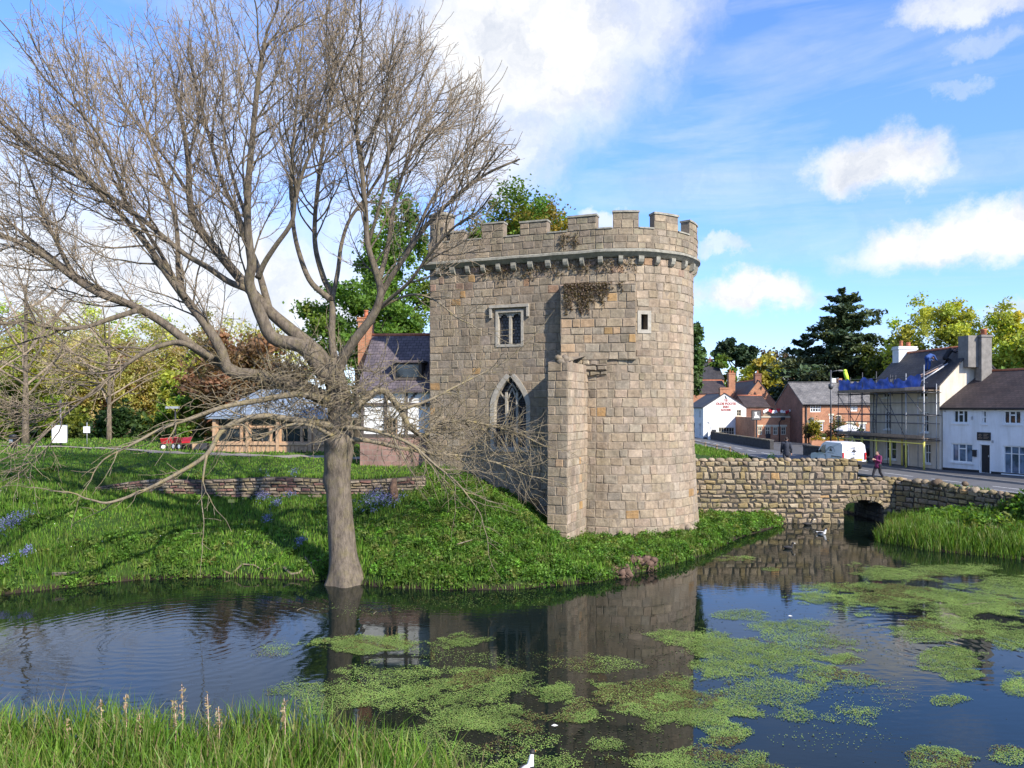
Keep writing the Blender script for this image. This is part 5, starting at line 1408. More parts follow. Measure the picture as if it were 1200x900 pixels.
# ------------------------------------------------------------------ vehicles (built facing -Y, length along Y)
def van(name, label, body, loc, rz, L=4.3, Wd=1.74, H=1.82, emblem=True):
    t = thing(name, label, 'van')
    w = Wd / 2
    prof = [(-L / 2, .38), (-L / 2, .78), (-L / 2 + .12, .93), (-L / 2 + .95, 1.06), (-L / 2 + 1.55, H - .12), (-L / 2 + 1.9, H), (L / 2 - .35, H), (L / 2 - .08, H - .12), (L / 2, .95), (L / 2, .42)]
    mb = MB(); tum = lambda z: w - max(0, z - .95) * .11 - (.05 if z < .5 else 0)
    rows = []
    for s in (-1, 1): rows.append([V3(s * tum(z), y, z) for y, z in prof])
    mid = [[V3(s * (tum(z) - .10), y + (.05 if i < 3 else (-.04 if i > 6 else 0)), z + (.035 if 4 <= i <= 7 else 0)) for i, (y, z) in enumerate(prof)] for s in (-1, 1)]
    n = len(prof)
    def ok(i): return True
    for i in range(n - 1):
        mb.face([rows[0][i], mid[0][i], mid[0][i + 1], rows[0][i + 1]], smooth=True); mb.face([mid[0][i], mid[1][i], mid[1][i + 1], mid[0][i + 1]], smooth=False); mb.face([mid[1][i], rows[1][i], rows[1][i + 1], mid[1][i + 1]], smooth=True)
    for s, r in ((0, rows[0]), (1, rows[1])): mb.face(r if s == 0 else r[::-1])
    mb.face([rows[0][0], rows[1][0], rows[1][-1], rows[0][-1]])
    mb.build('body', body, t)
    def sidex(s, z): return s * (tum(z) + .006)
    for s in (-1, 1):                                  # side glass of the cab, door lines, mirrors
        mb = MB(); P = [(-L / 2 + 1.12, 1.08), (-L / 2 + 1.62, H - .22), (-L / 2 + 2.05, H - .2), (-L / 2 + 2.05, 1.05)]
        mb.face([V3(sidex(s, z), y, z) for y, z in (P if s < 0 else P[::-1])]); mb.build('side_window', M['glass'], t)
        mb = MB(); mb.cube((s * (w + .09), -L / 2 + 1.12, 1.12), .16, .1, .2); mb.build('wing_mirror', M['black'], t)
        mb = MB()
        for y in (-L / 2 + 2.12, -L / 2 + 3.0): mb.cube((s * (w + .001), y, .72), .012, .014, .5)
        mb.cube((s * (w + .004), -L / 2 + 2.0, .9), .03, .16, .04); mb.cube((s * (w + .004), L / 2 - .75, .88), .02, 1.3, .05); mb.build('door_trim', M['black'], t)
    mb = MB(); z0, z1 = 1.10, H - .16; y0, y1 = -L / 2 + 1.0, -L / 2 + 1.5
    mb.face([V3(-.68, y0 - .02, z0), V3(.68, y0 - .02, z0), V3(.6, y1 - .02, z1 + .03), V3(-.6, y1 - .02, z1 + .03)]); mb.build('windscreen', M['glass'], t)
    for s in (-1, 1):
        mb = MB(); mb.ball((s * .62, -L / 2 + .05, .76), .17, .1, .1, 8, 6); mb.build('headlight', M['steel'], t)
        mb = MB(); mb.cube((s * (w - .08), L / 2 + .0, .95), .11, .05, .46); mb.build('tail_light', M['lamp_red'], t)
    mb = MB(); mb.cube((0, L / 2 + .03, .48), Wd - .08, .12, .20); mb.cube((0, -L / 2 - .02, .46), Wd - .08, .12, .22); mb.build('bumper', M['black'], t)
    mb = MB(); mb.cube((-.3, L / 2 + .012, .70), .56, .02, .14); mb.build('number_plate', M['plate'], t)
    mb = MB(); mb.cube((0, L / 2 - .0, 1.1), .012, .03, 1.1); mb.cube((.1, L / 2 + .01, .84), .22, .03, .05); mb.build('door_seam', M['steel_dark'], t)
    if emblem:
        for who in ('rear', 'side'):
            mb = MB()
            if who == 'rear':
                f = lambda a, z: V3(-a, L / 2 + .008 - max(0, z - .95) * .05, z)
            else: f = lambda a, z: V3(tum(z) + .012, .62 + a, z)
            for k in range(12):
                a0, a1 = PI * (k + .15) / 12, PI * (k + .85) / 12
                mb.face([f(.52 * math.cos(a0), 1.18 + .36 * math.sin(a0)), f(.52 * math.cos(a1), 1.18 + .36 * math.sin(a1)), f(.48 * math.cos(a1), 1.18 + .31 * math.sin(a1)), f(.48 * math.cos(a0), 1.18 + .31 * math.sin(a0))])
            for x0, x1, z0, z1 in ((-.17, .17, 1.22, 1.29), (-.1, .1, 1.29, 1.36), (-.03, .03, 1.36, 1.46), (-.4, .4, 1.08, 1.105)): mb.face([f(x0, z0), f(x1, z0), f(x1, z1), f(x0, z1)])
            mb.build('emblem', M['letter_dark'], t)
    for sx_ in (-1, 1):
        for y in (-L / 2 + .78, L / 2 - .82):
            mb = MB(); q = [V3(sx_ * (w - .22), y, .32), V3(sx_ * (w - .02), y, .32)]; mb.tube(q, .32, 16); wh = mb.build('wheel', M['rubber'], t)
            mb = MB(); mb.tube([V3(sx_ * (w - .019), y, .32), V3(sx_ * (w + .0), y, .32)], .19, 12); mb.build('hub', M['steel'], wh)
    t.location = loc; t.rotation_euler = (0, 0, rz); return t
# rear faces us: the nose (-Y) has to point away, so turn by 180 degrees
vd = R(180 + 6); c = V3(23.0, 51.6); off = V3(math.sin(R(-6)), math.cos(R(-6))) * 2.15
van('parked_van', 'small white van with a dark emblem on its rear door, parked at the bridge', M['van_white'], (c.x + off.x, c.y + off.y, zroad(53)), vd)
van('dark_van', 'dark van facing the moat half hidden behind the far end of the scaffold', M['van_dark'], (28.35, 62.3, zroad(62) + .1), R(-12), 4.4, 1.85, 2.1, False)

# ------------------------------------------------------------------ people
def capsule(mb, p0, r0, p1, r1, seg=10):
    p0, p1 = Vector(p0), Vector(p1); d = (p1 - p0); L = d.length; d = d.normalized() if L > 1e-6 else Vector((0, 0, 1))
    pts, rad = [], []
    for k in range(4): a = PI / 2 * (1 - k / 4); pts.append(p0 - d * r0 * math.sin(a)); rad.append(max(.002, r0 * math.cos(a)))
    for k in range(5): pts.append(lerp(p0, p1, k / 4)); rad.append(lerp(r0, r1, k / 4))
    for k in range(1, 5): a = PI / 2 * k / 4; pts.append(p1 + d * r1 * math.sin(a)); rad.append(max(.002, r1 * math.cos(a)))
    mb.tube(pts, rad, seg)
def fuse(mb, name, mat, parent, voxel=.012, smooth=6):
    me = mb.mesh('tmp', uv=False); ob = bpy.data.objects.new('tmp', me); COL.objects.link(ob)
    r = ob.modifiers.new('r', 'REMESH'); r.mode = 'VOXEL'; r.voxel_size = voxel; r.use_smooth_shade = True
    s = ob.modifiers.new('s', 'SMOOTH'); s.iterations = smooth; s.factor = .5
    dg = bpy.context.evaluated_depsgraph_get(); m2 = bpy.data.meshes.new_from_object(ob.evaluated_get(dg))
    bpy.data.objects.remove(ob); bpy.data.meshes.remove(me)
    m2.materials.clear(); return link(name, m2, parent, [mat])
def person(label, loc, rz, pose, jacket, legs, h=1.75, bag=None, coat=.52, hairlong=.0):
    """pose: dict of joints in a 1.75 m body facing -Y"""
    t = thing('person', label, 'person'); k = h / 1.75
    J = {a: Vector(b) * k for a, b in pose.items()}
    b = MB(); X = Vector((1, 0, 0))
    hd = J['head']; nk = J['neck']; face = J.get('face', Vector((0, -1, 0)) * 1).normalized()
    rt = face.cross(Z).normalized()
    b.ball(hd, .078 * k, .095 * k, .118 * k, 14, 10); capsule(b, hd + face * .055 * k - Z * .05 * k, .05 * k, hd + face * .06 * k - Z * .06 * k, .045 * k)
    capsule(b, hd + face * .095 * k - Z * .01 * k, .012 * k, hd + face * .108 * k - Z * .025 * k, .015 * k)
    for s in (-1, 1): capsule(b, hd + rt * s * .08 * k + Z * .01 * k, .018 * k, hd + rt * s * .082 * k - Z * .025 * k, .014 * k)
    capsule(b, nk, .055 * k, hd - Z * .07 * k, .05 * k)
    chest, pel = J['chest'], J['pelvis']
    capsule(b, nk, .07 * k, chest, .13 * k); capsule(b, chest, .135 * k, pel, .13 * k)
    for s, n_ in ((-1, 'l'), (1, 'r')):
        sh_, elb, wr = J['sh_' + n_], J['el_' + n_], J['wr_' + n_]; hp, kn, an, to = J['hip_' + n_], J['kn_' + n_], J['an_' + n_], J['to_' + n_]
        capsule(b, chest + Z * .05 * k, .10 * k, sh_, .062 * k); capsule(b, sh_, .058 * k, elb, .045 * k); capsule(b, elb, .043 * k, wr, .03 * k)
        d = (wr - elb).normalized(); pal = wr + d * .08 * k; capsule(b, wr, .03 * k, pal, .038 * k, 8)
        side = d.cross(X if abs(d.x) < .8 else Vector((0, 1, 0))).normalized()
        for j in range(4):
            o = side * (j - 1.5) * .021 * k; L = (.072, .082, .077, .06)[j] * k; f1 = pal + o + d * .03 * k; f2 = f1 + (d * .8 + face * .35).normalized() * L * .5; f3 = f2 + (d * .5 + face * .8).normalized() * L * .5
            capsule(b, f1 - d * .03 * k, .011 * k, f2, .010 * k, 6); capsule(b, f2, .010 * k, f3, .008 * k, 6)
        capsule(b, wr + d * .03 * k, .014 * k, wr + d * .075 * k + (face * .5 - side * .6) * .06 * k, .010 * k, 6)
        capsule(b, hp, .085 * k, kn, .058 * k); capsule(b, kn, .055 * k, an, .038 * k); capsule(b, an - Z * .01 * k, .038 * k, to, .03 * k)
    fuse(b, 'body', M['skin'], t, .009, 4)
    j = MB(); hem = lerp(chest, pel, 1) - Z * 0
    capsule(j, nk - Z * .02 * k, .085 * k, chest, .17 * k, 14); capsule(j, chest, .175 * k, pel, .165 * k, 14)
    low = lerp(pel, (J['kn_l'] + J['kn_r']) / 2, coat * .55); capsule(j, pel, .17 * k, low, .165 * k, 14)
    for s, n_ in ((-1, 'l'), (1, 'r')):
        capsule(j, chest + Z * .06 * k, .12 * k, J['sh_' + n_], .078 * k); capsule(j, J['sh_' + n_], .078 * k, J['el_' + n_], .064 * k); capsule(j, J['el_' + n_], .064 * k, lerp(J['el_' + n_], J['wr_' + n_], .9), .05 * k)
    capsule(j, nk + Z * .01 * k - face * .02 * k, .075 * k, nk + Z * .04 * k - face * .02 * k, .07 * k)
    fuse(j, 'jacket', jacket, t, .016, 5)
    l = MB()
    for n_ in 'lr': capsule(l, J['hip_' + n_], .105 * k, J['kn_' + n_], .078 * k); capsule(l, J['kn_' + n_], .075 * k, lerp(J['kn_' + n_], J['an_' + n_], .95), .06 * k)
    capsule(l, J['hip_l'], .12 * k, J['hip_r'], .12 * k); fuse(l, 'trousers', legs, t, .016, 4)
    for n_ in 'lr':
        s_ = MB(); an, to = J['an_' + n_], J['to_' + n_]; bk_ = an - (to - an).normalized() * .05 * k
        capsule(s_, Vector((bk_.x, bk_.y, an.z - .03 * k)), .045 * k, Vector((to.x, to.y, to.z - .0 * k)), .04 * k); capsule(s_, an, .05 * k, an - Z * .03 * k, .05 * k); fuse(s_, 'shoe', M['shoe'], t, .012, 3)
    hr = MB(); hr.ball(hd - face * .022 * k + Z * .03 * k, .087 * k, .094 * k, .105 * k, 12, 9)
    if hairlong: capsule(hr, hd - face * .06 * k, .06 * k, hd - face * .07 * k - Z * hairlong * k, .045 * k)
    fuse(hr, 'hair', M['hair'], t, .014, 3)
    if bag:
        g = MB(); c_ = chest - face * .20 * k - Z * .06 * k; g.ball(c_, .15 * k, .11 * k, .22 * k, 12, 8); fuse(g, 'rucksack', bag, t, .02, 3)
    t.location = loc; t.rotation_euler = (0, 0, rz); return t
WALK = dict(head=(0, -.03, 1.635), neck=(0, 0, 1.47), chest=(0, 0, 1.30), pelvis=(0, 0, .98), sh_l=(-.19, 0, 1.42), el_l=(-.24, .10, 1.15), wr_l=(-.25, .03, .91), sh_r=(.19, 0, 1.42), el_r=(.24, -.04, 1.14), wr_r=(.25, -.16, .93),
            hip_l=(-.10, 0, .93), kn_l=(-.10, -.14, .51), an_l=(-.10, -.20, .09), to_l=(-.11, -.36, .05), hip_r=(.10, 0, .93), kn_r=(.10, .06, .50), an_r=(.10, .30, .13), to_r=(.11, .18, .05))
def dk_z(x): return float(np.interp(x, [q[0] for q in dk], [q[1] for q in dk]))
mx = xat(921.5, 43.4); mz = 4.98 - 1.80 + .02
person('man in a dark navy jacket walking away behind the bridge wall', (mx, 43.4, dk_z(mx) + .02), R(165), WALK, M['navy'], M['denim_grey'], 1.84)
LADY = dict(WALK); LADY.update(el_l=(-.22, -.02, 1.14), wr_l=(-.10, -.24, 1.22), el_r=(.22, -.03, 1.14), wr_r=(.10, -.26, 1.24), kn_l=(-.09, -.22, .54), an_l=(-.09, -.34, .11), to_l=(-.10, -.50, .08), kn_r=(.09, .06, .50), an_r=(.09, .36, .13), to_r=(.10, .24, .05), head=(0, -.06, 1.62))
lx = xat(1029, 43.6)
person('walker in a magenta jacket and dark trousers looking at a phone on the bridge', (lx, 43.6, dk_z(lx) + .0), R(-72), LADY, M['magenta'], M['black_cloth'], 1.70, M['black_cloth'], .45, .12)
t = thing('phone', 'phone held up in front of the walker in the magenta jacket', 'phone', (lx - .42, 43.55, dk_z(lx) + 1.22)); mb = MB(); mb.cube((lx - .43, 43.52, dk_z(lx) + 1.24), .015, .08, .16, R(18)); mb.build('case', M['black'], t)
# roofers
BEND = dict(head=(0, -.62, 1.02), neck=(0, -.48, 1.08), chest=(0, -.34, 1.08), pelvis=(0, 0, .95), face=(0, -.7, -.5), sh_l=(-.19, -.46, 1.08), el_l=(-.24, -.6, .84), wr_l=(-.2, -.82, .72), sh_r=(.19, -.46, 1.08), el_r=(.24, -.62, .86), wr_r=(.18, -.85, .78),
            hip_l=(-.1, 0, .92), kn_l=(-.13, -.08, .5), an_l=(-.13, .05, .09), to_l=(-.14, -.10, .05), hip_r=(.1, 0, .92), kn_r=(.13, -.10, .5), an_r=(.13, .02, .09), to_r=(.14, -.13, .05))
P0 = V3(B.x, B.y); u = cu_; n = V3(u.y, -u.x)
def roofp(a, dp): p = P0 + u * a - n * dp; return V3(p.x, p.y, 7.9 + (10.45 - 7.9) * min(dp, 2.55) / 2.55 + .13)
r1p = roofp(5.2, .95); person('roofer in blue work clothes bending over the slates', r1p, R(118), BEND, M['blue_cloth'], M['blue_cloth'], 1.72, coat=.1)
CRAWL = dict(head=(0, -.55, .62), neck=(0, -.42, .60), chest=(0, -.28, .54), pelvis=(0, .18, .42), face=(0, -.8, -.2), sh_l=(-.18, -.4, .56), el_l=(-.25, -.5, .33), wr_l=(-.22, -.72, .30), sh_r=(.18, -.4, .56), el_r=(.26, -.52, .34), wr_r=(.22, -.75, .32),
             hip_l=(-.1, .2, .36), kn_l=(-.14, .05, .10), an_l=(-.14, .48, .06), to_l=(-.14, .62, .03), hip_r=(.1, .2, .36), kn_r=(.14, .0, .10), an_r=(.14, .45, .06), to_r=(.14, .6, .03))
r2p = roofp(6.5, 1.7); p2 = person('roofer in dark clothes crawling up the roof beside the chimney', r2p - Z * .12, R(98), CRAWL, M['black_cloth'], M['black_cloth'], 1.72, coat=.1); p2.rotation_euler = (R(-38), 0, R(98))

# ------------------------------------------------------------------ water birds
def duck(label, x, y, rz, body, headm, s=1.0, cat='duck', bill='bill', neck=.16, wings=None):
    t = thing('duck' if cat == 'duck' else cat, label, cat)
    b = MB(); b.ball((0, .02, .07), .11, .21, .09, 14, 10); capsule(b, (0, .16, .09), .06, (0, .27, .13), .02); capsule(b, (0, -.13, .09), .07, (0, -.19, .12 + neck), .038); b.ball((0, -.215, .16 + neck), .045, .058, .048, 10, 8)
    fuse(b, 'body', M[body], t, .012, 3)
    h = MB(); h.ball((0, -.215, .165 + neck), .050, .062, .053, 10, 8); fuse(h, 'head_plumage', M[headm], t, .012, 2)
    mb = MB(); mb.tube([V3(0, -.26, .155 + neck), V3(0, -.30, .148 + neck), V3(0, -.335, .145 + neck)], [.022, .02, .012], 7); mb.build('bill', M[bill], t)
    for sx_ in (-1, 1):
        w_ = MB(); w_.ball((sx_ * .085, .04, .10), .035, .17, .06, 10, 7); fuse(w_, 'wing', M[wings or body], t, .012, 2)
    t.location = (x, y, -.015); t.rotation_euler = (0, 0, rz); t.scale = (s, s, s); return t
def onwater(px, py): D = HC * F / (py - 478); return xat(px, D), D
for px, py, rz, bo, he, s, lb, ct, wg in ((963, 626, 60, 'feather_white', 'feather_dark', 1.0, 'white breasted duck swimming in front of the bridge arch', 'duck', 'feather_dark'), (924, 643, 80, 'feather_dark', 'feather_dark', .9, 'dark duck swimming in the reflection of the bridge wall', 'duck', None),
                                          (947, 615.5, 90, 'feather_dark', 'feather_dark', 1.1, 'black water bird at the foot of the bridge wall', 'coot', None), (617, 907, 150, 'feather_white', 'feather_dark', 1.0, 'black and white duck at the bottom edge near the reeds', 'duck', 'feather_dark')):
    x, y = onwater(px, py); duck(lb, x, y, R(rz), bo, he, s, ct, 'bill' if 'white' in bo else 'canvas', .15, wg)

# ------------------------------------------------------------------ things on the castle lawn
t = thing('information_board', 'large white information board on a tall grey post on the lawn', 'sign', (-34.2, 58, 3.55))
z0 = zg(-34.2, 58)
mb = MB(); mb.tube([V3(-34.15, 58.1, z0 - .1), V3(-34.15, 58.1, zat(468, 58))], .07, 8); mb.build('post', M['steel_dark'], t)
mb = MB(); mb.cube((-34.15, 57.98, zat(508.5, 58)), 1.12, .06, 1.3); mb.build('panel', M['canvas'], t)
mb = MB()
for dx, dz in ((-.57, 0), (.57, 0)): mb.cube((-34.15 + dx, 57.98, zat(508.5, 58)), .04, .08, 1.34)
for dz in (-.66, .66): mb.cube((-34.15, 57.98, zat(508.5, 58) + dz), 1.18, .08, .04)
mb.build('frame', M['steel'], t)
t = thing('small_sign', 'small square pale sign on a thin post right of the big white board', 'sign', (-33.2, 60, 3.5)); z0 = zg(-33.2, 60)
mb = MB(); mb.tube([V3(-33.2, 60, z0 - .1), V3(-33.2, 60, zat(495, 60))], .035, 6); mb.build('post', M['steel'], t); mb = MB(); mb.cube((-33.2, 59.95, zat(503.5, 60)), .52, .03, .5); mb.build('panel', M['grey_white'], t)
def cart(label, px, D, rz):
    t = thing('red_cart', label, 'cart', group='red carts on the lawn')
    mb = MB(); mb.cube((0, 0, .52), 1.0, .62, .10)
    mb.build('bed', M['red_paint'], t)
    for s in (-1, 1):
        mb = MB(); q = [V3(-.5, s * .31, .56), V3(.5, s * .31, .56), V3(.62, s * .42, .9), V3(-.58, s * .42, .82)]; q2 = [p + V3(0, s * .03, 0) for p in q]; mb.faces(q + q2, [(0, 1, 2, 3), (7, 6, 5, 4), (0, 4, 5, 1), (1, 5, 6, 2), (2, 6, 7, 3), (3, 7, 4, 0)]); mb.build('side_panel', M['red_paint'], t)
    mb = MB(); mb.tube([V3(-.5, 0, .5), V3(-.95, 0, .75), V3(-1.0, 0, .95)], .03, 6); mb.build('handle', M['black'], t)
    for x in (-.36, .36):
        for s in (-1, 1):
            mb = MB(); mb.tube([V3(x, s * .33, .24), V3(x, s * .42, .24)], .24, 14); w_ = mb.build('wheel', M['rubber'], t); mb = MB(); mb.tube([V3(x, s * .425, .24), V3(x, s * .44, .24)], .14, 12); mb.build('hub', M['white_plastic'], w_)
    x = xat(px, D); t.location = (x, D, zg(x, D)); t.rotation_euler = (0, 0, R(rz)); return t
cart('red cart with white wheel hubs on the grass, left one of the pair', 198, 54, 25); cart('red cart with white wheel hubs on the grass, right one nearer the timber building', 213, 53.5, -35)
t = thing('lamp_post', 'short dark lamp post standing on the grass behind the red carts', 'lamp post', (xat(205.5, 55), 55, 3.5)); x = xat(205.5, 55)
mb = MB(); mb.tube([V3(x, 55, zg(x, 55) - .1), V3(x, 55, zat(479, 55))], .07, 8); mb.build('post', M['black'], t); mb = MB(); mb.cube((x - .2, 55, zat(477.5, 55)), .9, .3, .16); mb.build('lamp_head', M['steel'], t)
# picnic benches by the building
for k, px in enumerate((231, 240)):
    D = 53; x = xat(px, D); t = thing('timber_planter', ('square timber planter on the grass, left one by the visitor building', 'square timber planter on the grass, right one by the visitor building')[k], 'planter', (x, D, zg(x, D)))
    mb = MB()
    for s in (-1, 1): mb.cube((x, D + s * .2, zg(x, D) + .22), .48, .05, .5); mb.cube((x + s * .22, D, zg(x, D) + .22), .05, .36, .5)
    mb.build('box', M['timber'], t); mb = MB(); mb.cube((x, D, zg(x, D) + .3), .4, .34, .1); mb.build('soil', M['mirror'], t)
x, D = xat(15.5, 56), 56; t = thing('litter_bin', 'small dark litter bin with a pale blue notice at the left end of the lawn', 'bin', (x, D, zg(x, D)))
mb = MB(); mb.lathe((x, D, zg(x, D)), [(.2, 0), (.26, .1), (.27, .8), (.29, .82), (.2, .95), (.05, 1.0)], 12); mb.build('body', M['black'], t); mb = MB(); mb.cube((x, D - .28, zg(x, D) + .5), .26, .02, .22); mb.build('notice', M['metal_roof'], t)
# rotten root lumps at the water's edge by the tower
def lump(label, px, py, D, w, h):
    p = at(px, py, D); mb = MB()
    for k in range(26):
        c = p + V3(ur(-w, w) * .8, ur(-.25, .25), ur(-h, h) * .8); r = ur(.09, .2); mb.ball(c, r * 1.25, r, r, 7, 5, 0, None, .3)
    for k in range(26):
        q = p + V3(ur(-w, w), ur(-.3, 0), ur(-h, h)); mb.tube([q, q + V3(ur(-.2, .2), ur(-.25, 0), ur(-.25, .05)), q + V3(ur(-.35, .35), ur(-.3, 0), ur(-.5, 0))], [.035, .022, .008], 4)
    o = mb.build('root_lump', M['dead']); recenter(o); tag(o, label, 'root clump', 'rotten root lumps at the water edge')
lump('large brown mass of rotten roots at the water edge below the tower', 752, 662, 30.4, .62, .30); lump('smaller round clump of rotten roots nearest the buttress', 727, 671, 29.3, .30, .26)
def stick(label, pts, r, mat='twig', name='fallen_branch', g='fallen branches along the castle bank'):
    mb = MB(); mb.tube(pts, [r * (1 - .6 * i / (len(pts) - 1)) for i in range(len(pts))], 6); o = mb.build(name, M[mat]); recenter(o); tag(o, label, 'branch', g)
def onbank(px, py, dz=.06):
    x, y = onwater(px, py); return V3(x, y + .3, max(0, zg(x, y + .3)) + dz)
stick('pale fallen branch lying along the waterline left of the bare tree', [onbank(255 + k * 13, 677 + 1.2 * math.sin(k * 2)) for k in range(6)], .05)
stick('fallen stick at the water edge just left of the trunk foot', [onbank(330 + k * 9, 678 + 2 * math.sin(k)) for k in range(6)], .06)
stick('short forked stick leaning into the water by the trunk', [onbank(355, 676, .2), onbank(362, 679, .1), onbank(368, 683, .0)], .03)
stick('pale driftwood log half buried in the left end of the bank', [onbank(55 + k * 8, 690 - k * .8, .08) for k in range(5)], .09)
stick('short pale stick lying in the nettles below the tower window', [onbank(535 + k * 6, 681 - k, .45) for k in range(4)], .03)
def fl(label, px, py, L, a, r=.012):
    x, y = onwater(px, py); d = V3(math.cos(R(a)), math.sin(R(a))) * L; stick(label, [V3(x, y, .02), V3(x, y, .03) + d * .5 + V3(0, .04), V3(x, y, .015) + d], r, 'twig', 'floating_stick', 'sticks floating on the moat')
fl('thin stick floating among the weed on the right of the moat', 1128, 710, 1.1, 20); fl('pale twig floating on the dark water near the trunk reflection', 348, 716, .4, 70); fl('tiny twig standing out of the water right of the trunk', 438, 720, .3, 80)
t = thing('tree_stump', 'upright broken grey stump by the end of the low terrace wall', 'stump', (xat(461, 34.6), 34.6, zg(xat(461, 34.6), 34.6)))
x = xat(461, 34.6); z0 = zg(x, 34.6); mb = MB(); mb.tube([V3(x, 34.6, z0 - .1), V3(x + .03, 34.6, z0 + .3), V3(x - .02, 34.6, z0 + .7), V3(x + .05, 34.6, z0 + 1.05)], [.16, .21, .19, .10], 9); mb.build('wood', M['dead'], t)
# ------------------------------------------------------------------ the bare tree on the castle bank
random.seed(5)
def catmull(P, n):
    P = [P[0] * 2 - P[1]] + P + [P[-1] * 2 - P[-2]]; out = []
    m = len(P) - 3
    for i in range(n + 1):
        t = i / n * m; k = min(int(t), m - 1); t -= k
        a, b, c, d = P[k:k + 4]
        out.append(.5 * ((2 * b) + (c - a) * t + (2 * a - 5 * b + 4 * c - d) * t * t + (3 * b - a - 3 * c + d) * t ** 3))
    return out
def rv(): 
    v = Vector((random.gauss(0, 1), random.gauss(0, 1), random.gauss(0, 1))); return v.normalized()
def perp(d):
    v = rv(); v = v - d * v.dot(d); return v.normalized()
class Grow:
    """recursive branching; the shape of the crown is an ellipsoid the shoots stop at"""
    def __init__(s, centre, radii, levels, mb_fn):
        s.c = centre; s.r = radii; s.lv = levels; s.mb = mb_fn; s.tips = []; s.n = 0
    def inside(s, p):
        q = p - s.c; return math.sqrt((q.x / s.r[0]) ** 2 + (q.y / s.r[1]) ** 2 + (q.z / s.r[2]) ** 2)
    def shoot(s, p, d, L, r, lv):
        P = s.lv[lv]; seg = P['seg']; n = max(2, int(L / seg)); pts = [p.copy()]; rad = [r]; d = d.copy()
        lim = 1.0 + random.gauss(0, .04)
        for i in range(n):
            if s.c is not None:
                o = (pts[-1] - s.c); o = Vector((o.x / s.r[0] ** 2, o.y / s.r[1] ** 2, o.z / s.r[2] ** 2))
                o = o.normalized() if o.length > 1e-6 else Z
            else: o = Z
            d = (d + rv() * P['wob'] + Z * P['up'] + o * P['out']).normalized()
            q = pts[-1] + d * (L / n)
            if s.c is not None and s.inside(q) > lim: break
            pts.append(q); rad.append(max(P['rmin'], r * (1 - (i + 1) / n * P['taper'])))
        if len(pts) < 2: return
        s.mb(lv).tube(pts, rad, P['sides'], cap=False); s.n += 1
        if lv + 1 < len(s.lv): s.branch(pts, rad, lv + 1, P.get('from', .25))
        else: s.tips.append(pts[-1])
    def branch(s, pts, rad, lv, start=.2, dens=1.0, filt=None):
        P = s.lv[lv]; cum = [0]
        for a, b in zip(pts[:-1], pts[1:]): cum.append(cum[-1] + (b - a).length)
        tot = cum[-1]; x = tot * start + ur(0, P['gap']); j = 0
        while x < tot:
            while j < len(cum) - 2 and cum[j + 1] < x: j += 1
            t = (x - cum[j]) / max(1e-6, cum[j + 1] - cum[j]); p = lerp(pts[j], pts[j + 1], t); tan = (pts[j + 1] - pts[j]).normalized()
            r0 = lerp(rad[j], rad[j + 1], t)
            an = R(ur(*P['ang'])); side = perp(tan)
            if P.get('side_up'): side = (side + Z * P['side_up']); side = (side - tan * side.dot(tan)).normalized()
            d = tan * math.cos(an) + side * math.sin(an)
            k = 1 - .55 * (x / tot)
            if filt is None or filt(p): s.shoot(p, d, ur(*P['len']) * (k if P.get('shrink', True) else 1), max(P['rmin'], min(P['r'], r0 * .62)), lv)
            x += P['gap'] * ur(.6, 1.4) / dens
        # the limb runs on into a leading shoot
        d = (pts[-1] - pts[-2]).normalized()
        s.shoot(pts[-1], d, P['len'][1] * .8, max(P['rmin'], min(P['r'] * 1.2, rad[-1])), lv)

tree = thing('bare_tree', 'large leafless spreading tree growing from the castle bank at the water edge', 'tree', (-6.05, 28.1, .05))
TD0 = 28.1
def limb_pts(path, dy0, dy1, n=None):
    P = []
    for i, (px, py) in enumerate(path):
        t = i / (len(path) - 1); P.append(at(px, py, TD0 + lerp(dy0, dy1, t)))
    return catmull(P, n or max(8, len(path) * 4))
# trunk with root flare and burrs
path = [(406, 690), (405, 676), (402, 650), (399, 610), (397, 570), (396, 535), (397, 515), (398, 490), (396, 465), (392, 440), (386, 420)]
rr = [.70, .61, .50, .455, .445, .48, .52, .43, .40, .38, .35]
P = [at(px, py, TD0) for px, py in path]; P[0].z = -.25
pts = catmull(P, 60); rads = [float(np.interp(i / 60 * 10, range(11), rr)) for i in range(61)]
mb = MB(); sides = 28; b0 = 0
for i, p in enumerate(pts):
    h = p.z
    for k in range(sides):
        a = 2 * PI * k / sides
        fl_r = 1 + .30 * math.exp(-max(0, h) / .45) * (.5 + .5 * math.cos(a * 5 + .6)) + .035 * math.sin(a * 3 + h * 1.1) + .025 * math.sin(a * 7 - h * 2.3)
        for (ba, bh, bs, bw, bv) in ((-2.0, 4.35, .20, .5, .30), (-2.9, 3.75, .22, .45, .25), (-.9, 5.0, .20, .6, .35), (-1.7, 5.15, .22, .7, .25), (.2, 4.7, .16, .5, .4)):
            da = (a - ba + PI) % (2 * PI) - PI; fl_r += bs * math.exp(-(da / bw) ** 2 - ((h - bh) / bv) ** 2)
        r = rads[i] * fl_r; mb.v.append((p.x + r * math.cos(a), p.y + r * math.sin(a), p.z))
for i in range(len(pts) - 1):
    for k in range(sides):
        k2 = (k + 1) % sides; mb.f.append([i * sides + k, i * sides + k2, (i + 1) * sides + k2, (i + 1) * sides + k]); mb.mi.append(0); mb.t.append(None); mb.sm.append(True)
mb.build('trunk', M['bark'], tree)
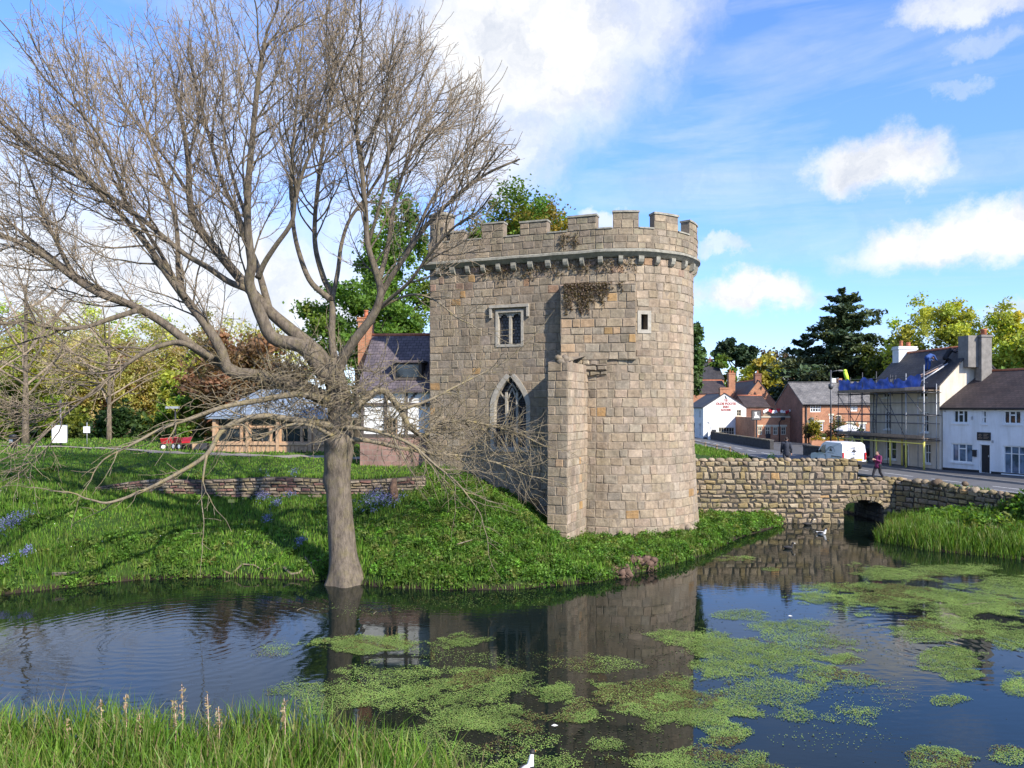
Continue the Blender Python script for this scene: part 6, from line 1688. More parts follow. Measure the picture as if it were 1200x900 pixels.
# main limbs: path in the view, depth at start and end (m behind/before the trunk), radius at start and end (m)
LIMBS = [
 ([(388, 440), (373, 414), (339, 385), (316, 365), (287, 333), (255, 295), (229, 261), (222, 229), (221, 195), (215, 150), (205, 105)], 0, 1.5, .30, .07),
 ([(384, 445), (356, 408), (321, 397), (307, 373), (298, 350), (292, 330), (295, 310), (292, 287), (290, 258), (291, 215), (296, 160), (302, 100), (310, 50)], -.2, -2.2, .30, .07),
 ([(316, 365), (308, 335), (300, 308), (290, 285), (277, 249), (261, 215), (248, 170), (235, 120), (222, 70)], .5, 3.2, .15, .05),
 ([(302, 326), (310, 308), (323, 288), (342, 260), (347, 228), (360, 188), (380, 140), (395, 95)], -1, -2.5, .11, .04),
 ([(300, 346), (290, 339), (268, 330), (243, 313), (217, 298), (185, 272), (150, 244), (105, 215), (60, 190), (20, 160)], .5, -2.5, .15, .05),
 ([(388, 470), (345, 452), (300, 440), (269, 434), (258, 408), (240, 379), (216, 348), (192, 315), (171, 285), (148, 258), (122, 232), (95, 205)], 0, -1.2, .30, .06),
 ([(213, 343), (209, 315), (208, 280), (203, 245), (190, 205), (175, 160), (165, 115)], -.8, 1.5, .12, .04),
 ([(280, 437), (235, 412), (192, 379), (155, 358), (120, 346), (88, 327), (61, 306), (30, 287), (-10, 270), (-50, 240)], .1, -3.0, .19, .06),
 ([(165, 364), (140, 350), (109, 335), (80, 316), (53, 295), (20, 268), (-20, 240)], -1.2, .8, .12, .04),
 ([(160, 364), (128, 374), (100, 383), (62, 385), (30, 376), (0, 379), (-40, 370)], -1.3, -4.0, .10, .035),
 ([(250, 420), (215, 402), (192, 404), (168, 414), (144, 430), (117, 452), (88, 476), (62, 500)], -.5, -3.2, .12, .03),
 ([(392, 425), (389, 395), (389, 350), (379, 325), (370, 292), (369, 258), (373, 214), (379, 165), (388, 105), (398, 60)], .4, 2.6, .15, .05),
 ([(386, 350), (364, 330), (351, 298), (344, 266), (342, 229), (342, 190), (347, 130), (352, 70)], .5, 1.0, .12, .04),
 ([(389, 352), (396, 318), (400, 287), (410, 257), (431, 228), (449, 198), (468, 155), (488, 108)], .8, 2.0, .10, .035),
 ([(392, 450), (402, 420), (416, 398), (437, 370), (446, 344), (440, 316), (431, 287), (428, 243), (424, 200), (418, 150), (424, 90)], 0, -1.6, .22, .05),
 ([(444, 350), (458, 325), (474, 302), (500, 264), (535, 230), (568, 205), (600, 190)], -.4, -1.5, .13, .035),
 ([(443, 332), (454, 292), (461, 245), (476, 192), (498, 142), (518, 105)], -.5, 1.5, .11, .035),
 ([(474, 302), (492, 262), (512, 224), (545, 178), (576, 152)], -.6, .8, .08, .03),
 ([(432, 372), (455, 352), (480, 330), (502, 300), (530, 268), (560, 248)], -.1, -3.2, .09, .03),
 ([(217, 350), (190, 300), (165, 262), (135, 215), (110, 165), (90, 120)], -.9, 1.2, .09, .03),
 ([(431, 287), (445, 240), (455, 190), (452, 140), (456, 80)], -.9, -2.5, .07, .03),
 ([(290, 258), (272, 205), (262, 150), (262, 90)], -1.2, .6, .08, .03),
 ([(88, 328), (62, 275), (42, 225), (18, 160)], -1.8, 1.5, .08, .03),
 ([(222, 229), (190, 180), (150, 130), (120, 70)], .9, 3.5, .08, .03),
 ([(150, 244), (135, 200), (110, 150), (60, 100)], -1.2, -4.0, .07, .03),
]
LOW = [
 ([(400, 490), (425, 470), (447, 457), (467, 477), (480, 500), (497, 510), (513, 496), (543, 493), (580, 500), (608, 508), (632, 520)], -.2, 2.6, .17, .025),
 ([(402, 515), (430, 516), (465, 524), (500, 530), (540, 534), (580, 542), (620, 558)], -.3, 2.4, .11, .02),
 ([(400, 500), (440, 505), (480, 520), (510, 545), (535, 565), (555, 590)], -.5, -.8, .09, .02),
 ([(470, 480), (500, 470), (530, 455), (560, 440), (590, 425)], .5, 2.5, .07, .02),
 ([(392, 470), (350, 462), (300, 470), (262, 477), (222, 491), (190, 502), (160, 518), (130, 533)], -.3, -3.4, .13, .03),
 ([(394, 500), (345, 492), (300, 488), (262, 503), (242, 533), (206, 556), (166, 576), (128, 589), (108, 586)], -.3, -3.8, .14, .03),
 ([(242, 533), (238, 560), (236, 585)], -2.4, -2.6, .05, .02),
 ([(392, 512), (362, 498), (330, 500), (300, 515), (285, 498), (262, 500)], -.5, -1.8, .08, .02),
 ([(440, 365), (462, 352), (486, 345), (510, 352), (535, 372), (552, 380)], -.3, -1.0, .06, .02),
]
CR = (at(285, 345, TD0 + .4), (11.0, 7.8, 13.2))
LV = [None,
      dict(seg=.28, wob=.20, up=.06, out=.06, taper=.72, rmin=.014, sides=5, gap=.36, ang=(26, 62), len=(1.5, 4.4), r=.038, side_up=.3, shrink=False),
      dict(seg=.20, wob=.2, up=.05, out=.04, taper=.7, rmin=.009, sides=4, gap=.25, ang=(28, 62), len=(.7, 2.1), r=.017, side_up=.2, **{'from': .15}),
      dict(seg=.17, wob=.2, up=.04, out=.03, taper=.6, rmin=.0074, sides=3, gap=.14, ang=(28, 62), len=(.25, .85), r=.010, **{'from': .1})]
LV2 = [None,
       dict(seg=.25, wob=.26, up=-.03, out=0, taper=.7, rmin=.012, sides=5, gap=.5, ang=(25, 65), len=(.8, 2.2), r=.032),
       dict(seg=.18, wob=.28, up=-.01, out=0, taper=.65, rmin=.008, sides=4, gap=.30, ang=(25, 65), len=(.4, 1.1), r=.015),
       dict(seg=.13, wob=.3, up=.0, out=0, taper=.6, rmin=.0055, sides=3, gap=.24, ang=(30, 65), len=(.2, .5), r=.009)]
LIMBS_LOW = {5: .8, 7: .9, 8: .5, 9: 1.1, 10: 1.4}
ncl = 0
ncount = 0
for path, d0, d1, r0, r1 in LIMBS:
    pts = limb_pts(path, d0, d1); n = len(pts); rad = [lerp(r0, r1, (i / (n - 1)) ** .75) for i in range(n)]
    ml = MB(); mt = MB(); ml.tube(pts, rad, 10)
    g = Grow(CR[0], CR[1], LV, lambda lv: ml if lv == 1 else mt)
    g.branch(pts, rad, 1, .36); ncount += g.n
    if LIMBS_LOW.get(ncl):
        g2 = Grow(None, (1, 1, 1), LV2, lambda lv: ml if lv == 1 else mt); g2.branch(pts, rad, 1, .3, LIMBS_LOW[ncl]); ncount += g2.n
    ncl += 1
    o = ml.build('limb', M['bark'], tree); mt.build('twigs', M['fine'], o)
# lower boughs: pale, lichened, with a tangle of drooping shoots
for k, (path, d0, d1, r0, r1) in enumerate(LOW):
    pts = limb_pts(path, d0, d1); n = len(pts); rad = [lerp(r0, r1, (i / (n - 1)) ** .8) for i in range(n)]
    ml = MB(); mt = MB(); ml.tube(pts, rad, 8)
    g = Grow(None, (1, 1, 1), LV2 if k not in (4, 5, 6) else LV2[:3], lambda lv: ml)
    g.branch(pts, rad, 1, .2 if k < 4 else .3, (3.4, 3.2, 1.8, 2.4, 1.0, .7, .4, 2.0, 1.2)[k]); ncount += g.n
    o = ml.build('bough', M['twig'], tree)

# sprouts round the head of the trunk
ms = MB(); mt = MB(); g = Grow(None, (1, 1, 1), [None, None, dict(LV2[1], up=.02, len=(.6, 1.7), wob=.3, r=.02), LV2[3]], lambda lv: ms if lv == 2 else mt)
for k in range(520):
    px = random.gauss(368, 52); py = ur(415, 508); p = at(px, py, TD0 + ur(-.7, .6)) if px > 385 and px < 410 else at(px, lerp(py, 452 + abs(px - 390) * .08, .35), TD0 + ur(-1.0, .8))
    d = (rv() + Vector((-.15, -.5, .05))).normalized(); g.shoot(p, d, ur(.5, 1.9), .015, 2)
for k in range(120):                                    # more sprouts on the right bough
    px = ur(430, 600); p = at(px, 505 + ur(-14, 14), TD0 + ur(.2, 2.4)); d = (rv() + Vector((.7, 0, ur(-.6, .5)))).normalized(); g.shoot(p, d, ur(.7, 2.0), .014, 2)
o = ms.build('sprouts', M['twig'], tree); mt.build('twigs', M['twig'], o)
print('bare tree shoots', ncount, g.n)

# ------------------------------------------------------------------ other trees
def skeleton_tree(x, y, z0, H, spread, crown_c, crown_r, trunk_r, nl=9, lv=2, fine_r=.012, lean=0):
    """trunk + limbs; returns trunk mesh builder, branch mesh builder and tips"""
    mt = MB(); ml = MB(); base = V3(x, y, z0 - .3); th = H * spread
    tp = [base, base + V3(lean * .3, 0, th * .5), base + V3(lean, 0, th), base + V3(lean * 1.5, 0, min(H * .8, th * 1.9))]
    tp = catmull(tp, 10); mt.tube(tp, [lerp(trunk_r * (1.25 if i == 0 else 1), trunk_r * .3, (i / 10) ** 1.2) for i in range(11)], 9)
    LVs = [None, dict(seg=.9, wob=.14, up=.05, out=.06, taper=.75, rmin=fine_r * 1.6, sides=5, gap=1.5, ang=(25, 50), len=(H * .22, H * .42), r=trunk_r * .42),
           dict(seg=.6, wob=.18, up=.05, out=.05, taper=.7, rmin=fine_r, sides=4, gap=.95, ang=(25, 55), len=(H * .09, H * .19), r=trunk_r * .14),
           dict(seg=.4, wob=.2, up=.03, out=.03, taper=.6, rmin=fine_r * .6, sides=3, gap=.55, ang=(28, 58), len=(H * .035, H * .085), r=trunk_r * .06)][:lv + 1]
    g = Grow(V3(*crown_c), crown_r, LVs, lambda k: ml)
    for k in range(nl):
        t = .45 + .5 * k / nl; p = tp[int(t * 10)]; a = k * 2.4 + ur(-.3, .3); d = V3(math.cos(a), math.sin(a), ur(.5, 1.3)).normalized()
        g.shoot(p, d, H * ur(.3, .48), trunk_r * .4, 1)
    return mt, ml, g.tips
def leafy(name, label, px, D, ptop, pbot, pw, cols, n=9000, ls=.34, z0=None, trunk_r=.35, bark='darkbark', clumps=70, cat='tree', group=None, hollow=.55, mat='leaf', pz0=None, nl=10, shape=1.0, sd=.9, spread=.35, lv=1, dy=1.0):
    """crown between image rows ptop..pbot, width pw pixels at depth D"""
    x = xat(px, D); zt, zb = zat(ptop, D), zat(pbot, D); w = pw / F * D / 2; cz = (zt + zb) / 2; hz = (zt - zb) / 2
    z0 = zg(x, D) if z0 is None else z0
    t = thing(name, label, cat, (x, D, z0), group)
    mt, ml, tips = skeleton_tree(x, D, z0, zt - z0, spread, (x, D, cz), (w, w * dy, hz), trunk_r, nl, lv + 1)
    mt.build('trunk', M[bark], t)
    if ml.v: ml.build('branches', M[bark], t)
    u = rand_unit(clumps); rr_ = RG.uniform(hollow, .93, clumps) ** .6; u *= rr_[:, None]
    u[:, 2] = np.sign(u[:, 2]) * np.abs(u[:, 2]) ** shape
    cc = np.array([x, D, cz]) + u * np.array([w, w * dy, hz])
    if tips:
        tp = np.array([tuple(p) for p in tips]); k = min(len(tp), clumps // 2); cc[:k] = tp[RG.permutation(len(tp))[:k]]
    idx = RG.integers(0, clumps, n); cs_ = RG.uniform(.12, .26, clumps) * sd
    C = cc[idx] + RG.normal(size=(n, 3)) * (cs_[idx][:, None] * np.array([w, w * dy, hz * .72]) * .62)
    C[:, 2] = np.maximum(C[:, 2], z0 + .1)
    base = tints(clumps, cols, .16)[idx]; tn = np.clip(base * (1 + RG.normal(size=(n, 1)) * .18), .003, .9)
    np_mesh('foliage', leaf_quads(C, RG.uniform(.6, 1.35, n) * ls, .15), tn, M[mat], t)
    return t
CHEST = [(.11, .20, .032), (.14, .235, .04), (.09, .17, .028), (.18, .255, .05)]
OCHRE = [(.19, .19, .03), (.24, .20, .035), (.14, .18, .03), (.10, .16, .03), (.26, .19, .04)]
FRESH = [(.33, .38, .06), (.38, .41, .07), (.29, .36, .06), (.42, .41, .08)]
OLIVE = [(.38, .36, .10), (.43, .39, .11), (.34, .35, .10), (.40, .33, .15)]
COPPER = [(.22, .13, .075), (.25, .14, .08), (.17, .105, .06), (.24, .18, .085)]
YELG = [(.34, .30, .05), (.30, .28, .045), (.24, .25, .045), (.38, .32, .07)]
DARKG = [(.035, .075, .018), (.045, .09, .022), (.03, .062, .018), (.06, .10, .026)]
leafy('chestnut_tree', 'tall bright green leafy tree rising above the timbered cottage', 464, 64, 214, 420, 98, CHEST, 15000, .21, clumps=75, trunk_r=.45, hollow=.25, sd=.8)
leafy('chestnut_tree', 'lower spreading green tree left of the cottage chimney behind the limbs', 418, 60, 322, 440, 130, CHEST, 13000, .21, clumps=70, trunk_r=.3, hollow=.25, sd=.8)
leafy('spring_tree', 'tree with ochre and green young leaves showing over the tower battlements', 612, 76, 221, 420, 142, OCHRE + CHEST[:2], 36000, .23, clumps=170, trunk_r=.5, hollow=.15, shape=.6, sd=.85)
leafy('yew_tree', 'dark evergreen tree standing close behind the right edge of the tower', 796, 58, 343, 478, 56, DARKG, 9000, .26, clumps=60, hollow=.3, mat='needle')
leafy('copper_beech', 'copper leaved tree behind the timber visitor building', 282, 66, 382, 520, 150, COPPER, 13000, .28, clumps=90, hollow=.3)
leafy('bush_tree', 'bright green bush left of the copper tree behind the red carts', 212, 64, 425, 522, 52, FRESH + CHEST, 3800, .26, clumps=34, hollow=.25, trunk_r=.14)
leafy('hawthorn_tree', 'small fresh green tree at the far left behind the white board', 20, 66, 440, 518, 90, [(.14, .2, .02), (.10, .16, .02), (.17, .22, .03)], 3600, .27, clumps=30, trunk_r=.16)
# woodland at the left: trees just coming into leaf
WOOD = [(12, 84, 352, 90, FRESH, 'tall yellow green tree at the very left edge of the wood'), (62, 88, 358, 100, OLIVE, 'olive tree behind the white information board'), (112, 82, 380, 90, OLIVE + COPPER[:1], 'brownish budding tree with a straight pale trunk behind the small sign'),
        (150, 86, 372, 95, OLIVE, 'budding tree with the thickest pale trunk in the wood'), (196, 90, 378, 90, OLIVE + FRESH, 'yellow olive tree between the thick trunk and the copper tree'), (-40, 80, 345, 110, FRESH, 'yellow green tree cut by the left edge of the picture'), (245, 92, 362, 85, OLIVE, 'hazy olive tree showing above the copper tree'), (90, 100, 352, 110, FRESH, 'pale green tree deepest in the wood on the left')]
for px, D, pt, pw, cl, lb in WOOD:
    leafy('woodland_tree', lb, px, D, pt, 505, pw * 1.15, cl, 12500, .21, clumps=130, hollow=.2, bark='bark', trunk_r=.22 if px != 150 else .33, nl=13, spread=.25, lv=2, group='budding trees in the wood on the left', sd=.8)
for px, D, pt, pw, cl, lb in ((176, 104, 350, 130, FRESH, 'light hazy green tree far back between the pale trunks'), (40, 108, 345, 150, OLIVE, 'light olive tree far back behind the white board'), (300, 100, 372, 120, OLIVE, 'pale olive tree showing between the limbs of the bare tree'), (236, 76, 400, 70, OLIVE + FRESH, 'low yellowish budding tree left of the copper tree')):
    leafy('woodland_tree', lb, px, D, pt, 505, pw, cl, 9000, .25, clumps=110, hollow=.2, bark='bark', trunk_r=.2, nl=12, spread=.25, lv=2, group='budding trees in the wood on the left', sd=.85)
# hedge along the back of the lawn
def hedge(label, x0, x1, D, h, cols, n, seedw=1.2):
    t = thing('hedge', label, 'hedge', ((x0 + x1) / 2, D, 3.5)); k = int((x1 - x0) / 1.1)
    cx = RG.uniform(x0, x1, k); cz = RG.uniform(.15, .8, k) * h; cyy = D + RG.normal(0, .6, k)
    i = RG.integers(0, k, n); C = np.stack([cx[i], cyy[i], cz[i]], 1) + RG.normal(size=(n, 3)) * [.8, .5, h * .2]
    C[:, 2] = np.abs(C[:, 2]) + 3.45; np_mesh('foliage', leaf_quads(C, RG.uniform(.18, .42, n)), tints(k, cols, .3)[i], M['leaf'], t)
    mb = MB()
    for q in range(k): mb.tube([V3(cx[q], cyy[q], 3.3), V3(cx[q] + ur(-.3, .3), cyy[q], 3.5 + cz[q])], [.06, .02], 4)
    mb.build('stems', M['darkbark'], t)
hedge('dark hedge along the back of the lawn on the left', -62, -21, 74, 3.0, DARKG + FRESH[:2] + [(.12, .17, .04), (.10, .14, .03)], 12000)
hedge('tall scrub behind the visitor building', -22, -5, 72, 5.5, [(.05, .07, .02), (.07, .06, .025), (.04, .065, .02)], 6000)
# bare trees: hazy twigs above the wood
def bare(label, px, D, ptop, pw, tr=.25, pbot=480):
    x = xat(px, D); zt = zat(ptop, D); zb = zat(pbot, D); w = pw / F * D / 2; z0 = zg(x, D)
    t = thing('bare_woodland_tree', label, 'tree', (x, D, z0), 'leafless trees in the wood on the left')
    mt, ml, tips = skeleton_tree(x, D, z0, zt - z0, .3, (x, D, (zt + zb) / 2), (w, w, (zt - zb) / 2), tr, 12, 3, .016)
    mt.build('trunk', M['bark'], t); ml.build('branches', M['fine'], t)
bare('tall leafless tree at the left edge, its twigs reaching highest over the wood', 30, 62, 185, 170, .28)
bare('leafless tree with a broad twiggy top in the middle of the wood', 128, 70, 262, 150, .24)
bare('leafless tree at the left edge with low spreading twigs', -45, 58, 230, 190, .25)
bare('leafless tree rising just behind the copper leaved tree', 262, 78, 300, 120, .22)
# right: trees behind the street
def conifer(name, label, px, D, ptop, pbot, pw, cols, n=20000, tiers=13, ls=.42, z0=None, flat=.07):
    x = xat(px, D); zt, zb = zat(ptop, D), zat(pbot, D); w = pw / F * D / 2; z0 = 2.6 if z0 is None else z0
    t = thing(name, label, 'tree', (x, D, z0)); mb = MB(); mb.tube([V3(x, D, z0 - .3), V3(x + .3, D, lerp(z0, zt, .6)), V3(x, D, zt)], [.6, .35, .04], 9); mb.build('trunk', M['darkbark'], t)
    mbb = MB(); Cs = []; Tn = []
    for k in range(tiers):
        f = k / (tiers - 1); zc = lerp(zb + .5, zt - .3, f ** .9); rad = w * (1 - f) ** .62 * ur(.62, 1.12) + .3
        nb = max(4, int(11 * (1 - f) + 4))
        for j in range(nb):
            a = 2 * PI * (j + ur(-.3, .3)) / nb + k; L = rad * ur(.4, 1.2); tip = V3(x + L * math.cos(a), D + L * math.sin(a), zc + L * ur(-.05, .36)); p0 = V3(x, D, zc - .3)
            mbb.tube([p0, lerp(p0, tip, .5) + Z * .15, tip], [.10, .06, .015], 4)
            m_ = max(12, int(n / (tiers * 9) * (L / w + .25)))
            tt = RG.uniform(.22, 1.04, m_); base = np.outer(1 - tt, p0) + np.outer(tt, tip)
            sp_ = .30 * L * (.35 + tt * .7)
            o_ = RG.normal(size=(m_, 3)) * np.stack([sp_ * .42, sp_ * .42, np.full(m_, L * flat * .45 + .08)], 1); o_[:, 2] -= np.abs(o_[:, 0]) * .15
            Cs.append(base + o_); Tn.append(np.tile(tints(1, cols, .22), (m_, 1)) * (1 + RG.normal(size=(m_, 1)) * .15))
    mbb.build('branches', M['darkbark'], t); C = np.concatenate(Cs); T = np.clip(np.concatenate(Tn), .003, .5)
    np_mesh('foliage', leaf_quads(C, RG.uniform(.5, 1.3, len(C)) * ls, .5, 2.2), T, M['needle'], t); return t
CED = [(.06, .09, .04), (.08, .11, .048), (.05, .076, .035), (.10, .12, .05)]
conifer('cedar_tree', 'large dark cedar with ragged layered branches behind the brick house', 986, 112, 338, 470, 132, CED, 26000, 11, .42)
conifer('cedar_tree', 'smaller dark conifer overlapping the left side of the large cedar', 943, 116, 392, 478, 70, CED, 10000, 9, .5)
leafy('pine_tree', 'distant dark pine with a flat topped crown above the inn roofs', 862, 150, 395, 436, 46, [(.025, .05, .022), (.035, .06, .025)], 4500, .6, z0=3, clumps=26, hollow=.2, mat='needle', nl=7, spread=.6, sd=1.1)
leafy('pine_tree', 'green bushy tree to the left of the distant pine', 846, 142, 418, 458, 34, CHEST, 2600, .55, z0=3, clumps=24)
leafy('yellow_tree', 'yellow green spring tree behind the brick gable', 894, 134, 412, 478, 56, YELG, 7000, .48, z0=3, clumps=60, hollow=.3)
leafy('budding_tree', 'reddish bare looking tree between the yellow tree and the cedar', 911, 150, 398, 468, 44, [(.14, .09, .06), (.12, .10, .06), (.16, .11, .05)], 2600, .4, z0=3, clumps=50, nl=14, lv=2, hollow=.2)
leafy('oak_tree', 'light green oak with airy crown above the scaffolded roof', 1093, 92, 338, 478, 96, FRESH + YELG[2:3], 25000, .25, z0=2.6, clumps=160, hollow=.3, trunk_r=.45, nl=18, spread=.3, lv=2, sd=.7)
leafy('oak_tree', 'light green oak at the right edge behind the chimney', 1163, 88, 350, 478, 110, FRESH, 25000, .25, z0=2.6, clumps=160, hollow=.3, trunk_r=.45, nl=18, spread=.3, lv=2, sd=.7)
leafy('oak_tree', 'green oak cut off by the right edge of the picture', 1228, 84, 372, 478, 110, FRESH + CHEST[:1], 9000, .34, z0=2.6, clumps=80, hollow=.3, trunk_r=.4, nl=12, sd=.8)
leafy('understorey_tree', 'darker green tree between the cedar and the oak', 1046, 104, 400, 478, 90, [(.08, .10, .025), (.10, .12, .03), (.06, .085, .02)], 8000, .4, z0=2.6, clumps=70, hollow=.2)  # leaf colours darker than those of the oaks
leafy('understorey_tree', 'dark bushes under the oaks behind the scaffolded house', 1120, 108, 425, 480, 130, [(.05, .08, .02), (.09, .11, .025)], 6000, .42, z0=2.6, clumps=60, hollow=.2)

# far wood closing the view all along the horizon
k = 420; cx = RG.uniform(-330, 330, k); cy = 235 + RG.normal(0, 14, k) - .0006 * cx ** 2; cz = 3 + RG.uniform(.15, 1, k) * RG.uniform(7, 13, k)
i = RG.integers(0, k, 26000); C = np.stack([cx[i], cy[i], cz[i]], 1) + RG.normal(size=(26000, 3)) * [3.2, 2.5, 1.9]; C[:, 2] = np.maximum(C[:, 2], 2.5)
o = np_mesh('distant_wood', leaf_quads(C, RG.uniform(.8, 2.0, 26000)), tints(k, CHEST + OLIVE + FRESH[:1], .2)[i] * .8, M['leaf']); o['kind'] = 'stuff'
# ------------------------------------------------------------------ grass, nettles, flowers
def blades(X, Y, Zb, h, w, cols, lean=.35, var=.22, seg=1):
    n = len(X); a = RG.uniform(0, 2 * PI, n); ax = np.stack([np.cos(a), np.sin(a), np.zeros(n)], 1)
    b = RG.uniform(0, 2 * PI, n); le = RG.uniform(0, lean, n) * h; tip = np.stack([np.cos(b) * le, np.sin(b) * le, h], 1)
    B = np.stack([X, Y, Zb], 1); wv_ = ax * (w / 2)[:, None]
    mid = B + tip * [.45, .45, .6]
    V = np.stack([B - wv_, B + wv_, mid + wv_ * .75, B + tip, mid - wv_ * .75], 1)
    return V, tints(n, cols, var)
GR = [(.10, .205, .022), (.12, .235, .027), (.085, .17, .02), (.15, .25, .035), (.15, .20, .045)]
def patch(n, x0, x1, y0, y1, cond):
    X = RG.uniform(x0, x1, n); Y = RG.uniform(y0, y1, n); d = sdist(X, Y); k = cond(X, Y, d); return X[k], Y[k], d[k]
def pn(X, Y, s): return .5 + .25 * np.sin(X * s + 1.7 * np.sin(Y * s * .7)) + .25 * np.sin(Y * s * 1.3 + 1.3 * np.cos(X * s * .8 + 2))
Vs, Ts = [], []
# meadow on the castle bank and terrace
def ok_bank(X, Y, d):
    inT = (((X - TC.x) ** 2 + (Y - TC.y) ** 2) < 3.9 ** 2) | ((np.abs((X - TA.x) * TD.y - (Y - TA.y) * TD.x) < 99) & (((X - TA.x) * -TN.x + (Y - TA.y) * -TN.y) > 0) & (((X - TA.x) * TD.x + (Y - TA.y) * TD.y) > 0) & (((X - TA.x) * TD.x + (Y - TA.y) * TD.y) < TL))
    return (d > -.06) & ~inT & ~on_path(X, Y)
X, Y, d = patch(105000, -34, 15, 26, 36, ok_bank); k = (X < 14.6) | (Y < 42); X, Y, d = X[k], Y[k], d[k]
tall = .6 + .8 * pn(X, Y, .9); h = RG.uniform(.10, .30, len(X)) * tall; V, T = blades(X, Y, ground(X, Y) - .03, h, RG.uniform(.02, .05, len(X)), GR)
T *= (.75 + .5 * pn(X + 3, Y, .5))[:, None]; Vs.append(V); Ts.append(T)
X, Y, d = patch(72000, -50, 12, 36, 48, lambda X, Y, d: ok_bank(X, Y, d) & (X < -.5) | ((X > 9) & (d > .05) & (Y < 42.4) & (X < 15)))
h = RG.uniform(.06, .17, len(X)) * (.7 + .5 * pn(X, Y, .6)); V, T = blades(X, Y, ground(X, Y) - .02, h, RG.uniform(.03, .06, len(X)), GR); T *= (.8 + .4 * pn(X + 3, Y, .4))[:, None]; Vs.append(V); Ts.append(T)
X, Y, d = patch(26000, -70, -4, 48, 74, lambda X, Y, d: ~on_path(X, Y)); h = RG.uniform(.08, .2, len(X)); V, T = blades(X, Y, ground(X, Y) - .02, h, RG.uniform(.06, .12, len(X)), GR); Vs.append(V); Ts.append(T)
# verge, road bank
X, Y, d = patch(14000, 14, 20.2, 46, 84, lambda X, Y, d: (d > .05) & (X < 20.1)); h = RG.uniform(.1, .35, len(X)); V, T = blades(X, Y, ground(X, Y) - .02, h, RG.uniform(.05, .09, len(X)), GR); Vs.append(V); Ts.append(T)
X, Y, d = patch(4500, 20.4, 24.2, 36, 43, lambda X, Y, d: (X > np.interp(Y, [36.6, 42.35], [24.5, 21.6])) & (X < np.interp(Y, RY, RL) - .1)); h = RG.uniform(.06, .22, len(X)); V, T = blades(X, Y, ground(X, Y), h, RG.uniform(.03, .05, len(X)), GR); Vs.append(V); Ts.append(T)
def rb_ok(X, Y, d):
    wl = np.interp(Y, [36.6, 37.9, 39.4, 41.2, 42.35], [24.3, 23.7, 22.9, 22.0, 21.2]); return (d > .1) & ((X < wl) | (Y < 36.6)) & (X < np.interp(Y, RY, RL) - .2)
X, Y, d = patch(30000, 17.5, 30, 29, 42.4, rb_ok); h = RG.uniform(.15, .5, len(X)) * (.6 + .7 * pn(X, Y, 1.3)); V, T = blades(X, Y, ground(X, Y) - .03, h, RG.uniform(.025, .05, len(X)), GR); T *= (.7 + .5 * pn(X + 3, Y, .9))[:, None]; Vs.append(V); Ts.append(T)
o = np_mesh('meadow_grass', np.concatenate(Vs), np.concatenate(Ts), M['grass']); o['kind'] = 'stuff'
# nettles and other broad leaves along the water and round the tower
NT = [(.085, .18, .022), (.115, .225, .03), (.065, .14, .018), (.14, .25, .04), (.16, .20, .05)]
def cover(n_cl, x0, x1, y0, y1, cond, rw, rh, per, ls, cols=NT):
    X, Y, d = patch(n_cl, x0, x1, y0, y1, cond); m = len(X); Zc = ground(X, Y); rr1 = RG.uniform(*rw, m); hh = RG.uniform(*rh, m)
    i = np.repeat(np.arange(m), per); q = RG.normal(size=(len(i), 3)); q /= np.linalg.norm(q, axis=1, keepdims=True); q[:, 2] = np.abs(q[:, 2]); q *= RG.uniform(.6, 1.05, (len(i), 1))
    C = np.stack([X[i] + q[:, 0] * rr1[i], Y[i] + q[:, 1] * rr1[i], Zc[i] + q[:, 2] * hh[i]], 1)
    T = tints(m, cols, .25)[i] * (1 + RG.normal(size=(len(i), 1)) * .2)
    return leaf_quads(C, RG.uniform(.45, 1.6, len(C)) * ls, .35), np.clip(T, .004, .9)
def edge_ok(X, Y, d): return ok_bank(X, Y, d) & (d < 1.9 + 1.2 * np.sin(X * .7)) & (d > -.02) & ~((np.abs(X + 6.0) < .9) & (Y < 29.2))
a = cover(3600, -34, 15, 25.5, 43, edge_ok, (.14, .34), (.16, .40), 80, .058)
b = cover(3400, -5, 15.2, 27, 42.3, lambda X, Y, d: ok_bank(X, Y, d) & (d > .0) & ((X > -4.5)) & ~((np.abs(X + 6.0) < .9) & (Y < 29.2)), (.15, .40), (.12, .40), 85, .058)
c_ = cover(1100, -32, -4, 28, 36, lambda X, Y, d: ok_bank(X, Y, d) & (pn(X, Y, .8) > .55), (.15, .35), (.1, .26), 26, .09)
e_ = cover(420, 20.5, 29, 31, 40, lambda X, Y, d: rb_ok(X, Y, d) & (d > 1.4), (.2, .45), (.25, .6), 34, .11)
f_ = cover(240, 14.5, 20.2, 46.5, 60, lambda X, Y, d: (d > .1), (.3, .6), (.3, .7), 30, .16)
o = np_mesh('ground_cover', np.concatenate([q[0] for q in (a, b, c_, e_, f_)]), np.concatenate([q[1] for q in (a, b, c_, e_, f_)]), M['leaf']); o['kind'] = 'stuff'
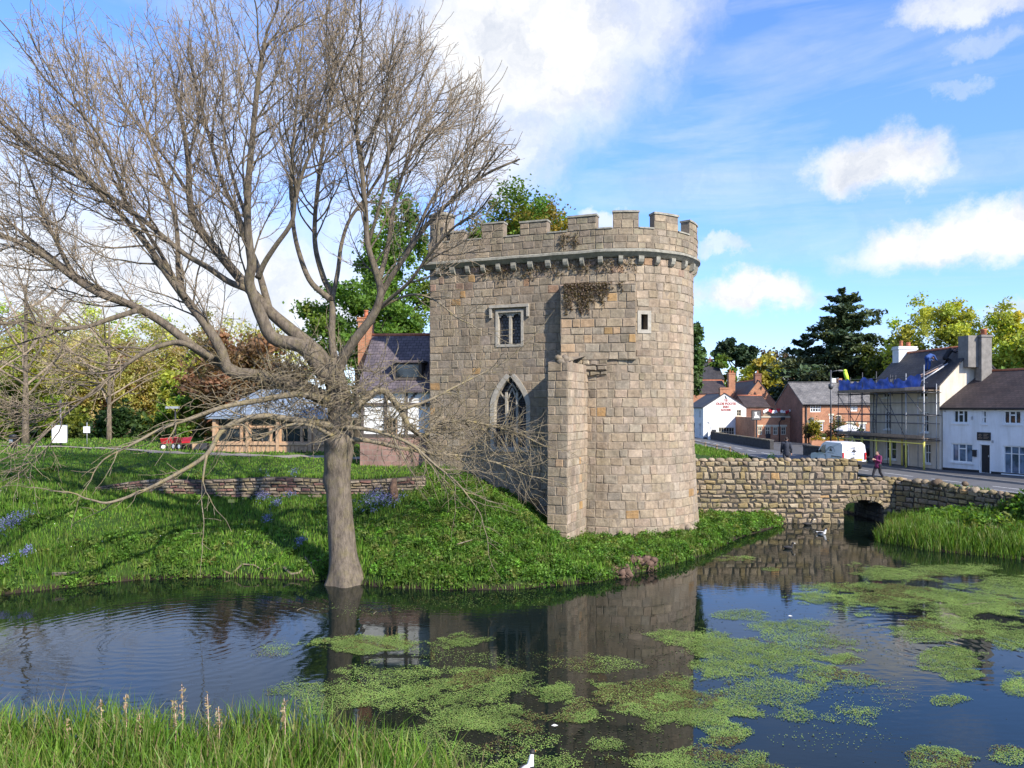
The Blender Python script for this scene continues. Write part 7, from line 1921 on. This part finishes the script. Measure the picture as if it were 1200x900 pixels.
# bluebells
BL = [(445, 592, 24, 13, 420, 'largest bluebell clump, on the bank right of the trunk'), (308, 588, 8, 6, 130, 'bluebell clump just below the terrace wall left of the trunk'), (342, 582, 6, 7, 90, 'small bluebell clump leaning by the terrace wall nearest the trunk'),
      (324, 597, 5, 4, 60, 'little bluebell tuft left of the trunk, a step down the bank'), (312, 616, 6, 4, 60, 'sparse bluebells halfway down the bank left of the trunk'), (352, 642, 5, 5, 60, 'few bluebells low on the bank beside the trunk foot'),
      (8, 622, 18, 12, 260, 'wide pale blue bluebell patch at the left edge of the bank'), (32, 655, 6, 5, 60, 'bluebell tuft below the wide patch at the left edge'), (3, 668, 6, 6, 60, 'lowest bluebell tuft at the left edge near the water')]
def ray_ground(px, py):
    lo, hi = 26.0, 40.0
    for _ in range(60):
        m_ = (lo + hi) / 2; p = at(px, py, m_)
        if p.z > zg(p.x, p.y): lo = m_
        else: hi = m_
    return (lo + hi) / 2
for px, py, rx, ry, n, lb in BL:
    D = ray_ground(px, py); x = xat(px, D); t = thing('bluebell_clump', lb, 'flowers', (x, D, zg(x, D)), 'bluebells on the castle bank')
    X = x + RG.normal(0, rx / F * D * .5, n); Y = D + RG.normal(0, ry / F * D * 1.0, n); h = RG.uniform(.22, .42, n); zz = ground(X, Y)
    C = np.stack([X, Y, zz + h], 1); C = np.repeat(C, 3, 0) + RG.normal(size=(n * 3, 3)) * [.03, .03, .05]
    np_mesh('flowers', leaf_quads(C, RG.uniform(.03, .055, n * 3), 0, 1.1), tints(n * 3, [(.17, .18, .40), (.25, .27, .50), (.13, .13, .32)], .2), M['petal'], t)
    V, T = blades(X, Y, zz, h, np.full(n, .015), GR, .1); np_mesh('stems', V, T, M['grass'], t)
X, Y, d = patch(500, -33, -6, 27, 35, lambda X, Y, d: d > 1.5)
np_mesh('daisies', leaf_quads(np.stack([X, Y, ground(X, Y) + .2], 1), .045, 1.0, 1), tints(len(X), [(.7, .7, .62), (.6, .5, .1)], .1), M['petal'])['kind'] = 'stuff'
t = thing('stepping_mark', 'small yellow marker lying in the grass under the terrace wall', 'marker', (xat(271, 34.4), 34.4, zg(xat(271, 34.4), 34.4)))
x = xat(271, 34.4); mb = MB(); mb.cube((x, 34.4, zg(x, 34.4) + .28), .28, .04, .14); mb.build('plate', M['yellow'], t); mb = MB(); mb.cube((x, 34.42, zg(x, 34.4) + .1), .03, .02, .26); mb.build('peg', M['board'], t)

# ------------------------------------------------------------------ reeds
def reeds(n, X, Y, Zb, hmin, hmax, w, cols, bend=.35):
    n = len(X); a = RG.uniform(0, 2 * PI, n); ax = np.stack([np.cos(a), np.sin(a), np.zeros(n)], 1); h = RG.uniform(hmin, hmax, n); le = RG.uniform(.03, bend, n) * h; b = RG.uniform(0, 2 * PI, n)
    dirv = np.stack([np.cos(b), np.sin(b), np.zeros(n)], 1); B = np.stack([X, Y, Zb], 1); out = []; seg = 4
    wv_ = RG.uniform(.6, 1.3, n) * w
    P = [B + dirv * (le * (t ** 2))[:, None] + np.stack([np.zeros(n), np.zeros(n), h * t * (1 - .10 * t)], 1) for t in np.linspace(0, 1, seg + 1)]
    W_ = [wv_ * f / 2 for f in (.8, 1, .85, .6, .04)]
    for k in range(seg):
        out.append(np.stack([P[k] - ax * W_[k][:, None], P[k] + ax * W_[k][:, None], P[k + 1] + ax * W_[k + 1][:, None], P[k + 1] - ax * W_[k + 1][:, None]], 1))
    T = tints(n, cols, .2); return np.concatenate(out), np.concatenate([T] * seg)
RC = [(.10, .20, .022), (.13, .24, .03), (.075, .15, .018), (.16, .25, .045), (.20, .22, .07)]
X, Y, d = patch(21000, -12.5, .3, 9.5, 15.3, lambda X, Y, d: (d > -.05 - .25 * (RG.random(len(X)) < .25)) & (Y > 10.2 - .0 * X)); fade = np.clip((.2 - X) / 3.2, .25, 1)
k = RG.random(len(X)) < np.clip(.35 + 1.1 * pn(X * 1.0, Y, 2.6), .2, 1) * np.clip((.5 - X) / 3.5, .12, 1) * np.clip(1.15 - .10 * np.maximum(0, 12.5 - Y), .5, 1); X, Y, d = X[k], Y[k], d[k]
Zb = np.where(d > 0, ground(X, Y), -.1) - .03; hcap = np.clip((HC - .475 * Y) * .9, .35, 1.0)
V, T = reeds(0, X, Y, Zb, .34, 1.12, .021, RC, .55); hs_ = .72 + .5 * pn(X + 5, Y, 1.9); z4 = np.tile(Zb, 4)[:, None]; V[:, :, 2] = z4 + (V[:, :, 2] - z4) * np.tile(hs_, 4)[:, None]; T *= np.tile(.75 + .45 * pn(X + 2, Y + 1, 2.2), 4)[:, None]; dd_ = RG.random(len(X)) < .07; T.reshape(4, -1, 3)[:, dd_] = (.30, .24, .13); np_mesh('foreground_reeds', V, T, M['reed'])['kind'] = 'stuff'
X, Y, d = patch(30000, 16.8, 31, 29.8, 40, lambda X, Y, d: (d > -.25) & (d < 1.9 + .5 * np.sin(X * 2)) & (Y < 38.5)); Zb = np.where(d > 0, ground(X, Y), -.12) - .03
V, T = reeds(0, X, Y, Zb, .3, .85, .03, RC, .45); np_mesh('bank_reeds', V, T, M['reed'])['kind'] = 'stuff'
DRY = [(.33, .25, .14), (.40, .32, .20), (.27, .19, .10)]
dry = [(118, 838, .85), (147, 835, .95), (163, 850, .7), (213, 826, 1.1), (205, 840, .8), (243, 832, .85), (256, 842, .6), (333, 838, .9), (135, 848, .6), (78, 858, .6)]
for k, (px, py, h) in enumerate(dry):
    D = 13.2; x = xat(px, D); z0 = zg(x, D); t = thing('dry_reed', 'dry straw coloured reed with a broken feathery head among the foreground reeds', 'dead reed', (x, D, z0), 'dry seed heads in the foreground reeds')
    top = at(px, py - 22 * h, D); mb = MB(); mb.tube([V3(x, D, z0), lerp(V3(x, D, z0), top, .6) + V3(.02, 0, 0), top], [.008, .007, .004], 5); mb.build('stalk', M['board_pink'], t)
    n = 34; tt = RG.uniform(.55, 1.0, n); C = np.outer(1 - tt, V3(x, D, z0)) + np.outer(tt, top) + RG.normal(size=(n, 3)) * [.022, .022, .03]
    np_mesh('seed_head', leaf_quads(C, RG.uniform(.015, .045, n), 0, 2.6), tints(n, DRY, .2), M['reed'], t)
X, Y, d = patch(900, 18, 30, 30, 38, lambda X, Y, d: (d > .2) & (d < 2.2) & (pn(X, Y, 2.1) > .72)); V, T = reeds(0, X, Y, ground(X, Y), .5, .95, .035, DRY); np_mesh('dead_reeds', V, T, M['reed'])['kind'] = 'stuff'

# ------------------------------------------------------------------ floating weed
# soft-edged mats: (px, py, half width px, half height px, density)
MATS = [(420, 755, 58, 11, 1), (540, 751, 34, 9, .95), (325, 762, 24, 9, .35), (500, 815, 95, 24, .75), (470, 790, 70, 14, .5), (560, 800, 60, 16, .8), (560, 845, 62, 19, .85), (400, 815, 60, 16, .55), (655, 812, 34, 13, .95), (680, 838, 26, 10, .9), (712, 806, 28, 13, .95),
        (710, 872, 28, 9, .7), (790, 832, 85, 26, .95), (850, 862, 42, 14, .95), (760, 815, 60, 20, .6), (800, 745, 40, 9, .9), (850, 760, 70, 15, .85), (900, 775, 80, 18, .8), (960, 790, 50, 16, .75), (990, 770, 34, 12, .9), (930, 735, 50, 8, .6), (870, 720, 40, 6, .55), (1000, 700, 60, 9, .9), (985, 690, 45, 8, .6),
        (1075, 700, 70, 18, .9), (1140, 705, 80, 22, .95), (1180, 690, 60, 18, .8), (1130, 735, 80, 16, .8), (1185, 750, 40, 16, .7), (1105, 775, 34, 16, .9), (1130, 790, 30, 9, .85), (1190, 800, 26, 14, .95), (1118, 819, 28, 8, .9), (1060, 672, 60, 10, .75), (1130, 668, 60, 7, .6), (1070, 745, 40, 10, .5),
        (935, 836, 24, 9, .5), (1000, 835, 40, 12, .45), (1100, 890, 36, 13, .9), (1190, 885, 30, 9, .6), (820, 893, 100, 14, .85), (640, 895, 80, 20, .5), (600, 878, 70, 16, .35), (860, 655, 24, 4, .9), (745, 640, 0.1, .1, 0), (890, 880, 0.1, .1, 0), (940, 755, 60, 22, .5), (900, 810, 60, 18, .45), (700, 780, 60, 10, .35), (960, 870, 80, 18, .05), (1010, 815, 70, 22, .05), (540, 770, 90, 12, .12), (480, 880, 80, 22, .45), (440, 715, 70, 8, .06), (560, 705, 90, 8, .06), (905, 668, 16, 3, .5)]
def fbm2(X, Y):
    s = np.zeros_like(X); a = 1.0; f = .7; tot = 0
    for o_ in range(5):
        ph = o_ * 1.9; s += a * (np.sin(X * f * 1.9 + ph + 1.5 * np.sin(Y * f * 1.3 + ph)) * np.sin(Y * f * 2.1 - ph + 1.2 * np.sin(X * f * 1.1))); tot += a; a *= .62; f *= 2.03
    return s / tot
n = 4200000; X = RG.uniform(-9, 30, n); Y = RG.uniform(12.5, 34, n)
PX_ = 600 + F * X / Y; PY_ = 478 + F * HC / Y
X, Y, PX_, PY_ = [q[(PX_ > 250) & (PX_ < 1290) & (PY_ > 640) & (PY_ < 960)] for q in (X, Y, PX_, PY_)]
mk = np.zeros(len(X)); nz_ = fbm2(X, Y); nz2 = fbm2(X * 2.7 + 9, Y * 2.7)
for px, py, rx, ry, wt in MATS:
    q = np.sqrt(((PX_ - px) / rx) ** 2 + ((PY_ - py) / ry) ** 2) + nz_ * .95 + nz2 * .45
    mk = np.maximum(mk, wt * np.clip((1.1 - q) / .38, 0, 1))
d = sdist(X, Y); keep = (RG.random(len(X)) < mk ** 1.3 * np.clip(.55 + .7 * (nz2 + .3), .12, 1)) & (d < .1); X, Y, m_, nzk = X[keep], Y[keep], mk[keep], nz_[keep]
C = np.stack([X, Y, .004 + .022 * RG.random(len(X))], 1); sz = RG.uniform(.014, .030, len(X)) * (1 + .5 * (RG.random(len(X)) < .04))
ALG = [(.165, .255, .05), (.205, .285, .062), (.13, .215, .045), (.225, .275, .08)]
T = tints(len(X), ALG, .09) * (1.0 + .45 * fbm2(X * .9 + 2, Y * .9 + 5) + .25 * fbm2(X * 3.1, Y * 3.3))[:, None]; T = np.clip(T, .01, .9); brown = (fbm2(X * .6 + 4, Y * .6) > .28) & (RG.random(len(X)) < .6); T[brown] = tints(int(brown.sum()), [(.12, .085, .03), (.09, .07, .025)], .25)
o = np_mesh('duckweed', leaf_quads(C, sz, 9.0, 1.3), T, M['weed']); o['kind'] = 'stuff'; print('weed', len(X))
# dull weed hanging just under and at the surface between the mats
n = 260000; X = RG.uniform(-7, 30, n); Y = RG.uniform(12.5, 34, n); PX_ = 600 + F * X / Y; PY_ = 478 + F * HC / Y
dn = np.zeros(n); nz_ = fbm2(X * .8 + 3, Y * .8 + 7)
for px, py, rx, ry, wt in ((540, 815, 190, 60, .5), (830, 790, 190, 70, .42), (640, 870, 150, 40, .5), (1090, 730, 160, 70, .2), (930, 750, 120, 40, .25), (960, 850, 140, 50, .05), (700, 745, 120, 25, .06), (520, 720, 130, 22, .12)):
    q = np.sqrt(((PX_ - px) / rx) ** 2 + ((PY_ - py) / ry) ** 2) + nz_ * 1.1; dn = np.maximum(dn, wt * np.clip((1.0 - q) / .6, 0, 1))
keep = (RG.random(n) < dn * .38) & (sdist(X, Y) < 0); X, Y = X[keep], Y[keep]
o = np_mesh('pond_weed', leaf_quads(np.stack([X, Y, .003 + .006 * RG.random(len(X))], 1), RG.uniform(.018, .04, len(X)), 6.0, 1.6), tints(len(X), [(.035, .055, .014), (.05, .06, .018), (.03, .04, .014), (.06, .05, .02)], .25), M['weed']); o['kind'] = 'stuff'
# feathers and petals afloat
for k, (px, py) in enumerate(((926, 723), (650, 852))):
    x, y = onwater(px, py); mb = MB(); mb.face([(x - .07, y, .03), (x, y - .03, .045), (x + .07, y, .035), (x, y + .03, .05)]); mb.face([(x - .07, y, .028), (x, y + .03, .04), (x + .07, y, .03), (x, y - .03, .025)])
    o = mb.build('feather', M['feather_white']); recenter(o); tag(o, 'tiny white feather floating among the green weed', 'feather', 'feathers floating on the moat')
